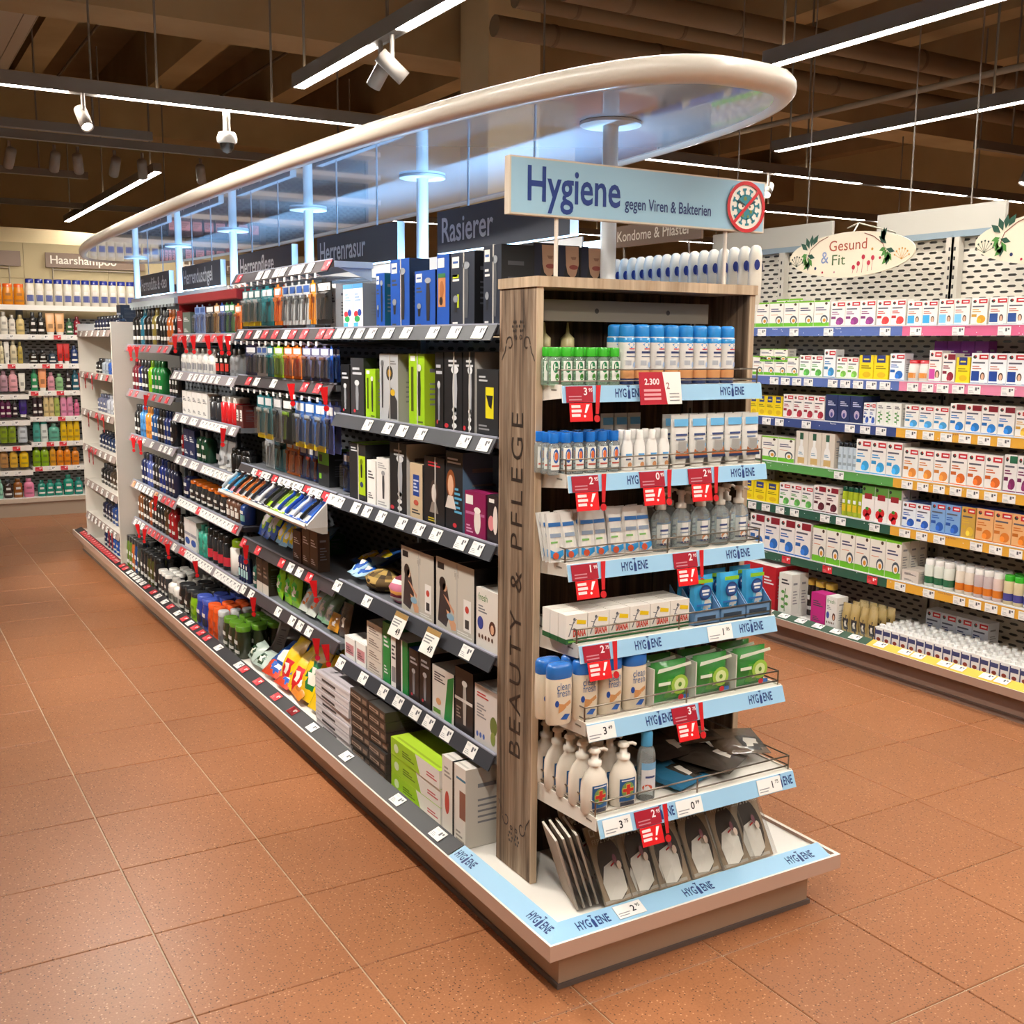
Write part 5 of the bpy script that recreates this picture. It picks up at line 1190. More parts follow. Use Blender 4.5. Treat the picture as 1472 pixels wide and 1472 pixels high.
    ('L', 0.142, 1.2108, 3.917, 3.425, 0.128, 'box', 5, 'white', 'small cream carton', 'box', 'third Herrenpflege shelf', {'art': 'plain', 'd': 0.06, 'rows': 1}),
    ('L', 0.142, 1.2108, 3.422, 3.233, 0.12, 'can', 2, 'charcoal', 'short shaving foam can', 'can', 'third Herrenpflege shelf', {'rows': 1}),
    ('L', 0.142, 1.2108, 3.225, 2.954, 0.13, 'can', 3, 'red', 'red and white shaving foam can', 'can', 'third Herrenpflege shelf', {'cap': 'white', 'rows': 1}),
    ('L', 0.142, 1.2108, 2.943, 2.838, 0.1, 'box', 2, '5a2420', 'dark red carton with white label', 'box', 'third Herrenpflege shelf', {'art': 'whitelab', 'd': 0.07, 'rows': 1}),
    ('L', 0.142, 0.9838, 3.995, 3.93, 0.15, 'sbottle', 1, 'dark red', 'square bottle', 'bottle', 'fourth Herrenpflege shelf', {'rows': 1}),
    ('L', 0.142, 0.9838, 3.92, 3.697, 0.15, 'box', 2, 'navy', 'navy lotion carton', 'box', 'fourth Herrenpflege shelf', {'art': 'plain', 'd': 0.05, 'rows': 1}),
    ('L', 0.142, 0.9838, 3.688, 3.497, 0.16, 'sbottle', 2, 'dark green', 'tall aftershave bottle', 'bottle', 'fourth Herrenpflege shelf', {'rows': 1}),
    ('L', 0.142, 0.9838, 3.342, 3.083, 0.14, 'tube', 2, 'silver', 'shaving cream tube', 'tube', 'fourth Herrenpflege shelf', {'rows': 1}),
    ('L', 0.142, 0.9838, 3.076, 2.845, 0.12, 'can', 3, 'black', 'gel can', 'can', 'fourth Herrenpflege shelf', {'rows': 1}),
    ('L', 0.142, 0.7558, 3.995, 3.873, 0.15, 'sbottle', 1, 'navy', 'tall balm bottle', 'bottle', 'fifth Herrenpflege shelf', {'rows': 1}),
    ('L', 0.142, 0.7558, 3.863, 3.179, 0.11, 'sbottle', 6, '2c2a2c', 'black jar with orange lid', 'jar', 'fifth Herrenpflege shelf', {'capc': 'orange', 'rows': 1}),
    ('L', 0.142, 0.7558, 3.171, 2.962, 0.12, 'sbottle', 3, '6a4a3c', 'brown bottle with white label', 'bottle', 'fifth Herrenpflege shelf', {'band': 'e4dcd4', 'rows': 1}),
    ('L', 0.142, 0.7558, 2.954, 2.866, 0.12, 'sbottle', 1, '2d4d96', 'blue bottle', 'bottle', 'fifth Herrenpflege shelf', {'band': '7fb5b0', 'rows': 1}),
    ('L', 0.142, 0.4768, 4.14, 4.008, 0.16, 'sbottle', 2, '2a211c', 'black tapered bottle', 'bottle', 'fifth Herrenduschgel shelf', {'rows': 1}),
    ('L', 0.142, 0.4838, 3.976, 3.726, 0.16, 'box', 2, 'e9e6e4', 'white carton with a blue wave', 'box', 'sixth Herrenpflege shelf', {'art': 'bluewave', 'd': 0.07, 'rows': 1}),
    ('L', 0.142, 0.4838, 3.713, 3.559, 0.16, 'sbottle', 2, '3fae98', 'mint green tube', 'tube', 'sixth Herrenpflege shelf', {'rows': 1}),
    ('L', 0.142, 0.4838, 3.55, 3.184, 0.17, 'can', 4, '26272b', 'black foam can with coloured foot', 'can', 'sixth Herrenpflege shelf', {'rows': 1, 'band': 'c03040'}),
    ('L', 0.142, 0.4838, 3.173, 3.019, 0.17, 'can', 1, 'white', 'tall foam can with lime cap', 'can', 'sixth Herrenpflege shelf', {'cap': 'lime', 'rows': 1}),
    ('L', 0.07, 0.1518, 4.359, 4.135, 0.14, 'sbottle', 3, '35363a', 'grey bottle with white cap', 'bottle', 'Herrenpflege deck', {'capc': 'white', 'rows': 3}),
    ('L', 0.07, 0.1518, 4.126, 3.912, 0.14, 'sbottle', 2, 'ece8e2', 'white bottle with dark print', 'bottle', 'Herrenpflege deck', {'rows': 3, 'band': '4a4a44'}),
    ('L', 0.07, 0.1518, 3.896, 3.542, 0.15, 'sbottle', 3, '1d1d1f,1d1d1f,84b81c', 'deodorant with flat cap', 'bottle', 'Herrenpflege deck', {'capc': '2e3033', 'rows': 3}),
    ('L', 0.07, 0.1518, 3.527, 3.317, 0.16, 'sbottle', 2, '2b3f9a', 'shower gel with blue flat cap', 'bottle', 'Herrenpflege deck', {'capc': '4a5fc0', 'rows': 3, 'band': '20222c'}),
    ('L', 0.07, 0.1518, 3.308, 3.139, 0.16, 'sbottle', 2, 'd9541f', 'shower gel with orange flat cap', 'bottle', 'Herrenpflege deck', {'capc': 'f0642c', 'rows': 3}),
    ('L', 0.07, 0.1518, 3.131, 3.058, 0.16, 'sbottle', 1, '8a8a8e', 'silver capped bottle', 'bottle', 'Herrenpflege deck', {'capc': 'c9c9cc', 'rows': 3}),
    ('L', 0.07, 0.1518, 3.05, 2.767, 0.15, 'sbottle', 3, '2b3320', 'dark bottle with green shoulder', 'bottle', 'Herrenpflege deck', {'capc': '5d8f26', 'rows': 3}),
    ('L', 0.142, 1.5698, 5.103, 4.383, 0.22, 'sbottle', 7, '1d1d1f,2b6f86,1d1d1f,8a7a3c,1d1d1f', 'hanging black bottle', 'bottle', 'top Herrenduschgel shelf', {'rows': 1}),
    ('L', 0.142, 1.5698, 4.372, 4.008, 0.2, 'sbottle', 5, '1d1d1f,b05a20,1d1d1f', 'slim dark bottle', 'bottle', 'top Herrenduschgel shelf', {'rows': 1}),
    ('L', 0.142, 1.2938, 5.165, 4.384, 0.19, 'sbottle', 9, '6e1f2b,1f2a5a,232427,8bc21c,1f7f3c,1f7f3c', 'deodorant spray can', 'can', 'second Herrenduschgel shelf', {'rows': 1}),
    ('L', 0.142, 1.2938, 4.207, 4.017, 0.16, 'sbottle', 3, '232427', 'deodorant stick', 'bottle', 'second Herrenduschgel shelf', {'rows': 1}),
    ('L', 0.142, 1.0138, 5.152, 4.164, 0.19, 'sbottle', 13, '1f2023,4a8ac8,d98a3a,1f4f8a,232427,1c2f6a,1f2023', 'tall body spray', 'can', 'third Herrenduschgel shelf', {'rows': 1}),
    ('L', 0.142, 0.7208, 5.019, 4.32, 0.19, 'sbottle', 9, '1b2550,4a5a9a,232427,1b2f7a,222c4c', 'shower gel', 'bottle', 'fourth Herrenduschgel shelf', {'rows': 1}),
    ('L', 0.142, 0.7208, 4.309, 4.167, 0.19, 'sbottle', 2, '232640', 'wide shower gel', 'bottle', 'fourth Herrenduschgel shelf', {'rows': 1}),
    ('L', 0.142, 0.4768, 5.165, 4.382, 0.19, 'sbottle', 10, '7a4a2a,3a2a22,9a4a26,232427,2a2a2c,56432a', 'shower gel', 'bottle', 'fifth Herrenduschgel shelf', {'rows': 1}),
    ('L', 0.142, 0.4768, 4.371, 4.204, 0.18, 'sbottle', 2, 'a81e24', 'red shower gel', 'bottle', 'fifth Herrenduschgel shelf', {'rows': 1}),
    ('L', 0.07, 0.1518, 5.222, 4.833, 0.21, 'sbottle', 5, '58722c,b0602c,1f3f70,3a3f3a', 'shower gel with black flat cap', 'bottle', 'Herrenduschgel deck', {'capc': '2b2c2e', 'rows': 3}),
    ('L', 0.07, 0.1518, 4.819, 4.382, 0.19, 'sbottle', 5, '26272a,4a4a24,26272a', 'black shower gel with lime speck', 'bottle', 'Herrenduschgel deck', {'capc': '1d1e20', 'rows': 3}),
    ('L', 0.09, 1.6608, 6.1, 5.35, 0.1, 'sbottle', 7, '2b2f44,1d2030', 'small flacon', 'bottle', 'top far unit shelf', {'rows': 1}),
    ('L', 0.09, 1.3758, 6.1, 5.35, 0.1, 'sbottle', 7, '26262a,aab4c0,3a62b4,d5d8da', 'small flacon', 'bottle', 'second far unit shelf', {'rows': 1}),
    ('L', 0.09, 1.1108, 6.1, 5.35, 0.12, 'sbottle', 7, '6a6f8a,c5c9d4,2b2c30', 'small flacon', 'bottle', 'third far unit shelf', {'rows': 1}),
    ('L', 0.09, 0.8558, 6.1, 5.35, 0.12, 'sbottle', 7, '26304c,2a3a5a,1f2024', 'small flacon', 'bottle', 'fourth far unit shelf', {'rows': 1}),
    ('L', 0.09, 0.6008, 6.1, 5.35, 0.14, 'sbottle', 7, '232427,4a3f34,232427', 'small flacon', 'bottle', 'fifth far unit shelf', {'rows': 1}),
    ('L', 0.09, 0.3558, 6.1, 5.35, 0.14, 'sbottle', 7, '232640,2b4a8a,e0dcd4', 'small flacon', 'bottle', 'sixth far unit shelf', {'rows': 1}),
    ('L', 0.09, 0.1518, 6.1, 5.35, 0.13, 'sbottle', 7, '1f2f5a,2c5ab0,232427', 'small flacon', 'bottle', 'far unit deck', {'rows': 1}),
    ('E', 8.855, 1.9058, -0.269, 0.008, 0.19, 'sbottle', 3, 'dd8a1c', 'shampoo with orange cap', 'bottle', 'top hair care shelf', {'capc': 'e8641c'}),
    ('E', 8.855, 1.9058, 0.013, 1.214, 0.238, 'sbottle', 15, 'e2dccd', 'cream shampoo with navy cap and band', 'bottle', 'top hair care shelf', {'capc': '1f2f86', 'band': '4a5590'}),
    ('E', 8.855, 1.9058, 1.226, 1.365, 0.233, 'box', 4, '241a24', 'black colour carton', 'box', 'top hair care shelf', {'art': 'pinklab', 'd': 0.05}),
    ('E', 8.855, 1.6428, -0.214, -0.144, 0.203, 'sbottle', 1, 'e8e2d4', 'white conditioner with red seal', 'bottle', 'second hair care shelf', {}),
    ('E', 8.855, 1.6428, -0.14, -0.083, 0.177, 'sbottle', 1, 'e4ddd0', 'second white conditioner', 'bottle', 'second hair care shelf', {}),
    ('E', 8.855, 1.6428, -0.079, -0.006, 0.178, 'sbottle', 1, 'd8c184', 'gold repair jar with red bands', 'bottle', 'second hair care shelf', {}),
    ('E', 8.855, 1.6428, 0.03, 0.165, 0.203, 'sbottle', 2, '26231f', 'black repair shampoo', 'bottle', 'second hair care shelf', {}),
    ('E', 8.855, 1.6428, 0.169, 0.334, 0.201, 'tube', 2, 'e6b078', 'white and orange hair tube', 'tube', 'second hair care shelf', {}),
    ('E', 8.855, 1.6428, 0.344, 0.408, 0.154, 'sbottle', 1, '2f5a3a', 'dark green shampoo', 'bottle', 'second hair care shelf', {}),
    ('E', 8.855, 1.6428, 0.412, 0.473, 0.172, 'sbottle', 1, '8a1e30', 'dark red shampoo', 'bottle', 'second hair care shelf', {}),
    ('E', 8.855, 1.3808, -0.229, -0.195, 0.203, 'sbottle', 1, 'dcd0a8', 'pale hair oil', 'bottle', 'third hair care shelf', {}),
    ('E', 8.855, 1.3808, -0.191, -0.148, 0.198, 'tube', 1, 'e9e5da', 'white lotion tube', 'tube', 'third hair care shelf', {}),
    ('E', 8.855, 1.3808, -0.144, -0.083, 0.21, 'sbottle', 1, 'ded2b0', 'cream hair milk', 'bottle', 'third hair care shelf', {}),
    ('E', 8.855, 1.3808, -0.079, -0.036, 0.199, 'sbottle', 1, 'b5a04f', 'gold spray', 'bottle', 'third hair care shelf', {}),
    ('E', 8.855, 1.3808, 0.014, 0.172, 0.123, 'sbottle', 2, '221c18', 'low black mask jar', 'bottle', 'third hair care shelf', {}),
    ('E', 8.855, 1.3808, 0.179, 0.251, 0.118, 'sbottle', 1, '2a3c4c', 'low blue black jar', 'bottle', 'third hair care shelf', {}),
    ('E', 8.855, 1.3808, 0.255, 0.365, 0.185, 'tube', 2, 'c5261f', 'red hair tube', 'tube', 'third hair care shelf', {}),
    ('E', 8.855, 1.3808, 0.372, 0.438, 0.169, 'sbottle', 1, '1d3568', 'navy lotion bottle', 'bottle', 'third hair care shelf', {}),
    ('E', 8.855, 1.1338, -0.243, -0.174, 0.187, 'sbottle', 1, 'b892a0', 'mauve tapered shampoo', 'bottle', 'fourth hair care shelf', {}),
    ('E', 8.855, 1.1338, -0.168, -0.09, 0.192, 'sbottle', 1, 'e4a6ae', 'pink wide shampoo', 'bottle', 'fourth hair care shelf', {}),
    ('E', 8.855, 1.1338, -0.086, -0.028, 0.164, 'tube', 1, 'e4e2d6', 'white small tube', 'tube', 'fourth hair care shelf', {}),
    ('E', 8.855, 1.1338, 0.017, 0.078, 0.203, 'sbottle', 1, '2f8a5a', 'green conditioner', 'bottle', 'fourth hair care shelf', {}),
    ('E', 8.855, 1.1338, 0.082, 0.154, 0.214, 'tube', 1, 'ee9f6a', 'orange tube', 'tube', 'fourth hair care shelf', {}),
    ('E', 8.855, 1.1338, 0.159, 0.223, 0.169, 'sbottle', 1, 'd894a4', 'pink jar shampoo', 'bottle', 'fourth hair care shelf', {}),
    ('E', 8.855, 1.1338, 0.227, 0.298, 0.157, 'sbottle', 1, '8fbf86', 'mint shampoo', 'bottle', 'fourth hair care shelf', {}),
    ('E', 8.855, 1.1338, 0.313, 0.366, 0.202, 'sbottle', 1, '2a2226', 'black spray', 'bottle', 'fourth hair care shelf', {}),
    ('E', 8.855, 1.1338, 0.37, 0.437, 0.19, 'sbottle', 1, '1f5668', 'petrol shampoo', 'bottle', 'fourth hair care shelf', {}),
    ('E', 8.855, 0.8978, -0.256, -0.16, 0.182, 'sbottle', 2, '5a1442', 'plum shampoo', 'bottle', 'fifth hair care shelf', {}),
    ('E', 8.855, 0.8978, -0.154, -0.103, 0.164, 'sbottle', 1, '2a1c2a', 'black conditioner', 'bottle', 'fifth hair care shelf', {}),
    ('E', 8.855, 0.8978, -0.097, -0.024, 0.191, 'tube', 1, '3a1f7a', 'purple tube', 'tube', 'fifth hair care shelf', {}),
    ('E', 8.855, 0.8978, 0.019, 0.107, 0.211, 'sbottle', 2, '34262c', 'dark rose spray with white cap', 'bottle', 'fifth hair care shelf', {'capc': 'efebe4'}),
    ('E', 8.855, 0.8978, 0.112, 0.254, 0.209, 'sbottle', 3, 'd6c08c,a8b860', 'fruit spray with white cap', 'bottle', 'fifth hair care shelf', {'capc': 'efebe4'}),
    ('E', 8.855, 0.8978, 0.258, 0.372, 0.207, 'sbottle', 2, 'dd8fb0', 'pink spray with white cap', 'bottle', 'fifth hair care shelf', {'capc': 'efebe4'}),
    ('E', 8.855, 0.8978, 0.378, 0.426, 0.154, 'sbottle', 1, 'd46a90', 'rose bottle', 'bottle', 'fifth hair care shelf', {}),
    ('E', 8.855, 0.6658, -0.27, -0.13, 0.202, 'sbottle', 2, '86a028', 'olive green shampoo', 'bottle', 'sixth hair care shelf', {}),
    ('E', 8.855, 0.6658, -0.12, -0.033, 0.199, 'sbottle', 1, 'c9d2da', 'clear blue shampoo', 'bottle', 'sixth hair care shelf', {}),
    ('E', 8.855, 0.6658, 0.009, 0.141, 0.195, 'sbottle', 2, '4aa095,dfe6e2', 'shampoo with teal cap', 'bottle', 'sixth hair care shelf', {'capc': '2f9a90'}),
    ('E', 8.855, 0.6658, 0.144, 0.244, 0.169, 'sbottle', 1, '66b09a', 'teal mask jar', 'bottle', 'sixth hair care shelf', {}),
    ('E', 8.855, 0.6658, 0.248, 0.42, 0.193, 'sbottle', 3, 'e0b81c', 'yellow shampoo', 'bottle', 'sixth hair care shelf', {'capc': 'f0cf20'}),
    ('E', 8.855, 0.4388, -0.282, -0.207, 0.179, 'sbottle', 1, 'b98a52', 'caramel shampoo', 'bottle', 'seventh hair care shelf', {}),
    ('E', 8.855, 0.4388, -0.2, -0.128, 0.176, 'sbottle', 1, 'e0b43c', 'golden shampoo', 'bottle', 'seventh hair care shelf', {}),
    ('E', 8.855, 0.4388, -0.116, -0.034, 0.173, 'sbottle', 1, 'e8c41c', 'round yellow shampoo', 'bottle', 'seventh hair care shelf', {}),
    ('E', 8.855, 0.4388, -0.003, 0.139, 0.195, 'sbottle', 2, '86ae1c', 'lime shampoo', 'bottle', 'seventh hair care shelf', {}),
    ('E', 8.855, 0.4388, 0.143, 0.198, 0.197, 'sbottle', 1, 'd99a24', 'honey shampoo', 'bottle', 'seventh hair care shelf', {}),
    ('E', 8.855, 0.4388, 0.203, 0.33, 0.182, 'sbottle', 2, 'e0861c', 'orange shampoo', 'bottle', 'seventh hair care shelf', {}),
    ('E', 8.855, 0.4388, 0.336, 0.404, 0.166, 'sbottle', 1, 'dd8420', 'conical orange bottle', 'bottle', 'seventh hair care shelf', {}),
    ('E', 8.765, 0.1718, -0.317, -0.278, 0.172, 'sbottle', 1, '8ec4ae', 'mint conditioner', 'bottle', 'hair care deck', {}),
    ('E', 8.765, 0.1718, -0.272, -0.196, 0.169, 'sbottle', 1, '35201c', 'dark brown conditioner', 'bottle', 'hair care deck', {}),
    ('E', 8.765, 0.1718, -0.192, -0.11, 0.175, 'sbottle', 1, '8a5018', 'amber brown conditioner', 'bottle', 'hair care deck', {}),
    ('E', 8.765, 0.1718, -0.106, -0.013, 0.17, 'sbottle', 1, 'dd7fa0', 'pink conditioner', 'bottle', 'hair care deck', {}),
    ('E', 8.765, 0.1718, 0.013, 0.231, 0.149, 'sbottle', 3, '1c8270', 'teal shampoo', 'bottle', 'hair care deck', {}),
    ('E', 8.765, 0.1718, 0.236, 0.327, 0.186, 'sbottle', 1, '178a72', 'tall teal family shampoo', 'bottle', 'hair care deck', {}),
    ('E', 8.765, 0.1718, 0.332, 0.409, 0.158, 'sbottle', 1, '1a7f74', 'medium teal shampoo', 'bottle', 'hair care deck', {}),
    ('E', 8.855, 1.6428, 1.3, 2.2, 0.17, 'box', 8, '2a1d26', 'dark hair colour carton', 'box', 'second hair care shelf', {'art': 'pinklab', 'd': 0.06}),
    ('E', 8.855, 1.9058, 1.45, 2.25, 0.17, 'box', 8, '2a2624,6b2a24', 'boxed hair colour', 'box', 'top hair care shelf', {'art': 'pinklab', 'd': 0.06}),
    ('L', 2.962, 1.7008, 2.676, 2.023, 0.135, 'box', 6, 'f0ece4', 'white remedy carton with green base', 'box', 'top vitamin shelf', {'art': 'herb', 'd': 0.06, 'rows': 1}),
    ('L', 3.062, 1.7008, 2.511, 2.312, 0.155, 'box', 2, 'efece6', 'remedy carton stacked behind with a green lid', 'box', 'top vitamin shelf', {'art': 'herb', 'd': 0.06, 'rows': 1, 'top': '7cc02c'}),
    ('L', 2.962, 1.7008, 2.015, 1.725, 0.127, 'box', 3, 'f1ede6', 'white vitamin carton with purple berries', 'box', 'top vitamin shelf', {'art': 'med:8a3a7a', 'd': 0.06, 'rows': 1}),
    ('L', 2.962, 1.7008, 1.718, 1.544, 0.125, 'box', 2, 'f1ede6', 'white vitamin carton with red berries', 'box', 'top vitamin shelf', {'art': 'med:d03a3a', 'd': 0.06, 'rows': 1}),
    ('L', 2.962, 1.7008, 1.535, 1.362, 0.115, 'box', 2, 'f1ede6', 'white collagen carton with a woman', 'box', 'top vitamin shelf', {'art': 'medp:3fa6dc', 'd': 0.06, 'rows': 1}),
    ('L', 2.962, 1.7008, 1.357, 1.191, 0.119, 'box', 2, 'f1ede6', 'white hair vitamin carton with pale blue', 'box', 'top vitamin shelf', {'art': 'medp:7cc4ea', 'd': 0.06, 'rows': 1}),
    ('L', 2.962, 1.7008, 1.185, 1.1, 0.119, 'box', 1, 'f1ede6', 'vitamin carton with a yellow lid', 'box', 'top vitamin shelf', {'art': 'med:d9a02c', 'd': 0.06, 'rows': 1, 'top': 'e8c23c'}),
    ('L', 2.962, 1.7008, 1.093, 0.912, 0.119, 'box', 2, 'f1ede6', 'white sleep vitamin carton with dark blue', 'box', 'top vitamin shelf', {'art': 'medp:2a4a8a', 'd': 0.06, 'rows': 1}),
    ('L', 2.962, 1.4408, 2.661, 2.224, 0.104, 'box', 5, 'f0ece4', 'small white carton with green base', 'box', 'second vitamin shelf', {'art': 'herb', 'd': 0.06, 'rows': 1}),
    ('L', 2.962, 1.5158, 2.52, 2.303, 0.07, 'box', 2, 'f0ece4', 'small white carton stacked on others', 'box', 'second vitamin shelf', {'art': 'herb', 'd': 0.06, 'rows': 1}),
    ('L', 2.962, 1.4408, 2.216, 2.051, 0.114, 'box', 2, 'eef0ea', 'white carton with green and blue print', 'box', 'second vitamin shelf', {'art': 'med:5aa84a', 'd': 0.06, 'rows': 1}),
    ('L', 2.962, 1.4408, 2.045, 1.965, 0.145, 'box', 1, 'eef0f2', 'taller white and blue carton', 'box', 'second vitamin shelf', {'art': 'med:3f8ac0', 'd': 0.06, 'rows': 1}),
    ('L', 2.962, 1.4408, 1.957, 1.814, 0.107, 'box', 2, 'f1efe8', 'white carton with fruit', 'box', 'second vitamin shelf', {'art': 'med:7cb84a', 'd': 0.06, 'rows': 1}),
    ('L', 2.962, 1.4408, 1.809, 1.627, 0.119, 'box', 2, 'f0d21c', 'yellow carton with navy head', 'box', 'second vitamin shelf', {'art': 'yel', 'd': 0.06, 'rows': 1}),
    ('L', 2.962, 1.4408, 1.619, 1.53, 0.13, 'box', 1, 'e8edf2', 'blue and white carton', 'box', 'second vitamin shelf', {'art': 'med:2a66b4', 'd': 0.06, 'rows': 1, 'top': '2a4a9a'}),
    ('L', 2.962, 1.4408, 1.522, 1.396, 0.1, 'sbottle', 2, 'efe8e0', 'white jar with red cap and fruit', 'jar', 'second vitamin shelf', {'art': 'med', 'd': 0.06, 'rows': 1, 'capc': 'c8202a', 'band': 'd98a3a'}),
    ('L', 2.962, 1.4408, 1.392, 1.321, 0.146, 'box', 1, 'f0e9e4', 'white and pink pregnancy carton', 'box', 'second vitamin shelf', {'art': 'medp:c84a9a', 'd': 0.06, 'rows': 1}),
    ('L', 2.962, 1.4408, 1.317, 1.247, 0.134, 'box', 1, 'efe9e2', 'white carton with dark red head and mango', 'box', 'second vitamin shelf', {'art': 'med:8a1f30', 'd': 0.06, 'rows': 1, 'head': '8a1f30'}),
    ('L', 2.962, 1.4408, 1.243, 1.169, 0.117, 'box', 1, 'f0d21c', 'single yellow carton right', 'box', 'second vitamin shelf', {'art': 'yel', 'd': 0.06, 'rows': 1}),
    ('L', 2.962, 1.4408, 1.165, 0.893, 0.137, 'box', 3, 'eef0f2', 'white and navy carton with a woman', 'box', 'second vitamin shelf', {'art': 'medp:1f3f8a', 'd': 0.06, 'rows': 1, 'top': '1f2f6a'}),
    ('L', 3.102, 1.4408, 1.48, 1.182, 0.19, 'box', 4, '8a2a8a', 'purple carton behind, on top of others', 'box', 'second vitamin shelf', {'art': 'plain', 'd': 0.06, 'rows': 1}),
    ('L', 2.962, 1.2188, 2.584, 2.328, 0.108, 'box', 4, 'f0d21c', 'small yellow carton with navy head', 'box', 'third vitamin shelf', {'art': 'yel', 'd': 0.06, 'rows': 2}),
    ('L', 2.962, 1.2188, 2.322, 2.023, 0.126, 'box', 4, 'efe9e4', 'white carton with red tag', 'box', 'third vitamin shelf', {'art': 'med:a02a3a', 'd': 0.06, 'rows': 2}),
    ('L', 2.962, 1.2188, 2.019, 1.77, 0.138, 'box', 3, '25305a', 'navy carton with lime edge', 'box', 'third vitamin shelf', {'art': 'navy', 'd': 0.06, 'rows': 2, 'top': '8ac02c'}),
    ('L', 2.962, 1.2188, 1.765, 1.689, 0.107, 'box', 2, 'eef0f0', 'slim white and blue carton', 'box', 'third vitamin shelf', {'art': 'med:3a5aa8', 'd': 0.06, 'rows': 2}),
    ('L', 2.962, 1.2188, 1.684, 1.532, 0.113, 'box', 3, 'efeee6', 'slim white carton with green twig', 'box', 'third vitamin shelf', {'art': 'twig', 'd': 0.06, 'rows': 2}),
    ('L', 2.962, 1.2188, 1.512, 1.263, 0.11, 'box', 3, 'f0ece6', 'white joint carton with red tag', 'box', 'third vitamin shelf', {'art': 'med:4a9ad0', 'd': 0.06, 'rows': 2}),
    ('L', 2.962, 1.2188, 1.258, 0.925, 0.13, 'box', 4, 'f0ece6', 'white magnesium carton with blue drop', 'box', 'third vitamin shelf', {'art': 'med:2f7ac4', 'd': 0.06, 'rows': 2, 'head': '7e1a22'}),
    ('L', 2.962, 1.2188, 0.922, 0.851, 0.116, 'box', 1, 'f0ece6', 'white carton at the right edge', 'box', 'third vitamin shelf', {'art': 'med:e0a83c', 'd': 0.06, 'rows': 2}),
    ('L', 2.962, 0.9758, 2.476, 2.222, 0.133, 'box', 2, 'efeae0', 'low white and green carton', 'box', 'fourth vitamin shelf', {'art': 'herb', 'd': 0.06, 'rows': 2}),
    ('L', 2.962, 0.9758, 2.216, 1.94, 0.179, 'box', 3, 'd9cfc0', 'beige spray bottle carton', 'box', 'fourth vitamin shelf', {'art': 'spray', 'd': 0.06, 'rows': 2}),
    ('L', 2.962, 0.9758, 1.935, 1.803, 0.14, 'sbottle', 4, 'c9d6e0', 'small dropper bottle with black cap', 'bottle', 'fourth vitamin shelf', {'art': 'med', 'd': 0.06, 'rows': 2, 'capc': '1d1d20'}),
    ('L', 2.962, 0.9758, 1.798, 1.511, 0.167, 'box', 3, 'f0ece6', 'white eye carton with blue panel', 'box', 'fourth vitamin shelf', {'art': 'med:3fa0d8', 'd': 0.06, 'rows': 2}),
    ('L', 2.962, 0.9758, 1.504, 1.24, 0.148, 'box', 3, 'f0ece6', 'white multivitamin carton with colours', 'box', 'fourth vitamin shelf', {'art': 'med:e08a3c', 'd': 0.06, 'rows': 2}),
    ('L', 2.962, 0.9758, 1.236, 0.966, 0.154, 'box', 3, 'f0ece6', 'white vitamin carton with orange fruit', 'box', 'fourth vitamin shelf', {'art': 'med:d86a2a', 'd': 0.06, 'rows': 2}),
    ('L', 2.962, 0.9758, 0.96, 0.83, 0.164, 'box', 2, 'ece8e4', 'white carton with maroon foot', 'box', 'fourth vitamin shelf', {'art': 'med:7a2a5a', 'd': 0.06, 'rows': 2, 'head': '2f6a4a'}),
    ('L', 2.962, 0.7408, 2.62, 2.327, 0.107, 'box', 3, 'efd51e', 'yellow effervescent carton', 'box', 'fifth vitamin shelf', {'art': 'yel', 'd': 0.06, 'rows': 2}),
    ('L', 2.962, 0.7408, 2.321, 2.073, 0.122, 'box', 3, 'efeae6', 'white carton with small fruit', 'box', 'fifth vitamin shelf', {'art': 'med:5aa04a', 'd': 0.06, 'rows': 2}),
    ('L', 2.962, 0.7408, 2.068, 1.897, 0.137, 'box', 2, 'efe6e0', 'white carton with dark red cap', 'box', 'fifth vitamin shelf', {'art': 'med:5a1f2a', 'd': 0.06, 'rows': 2, 'head': '8a1f2c'}),
    ('L', 2.962, 0.7408, 1.892, 1.748, 0.151, 'sbottle', 4, 'a8b82c', 'lime energy stick', 'stick', 'fifth vitamin shelf', {'art': 'med', 'd': 0.06, 'rows': 2, 'capc': '174a34', 'band': 'e0c02c'}),
    ('L', 2.962, 0.7408, 1.743, 1.498, 0.174, 'box', 3, 'f0ece8', 'white carton with strawberries', 'box', 'fifth vitamin shelf', {'art': 'berry', 'd': 0.06, 'rows': 2, 'top': '8ac83c'}),
    ('L', 2.962, 0.7408, 1.491, 1.328, 0.124, 'box', 2, 'e6ecf2', 'white and blue carton with orange ring', 'box', 'fifth vitamin shelf', {'art': 'med:2a5ab0', 'd': 0.06, 'rows': 2, 'top': '1f3a80'}),
    ('L', 2.962, 0.7408, 1.326, 1.162, 0.141, 'box', 2, '7fa8d8', 'blue fizzy carton', 'box', 'fifth vitamin shelf', {'art': 'med:2a5ab0', 'd': 0.06, 'rows': 2, 'top': '1f3a80'}),
    ('L', 2.962, 0.7408, 1.158, 1.084, 0.143, 'box', 1, 'c8a04a', 'gold carton', 'box', 'fifth vitamin shelf', {'art': 'med:e0b83c', 'd': 0.06, 'rows': 2, 'top': '1f3a80'}),
    ('L', 2.962, 0.7408, 1.08, 0.809, 0.145, 'box', 3, 'e6b078', 'orange carton with white head', 'box', 'fifth vitamin shelf', {'art': 'med:d87a2a', 'd': 0.06, 'rows': 2, 'top': '1f3a80'}),
    ('L', 2.962, 0.4758, 2.54, 2.072, 0.192, 'box', 4, 'efeae6', 'white blue carton, dark red tag', 'box', 'sixth vitamin shelf', {'art': 'med:2f6ab8', 'd': 0.06, 'rows': 2, 'head': '8a1f2c'}),
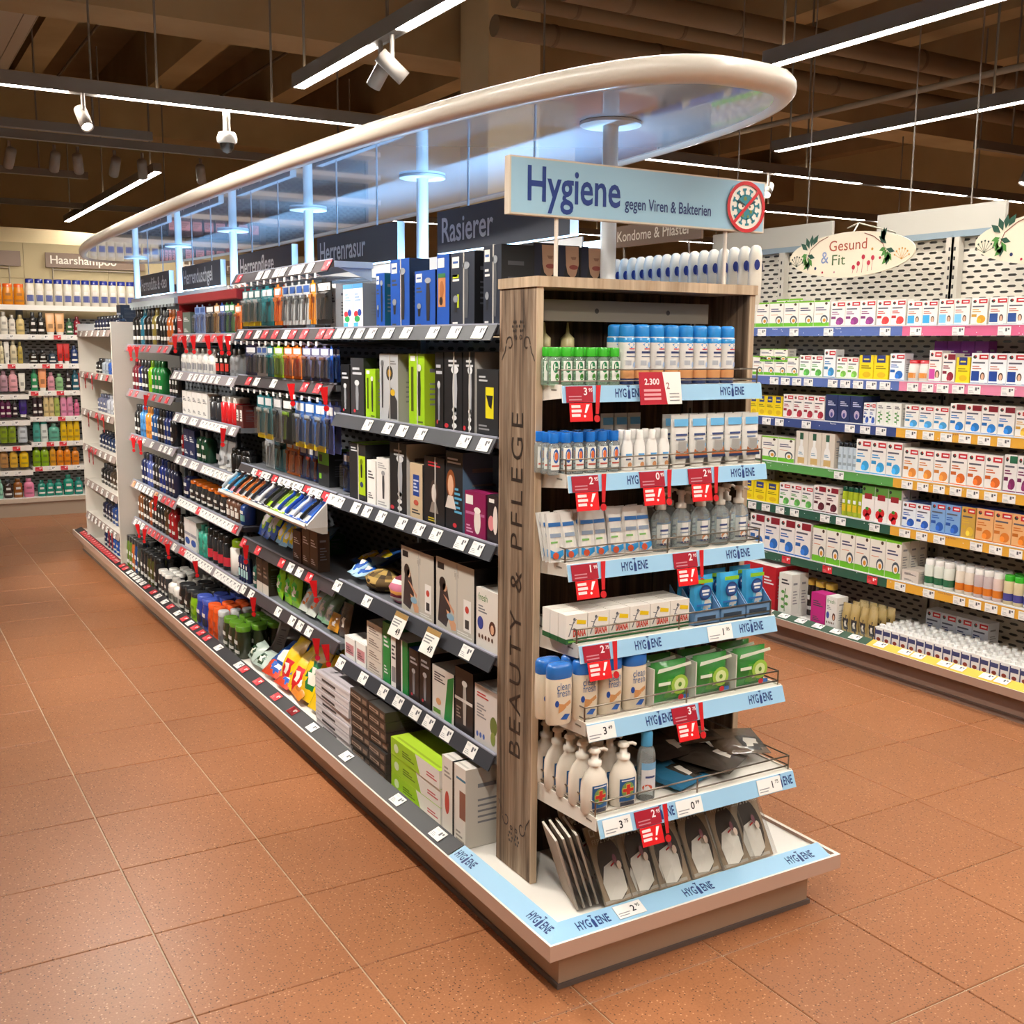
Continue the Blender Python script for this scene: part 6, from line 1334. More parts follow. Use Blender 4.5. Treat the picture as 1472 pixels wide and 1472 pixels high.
    ('L', 2.962, 0.4758, 2.061, 1.478, 0.187, 'box', 6, 'e9e4da', 'white natural remedy carton with green lid', 'box', 'sixth vitamin shelf', {'art': 'herb', 'd': 0.06, 'rows': 3, 'top': '6cc02a'}),
    ('L', 2.962, 0.4758, 1.471, 1.369, 0.06, 'box', 1, 'd8ccc0', 'low open display carton', 'box', 'sixth vitamin shelf', {'art': 'plain', 'd': 0.06, 'rows': 2}),
    ('L', 2.962, 0.4758, 1.358, 1.194, 0.13, 'can', 3, 'e0e4da', 'white tube with dark green band', 'tube', 'sixth vitamin shelf', {'art': 'med', 'd': 0.06, 'rows': 2, 'cap': 'white', 'band': '2f6a4a'}),
    ('L', 2.962, 0.4758, 1.185, 0.938, 0.13, 'can', 5, 'e4d8c8,c8b8b8,d8c0b8', 'fizzy tablet tube', 'tube', 'sixth vitamin shelf', {'art': 'med', 'd': 0.06, 'rows': 2, 'cap': 'white', 'band': 'd87a2a'}),
    ('L', 2.962, 0.4758, 0.934, 0.786, 0.13, 'can', 3, 'd8c8a0,e0dcd8', 'slim tablet tube', 'tube', 'sixth vitamin shelf', {'art': 'med', 'd': 0.06, 'rows': 2, 'cap': 'bright green', 'band': '4a4a90'}),
    ('L', 2.885, 0.1568, 2.566, 2.237, 0.25, 'box', 3, 'b8202c', 'red and white tonic carton', 'box', 'vitamin deck', {'art': 'plain', 'd': 0.08, 'rows': 3, 'top': 'e6e0dc'}),
    ('L', 2.885, 0.1568, 2.215, 2.117, 0.232, 'box', 1, 'e4e4dc', 'white and green carton', 'box', 'vitamin deck', {'art': 'twig', 'd': 0.06, 'rows': 2}),
    ('L', 3.005, 0.1568, 2.226, 1.942, 0.2, 'sbottle', 4, '2a1f18', 'dark brown tonic bottle with gold neck', 'bottle', 'vitamin deck', {'art': 'med', 'd': 0.06, 'rows': 1, 'capc': 'c8a040'}),
    ('L', 2.885, 0.1568, 1.976, 1.876, 0.171, 'box', 1, 'c02a80', 'magenta slimming carton', 'box', 'vitamin deck', {'art': 'plain', 'd': 0.08, 'rows': 1}),
    ('L', 2.885, 0.1568, 1.872, 1.796, 0.171, 'box', 1, 'e6e4e0', 'white carton with a navy oval', 'box', 'vitamin deck', {'art': 'seal', 'd': 0.08, 'rows': 1}),
    ('L', 2.885, 0.1568, 1.787, 1.562, 0.15, 'bag', 4, 'a8905a', 'gold protein pouch', 'pouch', 'vitamin deck', {'art': 'med', 'd': 0.05, 'rows': 3, 'lean': 0.05, 'accent': 'charcoal'}),
    ('L', 2.885, 0.1568, 1.547, 0.705, 0.095, 'drink', 17, 'e4e2e0', 'white drink carton with screw cap', 'drink carton', 'vitamin deck', {'art': 'med', 'd': 0.045, 'rows': 5}),
    ('L', 3.145, 0.1568, 1.458, 1.104, 0.16, 'box', 4, 'dfe2e8', 'white drink carton multipack on the back row', 'multipack', 'vitamin deck', {'art': 'med:1f2f6a', 'd': 0.08, 'rows': 1}),
    ('E', 0.244, 1.4978, 0.136, 0.36, 0.095, 'gelbottle', 6, 'bright green', 'small green-capped hand gel bottle', 'bottle', 'top end unit shelf', {'rows': 3}),
    ('E', 0.414, 1.4978, 0.2, 0.35, 0.16, 'dropper', 2, 'cdbf8c', 'cream spray bottle with pointed cap', 'bottle', 'top end unit shelf', {'rows': 1}),
    ('E', 0.244, 1.4978, 0.361, 0.752, 0.155, 'deocan', 8, 'white', 'white spray can with blue cap', 'spray can', 'top end unit shelf', {'rows': 2}),
    ('E', 0.212, 1.2768, 0.119, 0.34, 0.105, 'gelbottle', 6, '1f6fc8', 'small blue-capped disinfectant bottle', 'bottle', 'second end unit shelf', {'rows': 3, 'clear': 1}),
    ('E', 0.212, 1.2768, 0.343, 0.504, 0.105, 'whitebottle', 4, 'white', 'small white lotion bottle with blue print', 'bottle', 'second end unit shelf', {'rows': 2}),
    ('E', 0.212, 1.2768, 0.507, 0.821, 0.14, 'handtube', 5, 'white', 'white and blue hand cream tube', 'tube', 'second end unit shelf', {'rows': 2}),
    ('E', 0.342, 1.2768, 0.368, 0.504, 0.14, 'handtube', 3, 'white', 'hand cream tube in the back row', 'tube', 'second end unit shelf', {'rows': 1}),
    ('E', 0.208, 1.0528, 0.121, 0.448, 0.125, 'wipes', 7, 'white', 'white packet of wet wipes leaning', 'packet', 'third end unit shelf', {'rows': 3, 'lean': 0.22}),
    ('E', 0.208, 1.0528, 0.452, 0.798, 0.16, 'clearpump', 5, 'gel', 'clear pump bottle of sanitizer', 'bottle', 'third end unit shelf', {'rows': 2}),
    ('E', 0.15, 0.8568, 0.132, 0.528, 0.075, 'tissue', 6, 'white', 'white tissue carton with red lettering', 'carton', 'fourth end unit shelf', {'rows': 3}),
    ('E', 0.15, 0.8568, 0.534, 0.812, 0.13, 'bluebag', 3, 'sky blue', 'sky blue packet in a cardboard tray', 'packet', 'fourth end unit shelf', {'rows': 2}),
    ('E', 0.109, 0.6658, 0.064, 0.374, 0.155, 'ovalbottle', 4, 'cream', 'cream oval bottle with blue cap', 'bottle', 'fifth end unit shelf', {'rows': 2}),
    ('E', 0.109, 0.6658, 0.379, 0.804, 0.11, 'greenwipes', 3, 'green', 'green apple wipes packet between dividers', 'packet', 'fifth end unit shelf', {'rows': 2}),
    ('E', 0.054, 0.4368, 0.139, 0.31, 0.165, 'soappump', 2, 'white', 'white soap pump with red cross label', 'bottle', 'sixth end unit shelf', {'rows': 5}),
    ('E', 0.054, 0.4368, 0.314, 0.37, 0.182, 'clearcap', 1, 'gel', 'tall clear bottle with light blue cap', 'bottle', 'sixth end unit shelf', {'rows': 1}),
    ('P', 0.935, 1.7008, 1.091, 0.359, 0.19, 'lotion', 16, 'e4ded0', 'cream body lotion bottle with a navy dot', 'bottle', 'top rear shelf', {'rows': 1, 'yaw': -1.9}),
    ('L', 0.312, 1.0488, 1.46, 1.136, 0.212, 'box', 3, 'e4e2de', 'pale carton standing in the back row', 'box', 'third Rasierer shelf', {'art': 'plain', 'd': 0.08}),
    ('L', 0.242, 1.0488, 0.806, 0.688, 0.227, 'box', 1, 'slate blue', 'carton standing in the back row', 'box', 'third Rasierer shelf', {'art': 'plain', 'd': 0.1}),
    ('L', 0.362, 0.4478, 1.655, 1.574, 0.2, 'box', 3, 'd8d2c8', 'white carton in the back row', 'box', 'fifth Rasierer shelf', {'art': 'plain', 'd': 0.06}),
    ('L', 2.962, 1.7008, 0.906, 0.39, 0.135, 'box', 7, 'f1ede6', 'white vitamin carton, near shelf end', 'box', 'top vitamin shelf', {'art': 'med:7cc4ea', 'd': 0.06}),
    ('L', 2.962, 1.7008, 3.0, 2.682, 0.13, 'box', 4, 'f0ece4', 'white remedy carton, far shelf end', 'box', 'top vitamin shelf', {'art': 'herb', 'd': 0.06}),
    ('L', 2.962, 1.4408, 0.887, 0.39, 0.135, 'box', 7, 'efe9e4', 'pink vitamin carton, near shelf end', 'box', 'second vitamin shelf', {'art': 'med:d9688e', 'd': 0.06}),
    ('L', 2.962, 1.4408, 3.0, 2.667, 0.13, 'box', 4, 'f0ece4', 'green remedy carton, far shelf end', 'box', 'second vitamin shelf', {'art': 'herb', 'd': 0.06}),
    ('L', 2.962, 1.2188, 0.845, 0.39, 0.135, 'box', 6, 'f0ece6', 'orange fruit carton, near shelf end', 'box', 'third vitamin shelf', {'art': 'med:e0a83c', 'd': 0.06}),
    ('L', 2.962, 1.2188, 3.0, 2.59, 0.13, 'box', 5, 'f0d21c', 'yellow carton, far shelf end', 'box', 'third vitamin shelf', {'art': 'yel', 'd': 0.06}),
    ('L', 2.962, 0.9758, 0.824, 0.39, 0.135, 'box', 6, 'ece8e4', 'green vitamin carton, near shelf end', 'box', 'fourth vitamin shelf', {'art': 'med:5aa04a', 'd': 0.06}),
    ('L', 2.962, 0.9758, 3.0, 2.482, 0.13, 'box', 7, 'efeae0', 'white twig carton, far shelf end', 'box', 'fourth vitamin shelf', {'art': 'twig', 'd': 0.06}),
    ('L', 2.962, 0.7408, 0.803, 0.39, 0.135, 'box', 6, 'e6b078', 'orange fizzy carton, near shelf end', 'box', 'fifth vitamin shelf', {'art': 'med:d87a2a', 'd': 0.06}),
    ('L', 2.962, 0.7408, 3.0, 2.626, 0.13, 'box', 5, 'efd51e', 'yellow fizzy carton, far shelf end', 'box', 'fifth vitamin shelf', {'art': 'yel', 'd': 0.06}),
    ('L', 2.962, 0.4758, 0.78, 0.39, 0.135, 'box', 5, 'e9e4da', 'blue vitamin carton, near shelf end', 'box', 'sixth vitamin shelf', {'art': 'med:2f6ab8', 'd': 0.06}),
    ('L', 2.962, 0.4758, 3.0, 2.546, 0.13, 'box', 6, 'efeae6', 'white red-tag carton, far shelf end', 'box', 'sixth vitamin shelf', {'art': 'med:2f6ab8', 'd': 0.06}),
]

# ------------------------------------------------------------------ printed fronts
def sh_(c, k):
    return tuple(min(1.0, x * k) for x in c)
INK = lin('3a3a40')
def art(mb, name, place, w, h, base):
    """print on a flat or curved front; place(u, v, layer) with u, v in 0..1"""
    nm, _, arg = name.partition(':')
    acc = lin(arg) if arg else lin('3f7ac0')
    L1 = lambda u, v: place(u, v, 1); L2 = lambda u, v: place(u, v, 2); L3 = lambda u, v: place(u, v, 3)
    W = lin('eeece8'); K = lin('1b1b1e')
    lum = sum(base) / 3
    ink = lin('e2e2e4') if lum < 0.18 else lin('4a4a50')
    def lines(u0, v0, u1, v1, n, c, f=L1):
        for i in range(n):
            y = v0 + (v1 - v0) * i / n
            rect(mb, f, u0, y, u0 + (u1 - u0) * (1.0 - 0.23 * (i % 3)), y + (v1 - v0) / n * 0.5, c)
    def person(cu, v0, s, hair, skin, top):
        disc(mb, L1, cu, v0 + s * 0.62, s * 0.30 * h / w * 0.8, s * 0.36, hair, 14); disc(mb, L2, cu, v0 + s * 0.58, s * 0.19 * h / w * 0.8, s * 0.27, skin, 14)
        mb.face([L2(cu - s * 0.42 * h / w * 0.7, v0), L2(cu + s * 0.42 * h / w * 0.7, v0), L2(cu + s * 0.2 * h / w * 0.7, v0 + s * 0.32), L2(cu - s * 0.2 * h / w * 0.7, v0 + s * 0.32)], top)
    def device(cu, v0, v1, wd, col, head):
        mb.face([L2(cu - wd * 0.7, v0), L2(cu + wd * 0.7, v0), L2(cu + wd, v0 + (v1 - v0) * 0.55), L2(cu + wd * 0.7, v1 - 0.06), L2(cu - wd * 0.7, v1 - 0.06), L2(cu - wd, v0 + (v1 - v0) * 0.55)], col)
        disc(mb, L3, cu, v1 - 0.04, wd * 1.5, 0.05, head, 12)
    if nm == 'plain':
        lines(0.15, 0.60, 0.85, 0.80, 3, ink); lines(0.15, 0.15, 0.7, 0.3, 3, ink)
    elif nm.startswith('shaver'):
        rect(mb, L1, 0.06, 0.80, 0.36, 0.95, W); rect(mb, L2, 0.10, 0.86, 0.32, 0.89, lin('3a62a8'))
        lines(0.08, 0.62, 0.36, 0.74, 2, ink)
        device(0.66, 0.12, 0.86, 0.10, lin('2a2a30') if nm == 'shaver' else lin('55585e'), lin('9aa0a8')); device(0.22, 0.2, 0.42, 0.07, lin('22252c'), lin('8a9098'))
        if nm == 'shaverlime': rect(mb, L1, 0.08, 0.66, 0.34, 0.71, lin('c8d820')); rect(mb, L2, 0.28, 0.26, 0.36, 0.44, lin('b8c820'))
        lines(0.08, 0.04, 0.30, 0.09, 1, ink)
    elif nm == 'man':
        rect(mb, L1, 0.06, 0.82, 0.6, 0.95, W); rect(mb, L1, 0.1, 0.28, 0.7, 0.68, lin('c98a5a')); disc(mb, L2, 0.4, 0.52, 0.18, 0.12, lin('a8683c'), 12); rect(mb, L2, 0.1, 0.68, 0.7, 0.74, lin('3a7a4a'))
        disc(mb, L3, 0.35, 0.36, 0.14, 0.06, lin('3a2a24'), 10)
    elif nm == 'swirl':
        rect(mb, L1, 0.0, 0.9, 1, 1, lin('5aa0e0')); lines(0.2, 0.62, 0.8, 0.82, 3, lin('8ab0d8')); disc(mb, L1, 0.3, 0.33, 0.22, 0.07, lin('d8303c'), 12); disc(mb, L1, 0.66, 0.36, 0.2, 0.08, lin('2a4aa0'), 12)
        disc(mb, L2, 0.42, 0.22, 0.28, 0.07, lin('2f9a5a'), 12); rect(mb, L1, 0.05, 0.02, 0.5, 0.14, lin('4aa8e8'))
    elif nm == 'steel':
        lines(0.15, 0.72, 0.85, 0.88, 2, lin('b9bcc4')); device(0.5, 0.12, 0.62, 0.12, lin('8a8e96'), lin('c9ccd2')); disc(mb, L2, 0.3, 0.1, 0.09, 0.03, lin('c0303c'), 8)
    elif nm == 'blade':
        rect(mb, L1, 0.1, 0.9, 0.42, 0.97, W); device(0.68, 0.15, 0.85, 0.09, lin('2a2c2a'), lin('d8dcd0')); rect(mb, L1, 0.14, 0.2, 0.30, 0.82, lin('4a5a10')); lines(0.5, 0.05, 0.9, 0.1, 1, lin('4a5a10'))
    elif nm == 'groom':
        disc(mb, L1, 0.55, 0.72, 0.18, 0.11, lin('3a3a3a'), 16); disc(mb, L2, 0.55, 0.72, 0.10, 0.06, lin('b8902c'), 14); mb.face([L1(0.45, 0.05), L1(0.95, 0.05), L1(0.95, 0.32), L1(0.62, 0.52)], lin('3a3a3c'))
        disc(mb, L2, 0.72, 0.44, 0.13, 0.05, lin('d8b02c'), 10); device(0.16, 0.2, 0.9, 0.05, lin('44464a'), lin('6a6c70')); lines(0.6, 0.85, 0.9, 0.92, 2, lin('7a7a7c'))
    elif nm == 'groomw':
        device(0.55, 0.2, 0.75, 0.1, lin('4a4c50'), lin('9a9ca0')); lines(0.12, 0.8, 0.8, 0.93, 3, lin('a8a8aa')); lines(0.1, 0.06, 0.8, 0.16, 2, lin('a8a8aa'))
    elif nm == 'clipper':
        lines(0.25, 0.82, 0.85, 0.93, 2, lin('c9ccd0')); device(0.62, 0.22, 0.82, 0.14, lin('a9adb4'), lin('d8dadd')); 
        for i in range(3): disc(mb, L2, 0.6, 0.08 + 0.1 * i, 0.14, 0.035, lin('dfe0e2'), 8)
        disc(mb, L2, 0.14, 0.07, 0.12, 0.03, lin('c8303c'), 10)
    elif nm == 'yelpanel':
        rect(mb, L1, 0.42, 0.28, 0.80, 0.74, lin('e0d41c')); mb.face([L2(0.45, 0.62), L2(0.77, 0.62), L2(0.7, 0.42), L2(0.58, 0.46)], K); lines(0.1, 0.82, 0.5, 0.93, 2, lin('b9bcc0')); lines(0.1, 0.1, 0.6, 0.2, 2, lin('8a8c90'))
    elif nm == 'limestrip':
        rect(mb, L1, 0.55, 0.12, 0.98, 0.80, lin('aac81c')); device(0.76, 0.42, 0.74, 0.06, K, lin('6a7a10')); disc(mb, L2, 0.76, 0.3, 0.1, 0.05, lin('2a3a6a'), 10); lines(0.1, 0.86, 0.5, 0.95, 2, lin('b9bcc0'))
    elif nm == 'bluepanel':
        rect(mb, L1, 0.25, 0.42, 0.75, 0.80, lin('2a4a9a')); disc(mb, L2, 0.5, 0.3, 0.2, 0.05, lin('c85a4a'), 10); lines(0.3, 0.5, 0.7, 0.74, 4, lin('c8d0e8'), L2); lines(0.15, 0.1, 0.8, 0.2, 2, INK)
    elif nm == 'woman':
        lines(0.2, 0.86, 0.8, 0.95, 2, lin('c03038')); person(0.5, 0.18, 0.5, lin('4a3a34'), lin('d8cfc8'), lin('8a8078')); lines(0.2, 0.05, 0.6, 0.12, 2, lin('c8b820'))
    elif nm == 'woman2':
        person(0.3, 0.28, 0.5, lin('8a4a22'), lin('e0b090'), lin('d8cfc8')); lines(0.52, 0.24, 0.95, 0.58, 6, lin('5aa8d0')); lines(0.1, 0.85, 0.9, 0.94, 2, lin('c9ccd0')); disc(mb, L2, 0.55, 0.08, 0.12, 0.03, lin('c8303c'), 8)
    elif nm == 'epil':
        rect(mb, L1, 0.05, 0.72, 0.4, 0.92, W); disc(mb, L2, 0.62, 0.38, 0.16, 0.28, lin('e8ded8'), 16); disc(mb, L3, 0.62, 0.62, 0.16, 0.07, lin('f4efe8'), 12); lines(0.08, 0.1, 0.4, 0.3, 3, lin('d8a0c0')); rect(mb, L1, 0.05, 0.5, 0.95, 0.56, lin('b86a96'))
    elif nm == 'pinkepil':
        disc(mb, L2, 0.35, 0.42, 0.26, 0.16, lin('e08a90'), 14); disc(mb, L3, 0.72, 0.5, 0.2, 0.3, lin('e8dcd4'), 14); rect(mb, L1, 0.15, 0.85, 0.6, 0.93, W)
    elif nm == 'legs':
        rect(mb, L1, 0.04, 0.84, 0.22, 0.93, K); write_(mb, L1, 0.5, 0.80, 'ipl', lin('6a6660'), w, h)
        mb.face([L1(0.05, 0.1), L1(0.28, 0.05), L1(0.40, 0.3), L1(0.3, 0.62), L1(0.12, 0.66)], lin('3a3234')); disc(mb, L2, 0.18, 0.64, 0.09, 0.10, lin('2a2220'), 12); disc(mb, L2, 0.24, 0.60, 0.06, 0.06, lin('d8a888'), 12)
        mb.face([L2(0.28, 0.3), L2(0.36, 0.28), L2(0.58, 0.12), L2(0.54, 0.06), L2(0.42, 0.04)], lin('d8a27c')); mb.face([L2(0.2, 0.5), L2(0.3, 0.46), L2(0.5, 0.32), L2(0.48, 0.27)], lin('d0967a')); disc(mb, L3, 0.4, 0.22, 0.1, 0.05, lin('8ab0c8'), 10)
        rect(mb, L2, 0.74, 0.12, 0.93, 0.55, W); disc(mb, L3, 0.83, 0.42, 0.05, 0.05, lin('c84a40'), 10); rect(mb, L3, 0.78, 0.16, 0.88, 0.28, lin('3a3a3c')); lines(0.55, 0.04, 0.95, 0.1, 2, lin('efece6'))
    elif nm == 'seal':
        write_(mb, L1, 0.1, 0.80, 'fresh', lin('4a8a4a'), w, h); disc(mb, L1, 0.2, 0.42, 0.14, 0.11, lin('3a4a9a'), 16); lines(0.1, 0.6, 0.5, 0.74, 3, lin('8a8a90')); disc(mb, L1, 0.75, 0.4, 0.15, 0.12, lin('5a3428'), 14); disc(mb, L2, 0.75, 0.38, 0.08, 0.08, lin('e0b090'), 12)
        for i in range(5): disc(mb, L2, 0.15 + 0.15 * i, 0.2, 0.045, 0.04, lin('5a3a2a'), 8)
    elif nm == 'pinklab':
        rect(mb, L1, 0.1, 0.2, 0.9, 0.7, lin('c88a90')); lines(0.15, 0.3, 0.8, 0.6, 3, lin('6a4a4a'), L2)
    elif nm == 'lines':
        for i in range(4): rect(mb, L1, 0.06, 0.04 + 0.24 * i, 0.94, 0.05 + 0.24 * i, lin('8a8078')); lines(0.15, 0.09 + 0.24 * i, 0.8, 0.22 + 0.24 * i, 3, lin('7a6e66'), L1)
    elif nm == 'greenblack':
        rect(mb, L1, 0.3, 0, 0.62, 1, K); rect(mb, L1, 0.70, 0, 1, 1, lin('1f8a3e')); lines(0.05, 0.55, 0.28, 0.85, 4, INK); rect(mb, L2, 0.05, 0.1, 0.28, 0.4, lin('8a8a8c'))
    elif nm == 'greenwedge':
        mb.face([L1(0.55, 0), L1(0.9, 0), L1(1, 0.95), L1(0.72, 0.85)], lin('1f8a3e')); disc(mb, L2, 0.3, 0.3, 0.12, 0.07, lin('d8a070'), 12); lines(0.1, 0.7, 0.6, 0.9, 4, INK); rect(mb, L2, 0.05, 0.05, 0.4, 0.14, lin('6a9a3a'))
    elif nm == 'brush':
        device(0.55, 0.12, 0.82, 0.1, lin('b9b4ae'), lin('d8d4ce')); rect(mb, L3, 0, 0.48, 1, 0.53, lin('e0dcd6')); lines(0.08, 0.2, 0.34, 0.4, 4, lin('9a8e86'))
    elif nm == 'scale':
        lines(0.1, 0.80, 0.6, 0.9, 2, lin('c03a3a')); lines(0.1, 0.45, 0.5, 0.7, 5, lin('8a8a8e')); disc(mb, L1, 0.82, 0.42, 0.15, 0.16, lin('6a7a3a'), 16); disc(mb, L2, 0.8, 0.2, 0.1, 0.12, lin('8a9a4a'), 12)
        for i in range(3): disc(mb, L1, 0.12 + 0.14 * i, 0.14, 0.05, 0.05, lin('4a6ab8'), 8)
    elif nm == 'flatw': rect(mb, L1, 0.02, 0.55, 0.98, 0.8, lin('c9c2c8')); rect(mb, L2, 0.2, 0.2, 0.6, 0.5, lin('3a3a3e')); rect(mb, L1, 0, 0, 1, 0.06, lin('9a949a'))
    elif nm == 'flatd': rect(mb, L1, 0.06, 0.3, 0.6, 0.66, lin('a89484')); rect(mb, L2, 0.1, 0.4, 0.5, 0.54, lin('4a3c34')); rect(mb, L1, 0.7, 0.25, 0.92, 0.7, lin('8a7464')); rect(mb, L1, 0, 0, 1, 0.07, lin('171412'))
    elif nm == 'flatl': mb.face([L1(0.62, 0), L1(1, 0), L1(1, 1), L1(0.52, 1)], lin('efeae4')); disc(mb, L2, 0.12, 0.5, 0.05, 0.26, lin('dcecc0'), 10); lines(0.25, 0.3, 0.5, 0.7, 3, lin('5a7a14')); lines(0.75, 0.3, 0.95, 0.6, 2, lin('c8505a'), L2)
    elif nm == 'redoval':
        disc(mb, L1, 0.22, 0.42, 0.10, 0.15, lin('c04a40'), 18); lines(0.1, 0.75, 0.4, 0.9, 3, lin('9a948c')); rect(mb, L1, 0.45, 0, 0.53, 1, K); rect(mb, L1, 0.75, 0.35, 1.0, 0.7, lin('8a5a4a')); rect(mb, L1, 0.62, 0.83, 1.0, 0.86, lin('3a7a9a')); lines(0.6, 0.05, 0.95, 0.2, 3, lin('9a948c'))
    elif nm == 'greentop': rect(mb, L1, 0, 0.62, 1, 1, lin('6fb52a')); rect(mb, L2, 0.1, 0.7, 0.4, 0.9, K); rect(mb, L2, 0.1, 0.2, 0.3, 0.35, lin('7ac02c'))
    elif nm == 'whitebase': rect(mb, L1, 0, 0, 1, 0.3, lin('d8d0c4')); lines(0.2, 0.5, 0.8, 0.85, 3, lin('8a7a6c'))
    elif nm == 'whitelab': rect(mb, L1, 0.1, 0.3, 0.7, 0.8, W); lines(0.15, 0.4, 0.6, 0.7, 3, INK, L2)
    elif nm == 'bluewave': rect(mb, L1, 0, 0.45, 1, 0.55, lin('9a9aa8')); disc(mb, L1, 0.5, 0.25, 0.42, 0.12, lin('2a5ab0'), 14)
    elif nm in ('med', 'medp'):
        hd = lin('c8232c')
        rect(mb, L1, 0.45, 0.80, 0.97, 0.95, hd); rect(mb, L2, 0.55, 0.85, 0.9, 0.90, W); disc(mb, L1, 0.2, 0.87, 0.11, 0.06, lin('3a3f3a'), 10); disc(mb, L2, 0.24, 0.90, 0.05, 0.03, hd, 8)
        rect(mb, L1, 0.08, 0.66, 0.8, 0.71, lin('5a5a66')); lines(0.08, 0.48, 0.6, 0.62, 2, sh_(acc, 0.9) if nm == 'med' else lin('c87a6a'))
        if nm == 'medp': rect(mb, L1, 0.04, 0.10, 0.5, 0.42, acc); person(0.70, 0.03, 0.36, lin('4a2f24'), lin('e2b596'), W)
        else: disc(mb, L1, 0.66, 0.22, 0.26, 0.15, acc, 14); disc(mb, L2, 0.52, 0.16, 0.14, 0.09, sh_(acc, 1.5), 10); rect(mb, L1, 0.04, 0.30, 0.36, 0.40, sh_(acc, 0.8))
        rect(mb, L1, 0, 0, 1, 0.04, acc)
    elif nm == 'herb':
        rect(mb, L1, 0, 0, 1, 0.17, lin('6cb52a')); rect(mb, L1, 0, 0.94, 1, 1, lin('7cc02c')); disc(mb, L1, 0.78, 0.88, 0.09, 0.05, lin('4a3428'), 10); lines(0.1, 0.62, 0.8, 0.78, 2, lin('4a4a68')); rect(mb, L1, 0.1, 0.48, 0.6, 0.50, lin('d88a6a'))
        disc(mb, L1, 0.68, 0.28, 0.24, 0.17, lin('4a5560'), 16); disc(mb, L2, 0.68, 0.26, 0.17, 0.12, lin('efe9dc'), 14); disc(mb, L3, 0.70, 0.25, 0.10, 0.07, lin('d8922c'), 10)
    elif nm == 'yel': rect(mb, L1, 0.2, 0.70, 0.8, 1.0, lin('28347a')); rect(mb, L2, 0.3, 0.8, 0.7, 0.86, lin('e8d040')); lines(0.15, 0.45, 0.85, 0.62, 2, lin('8a7a10')); disc(mb, L1, 0.55, 0.2, 0.3, 0.12, lin('dcb41c'), 12)
    elif nm == 'navy': disc(mb, L1, 0.55, 0.3, 0.22, 0.16, lin('b9a8c0'), 12); disc(mb, L2, 0.55, 0.26, 0.1, 0.09, lin('4a4a8a'), 10); lines(0.2, 0.6, 0.85, 0.8, 3, lin('c9cce0'))
    elif nm == 'twig':
        stroke(mb, L1, [(0.5, 0.1), (0.45, 0.4), (0.55, 0.65)], 0.06, lin('4a7a4a'))
        for i in range(5): disc(mb, L2, 0.34 + 0.3 * (i % 2), 0.2 + 0.09 * i, 0.14, 0.04, lin('5a9a4a'), 8)
        lines(0.2, 0.75, 0.8, 0.9, 2, INK)
    elif nm == 'spray': disc(mb, L1, 0.45, 0.3, 0.26, 0.3, W, 14); rect(mb, L2, 0.36, 0.55, 0.56, 0.75, W); rect(mb, L2, 0.32, 0.75, 0.6, 0.95, lin('2f5a44')); rect(mb, L2, 0.2, 0.04, 0.75, 0.22, lin('c8a468')); lines(0.25, 0.3, 0.6, 0.4, 2, lin('7a9ab0'), L3)
    elif nm == 'berry':
        rect(mb, L1, 0, 0.72, 1, 1, lin('5a8a3a')); rect(mb, L2, 0.2, 0.62, 0.8, 0.78, lin('9a2a30'))
        for (x, y) in ((0.3, 0.2), (0.6, 0.26), (0.5, 0.1)): disc(mb, L2, x, y, 0.2, 0.12, lin('d0282c'), 10)
        disc(mb, L3, 0.45, 0.34, 0.14, 0.05, lin('3f8a2f'), 8); disc(mb, L2, 0.15, 0.9, 0.1, 0.05, K, 8)

def write_(mb, L, u, v, s, col, w, h):
    vs, fs, tw = letters(s, 0.03, 0.9, 0.0)
    n = len(mb.v); mb.v += [tuple(L(u + a / w, v + b / h)) for a, b in vs]
    for f in fs: mb.f.append(tuple(i + n for i in f)); mb.c.append(col); mb.m.append(mb.mat); mb.s.append(False)

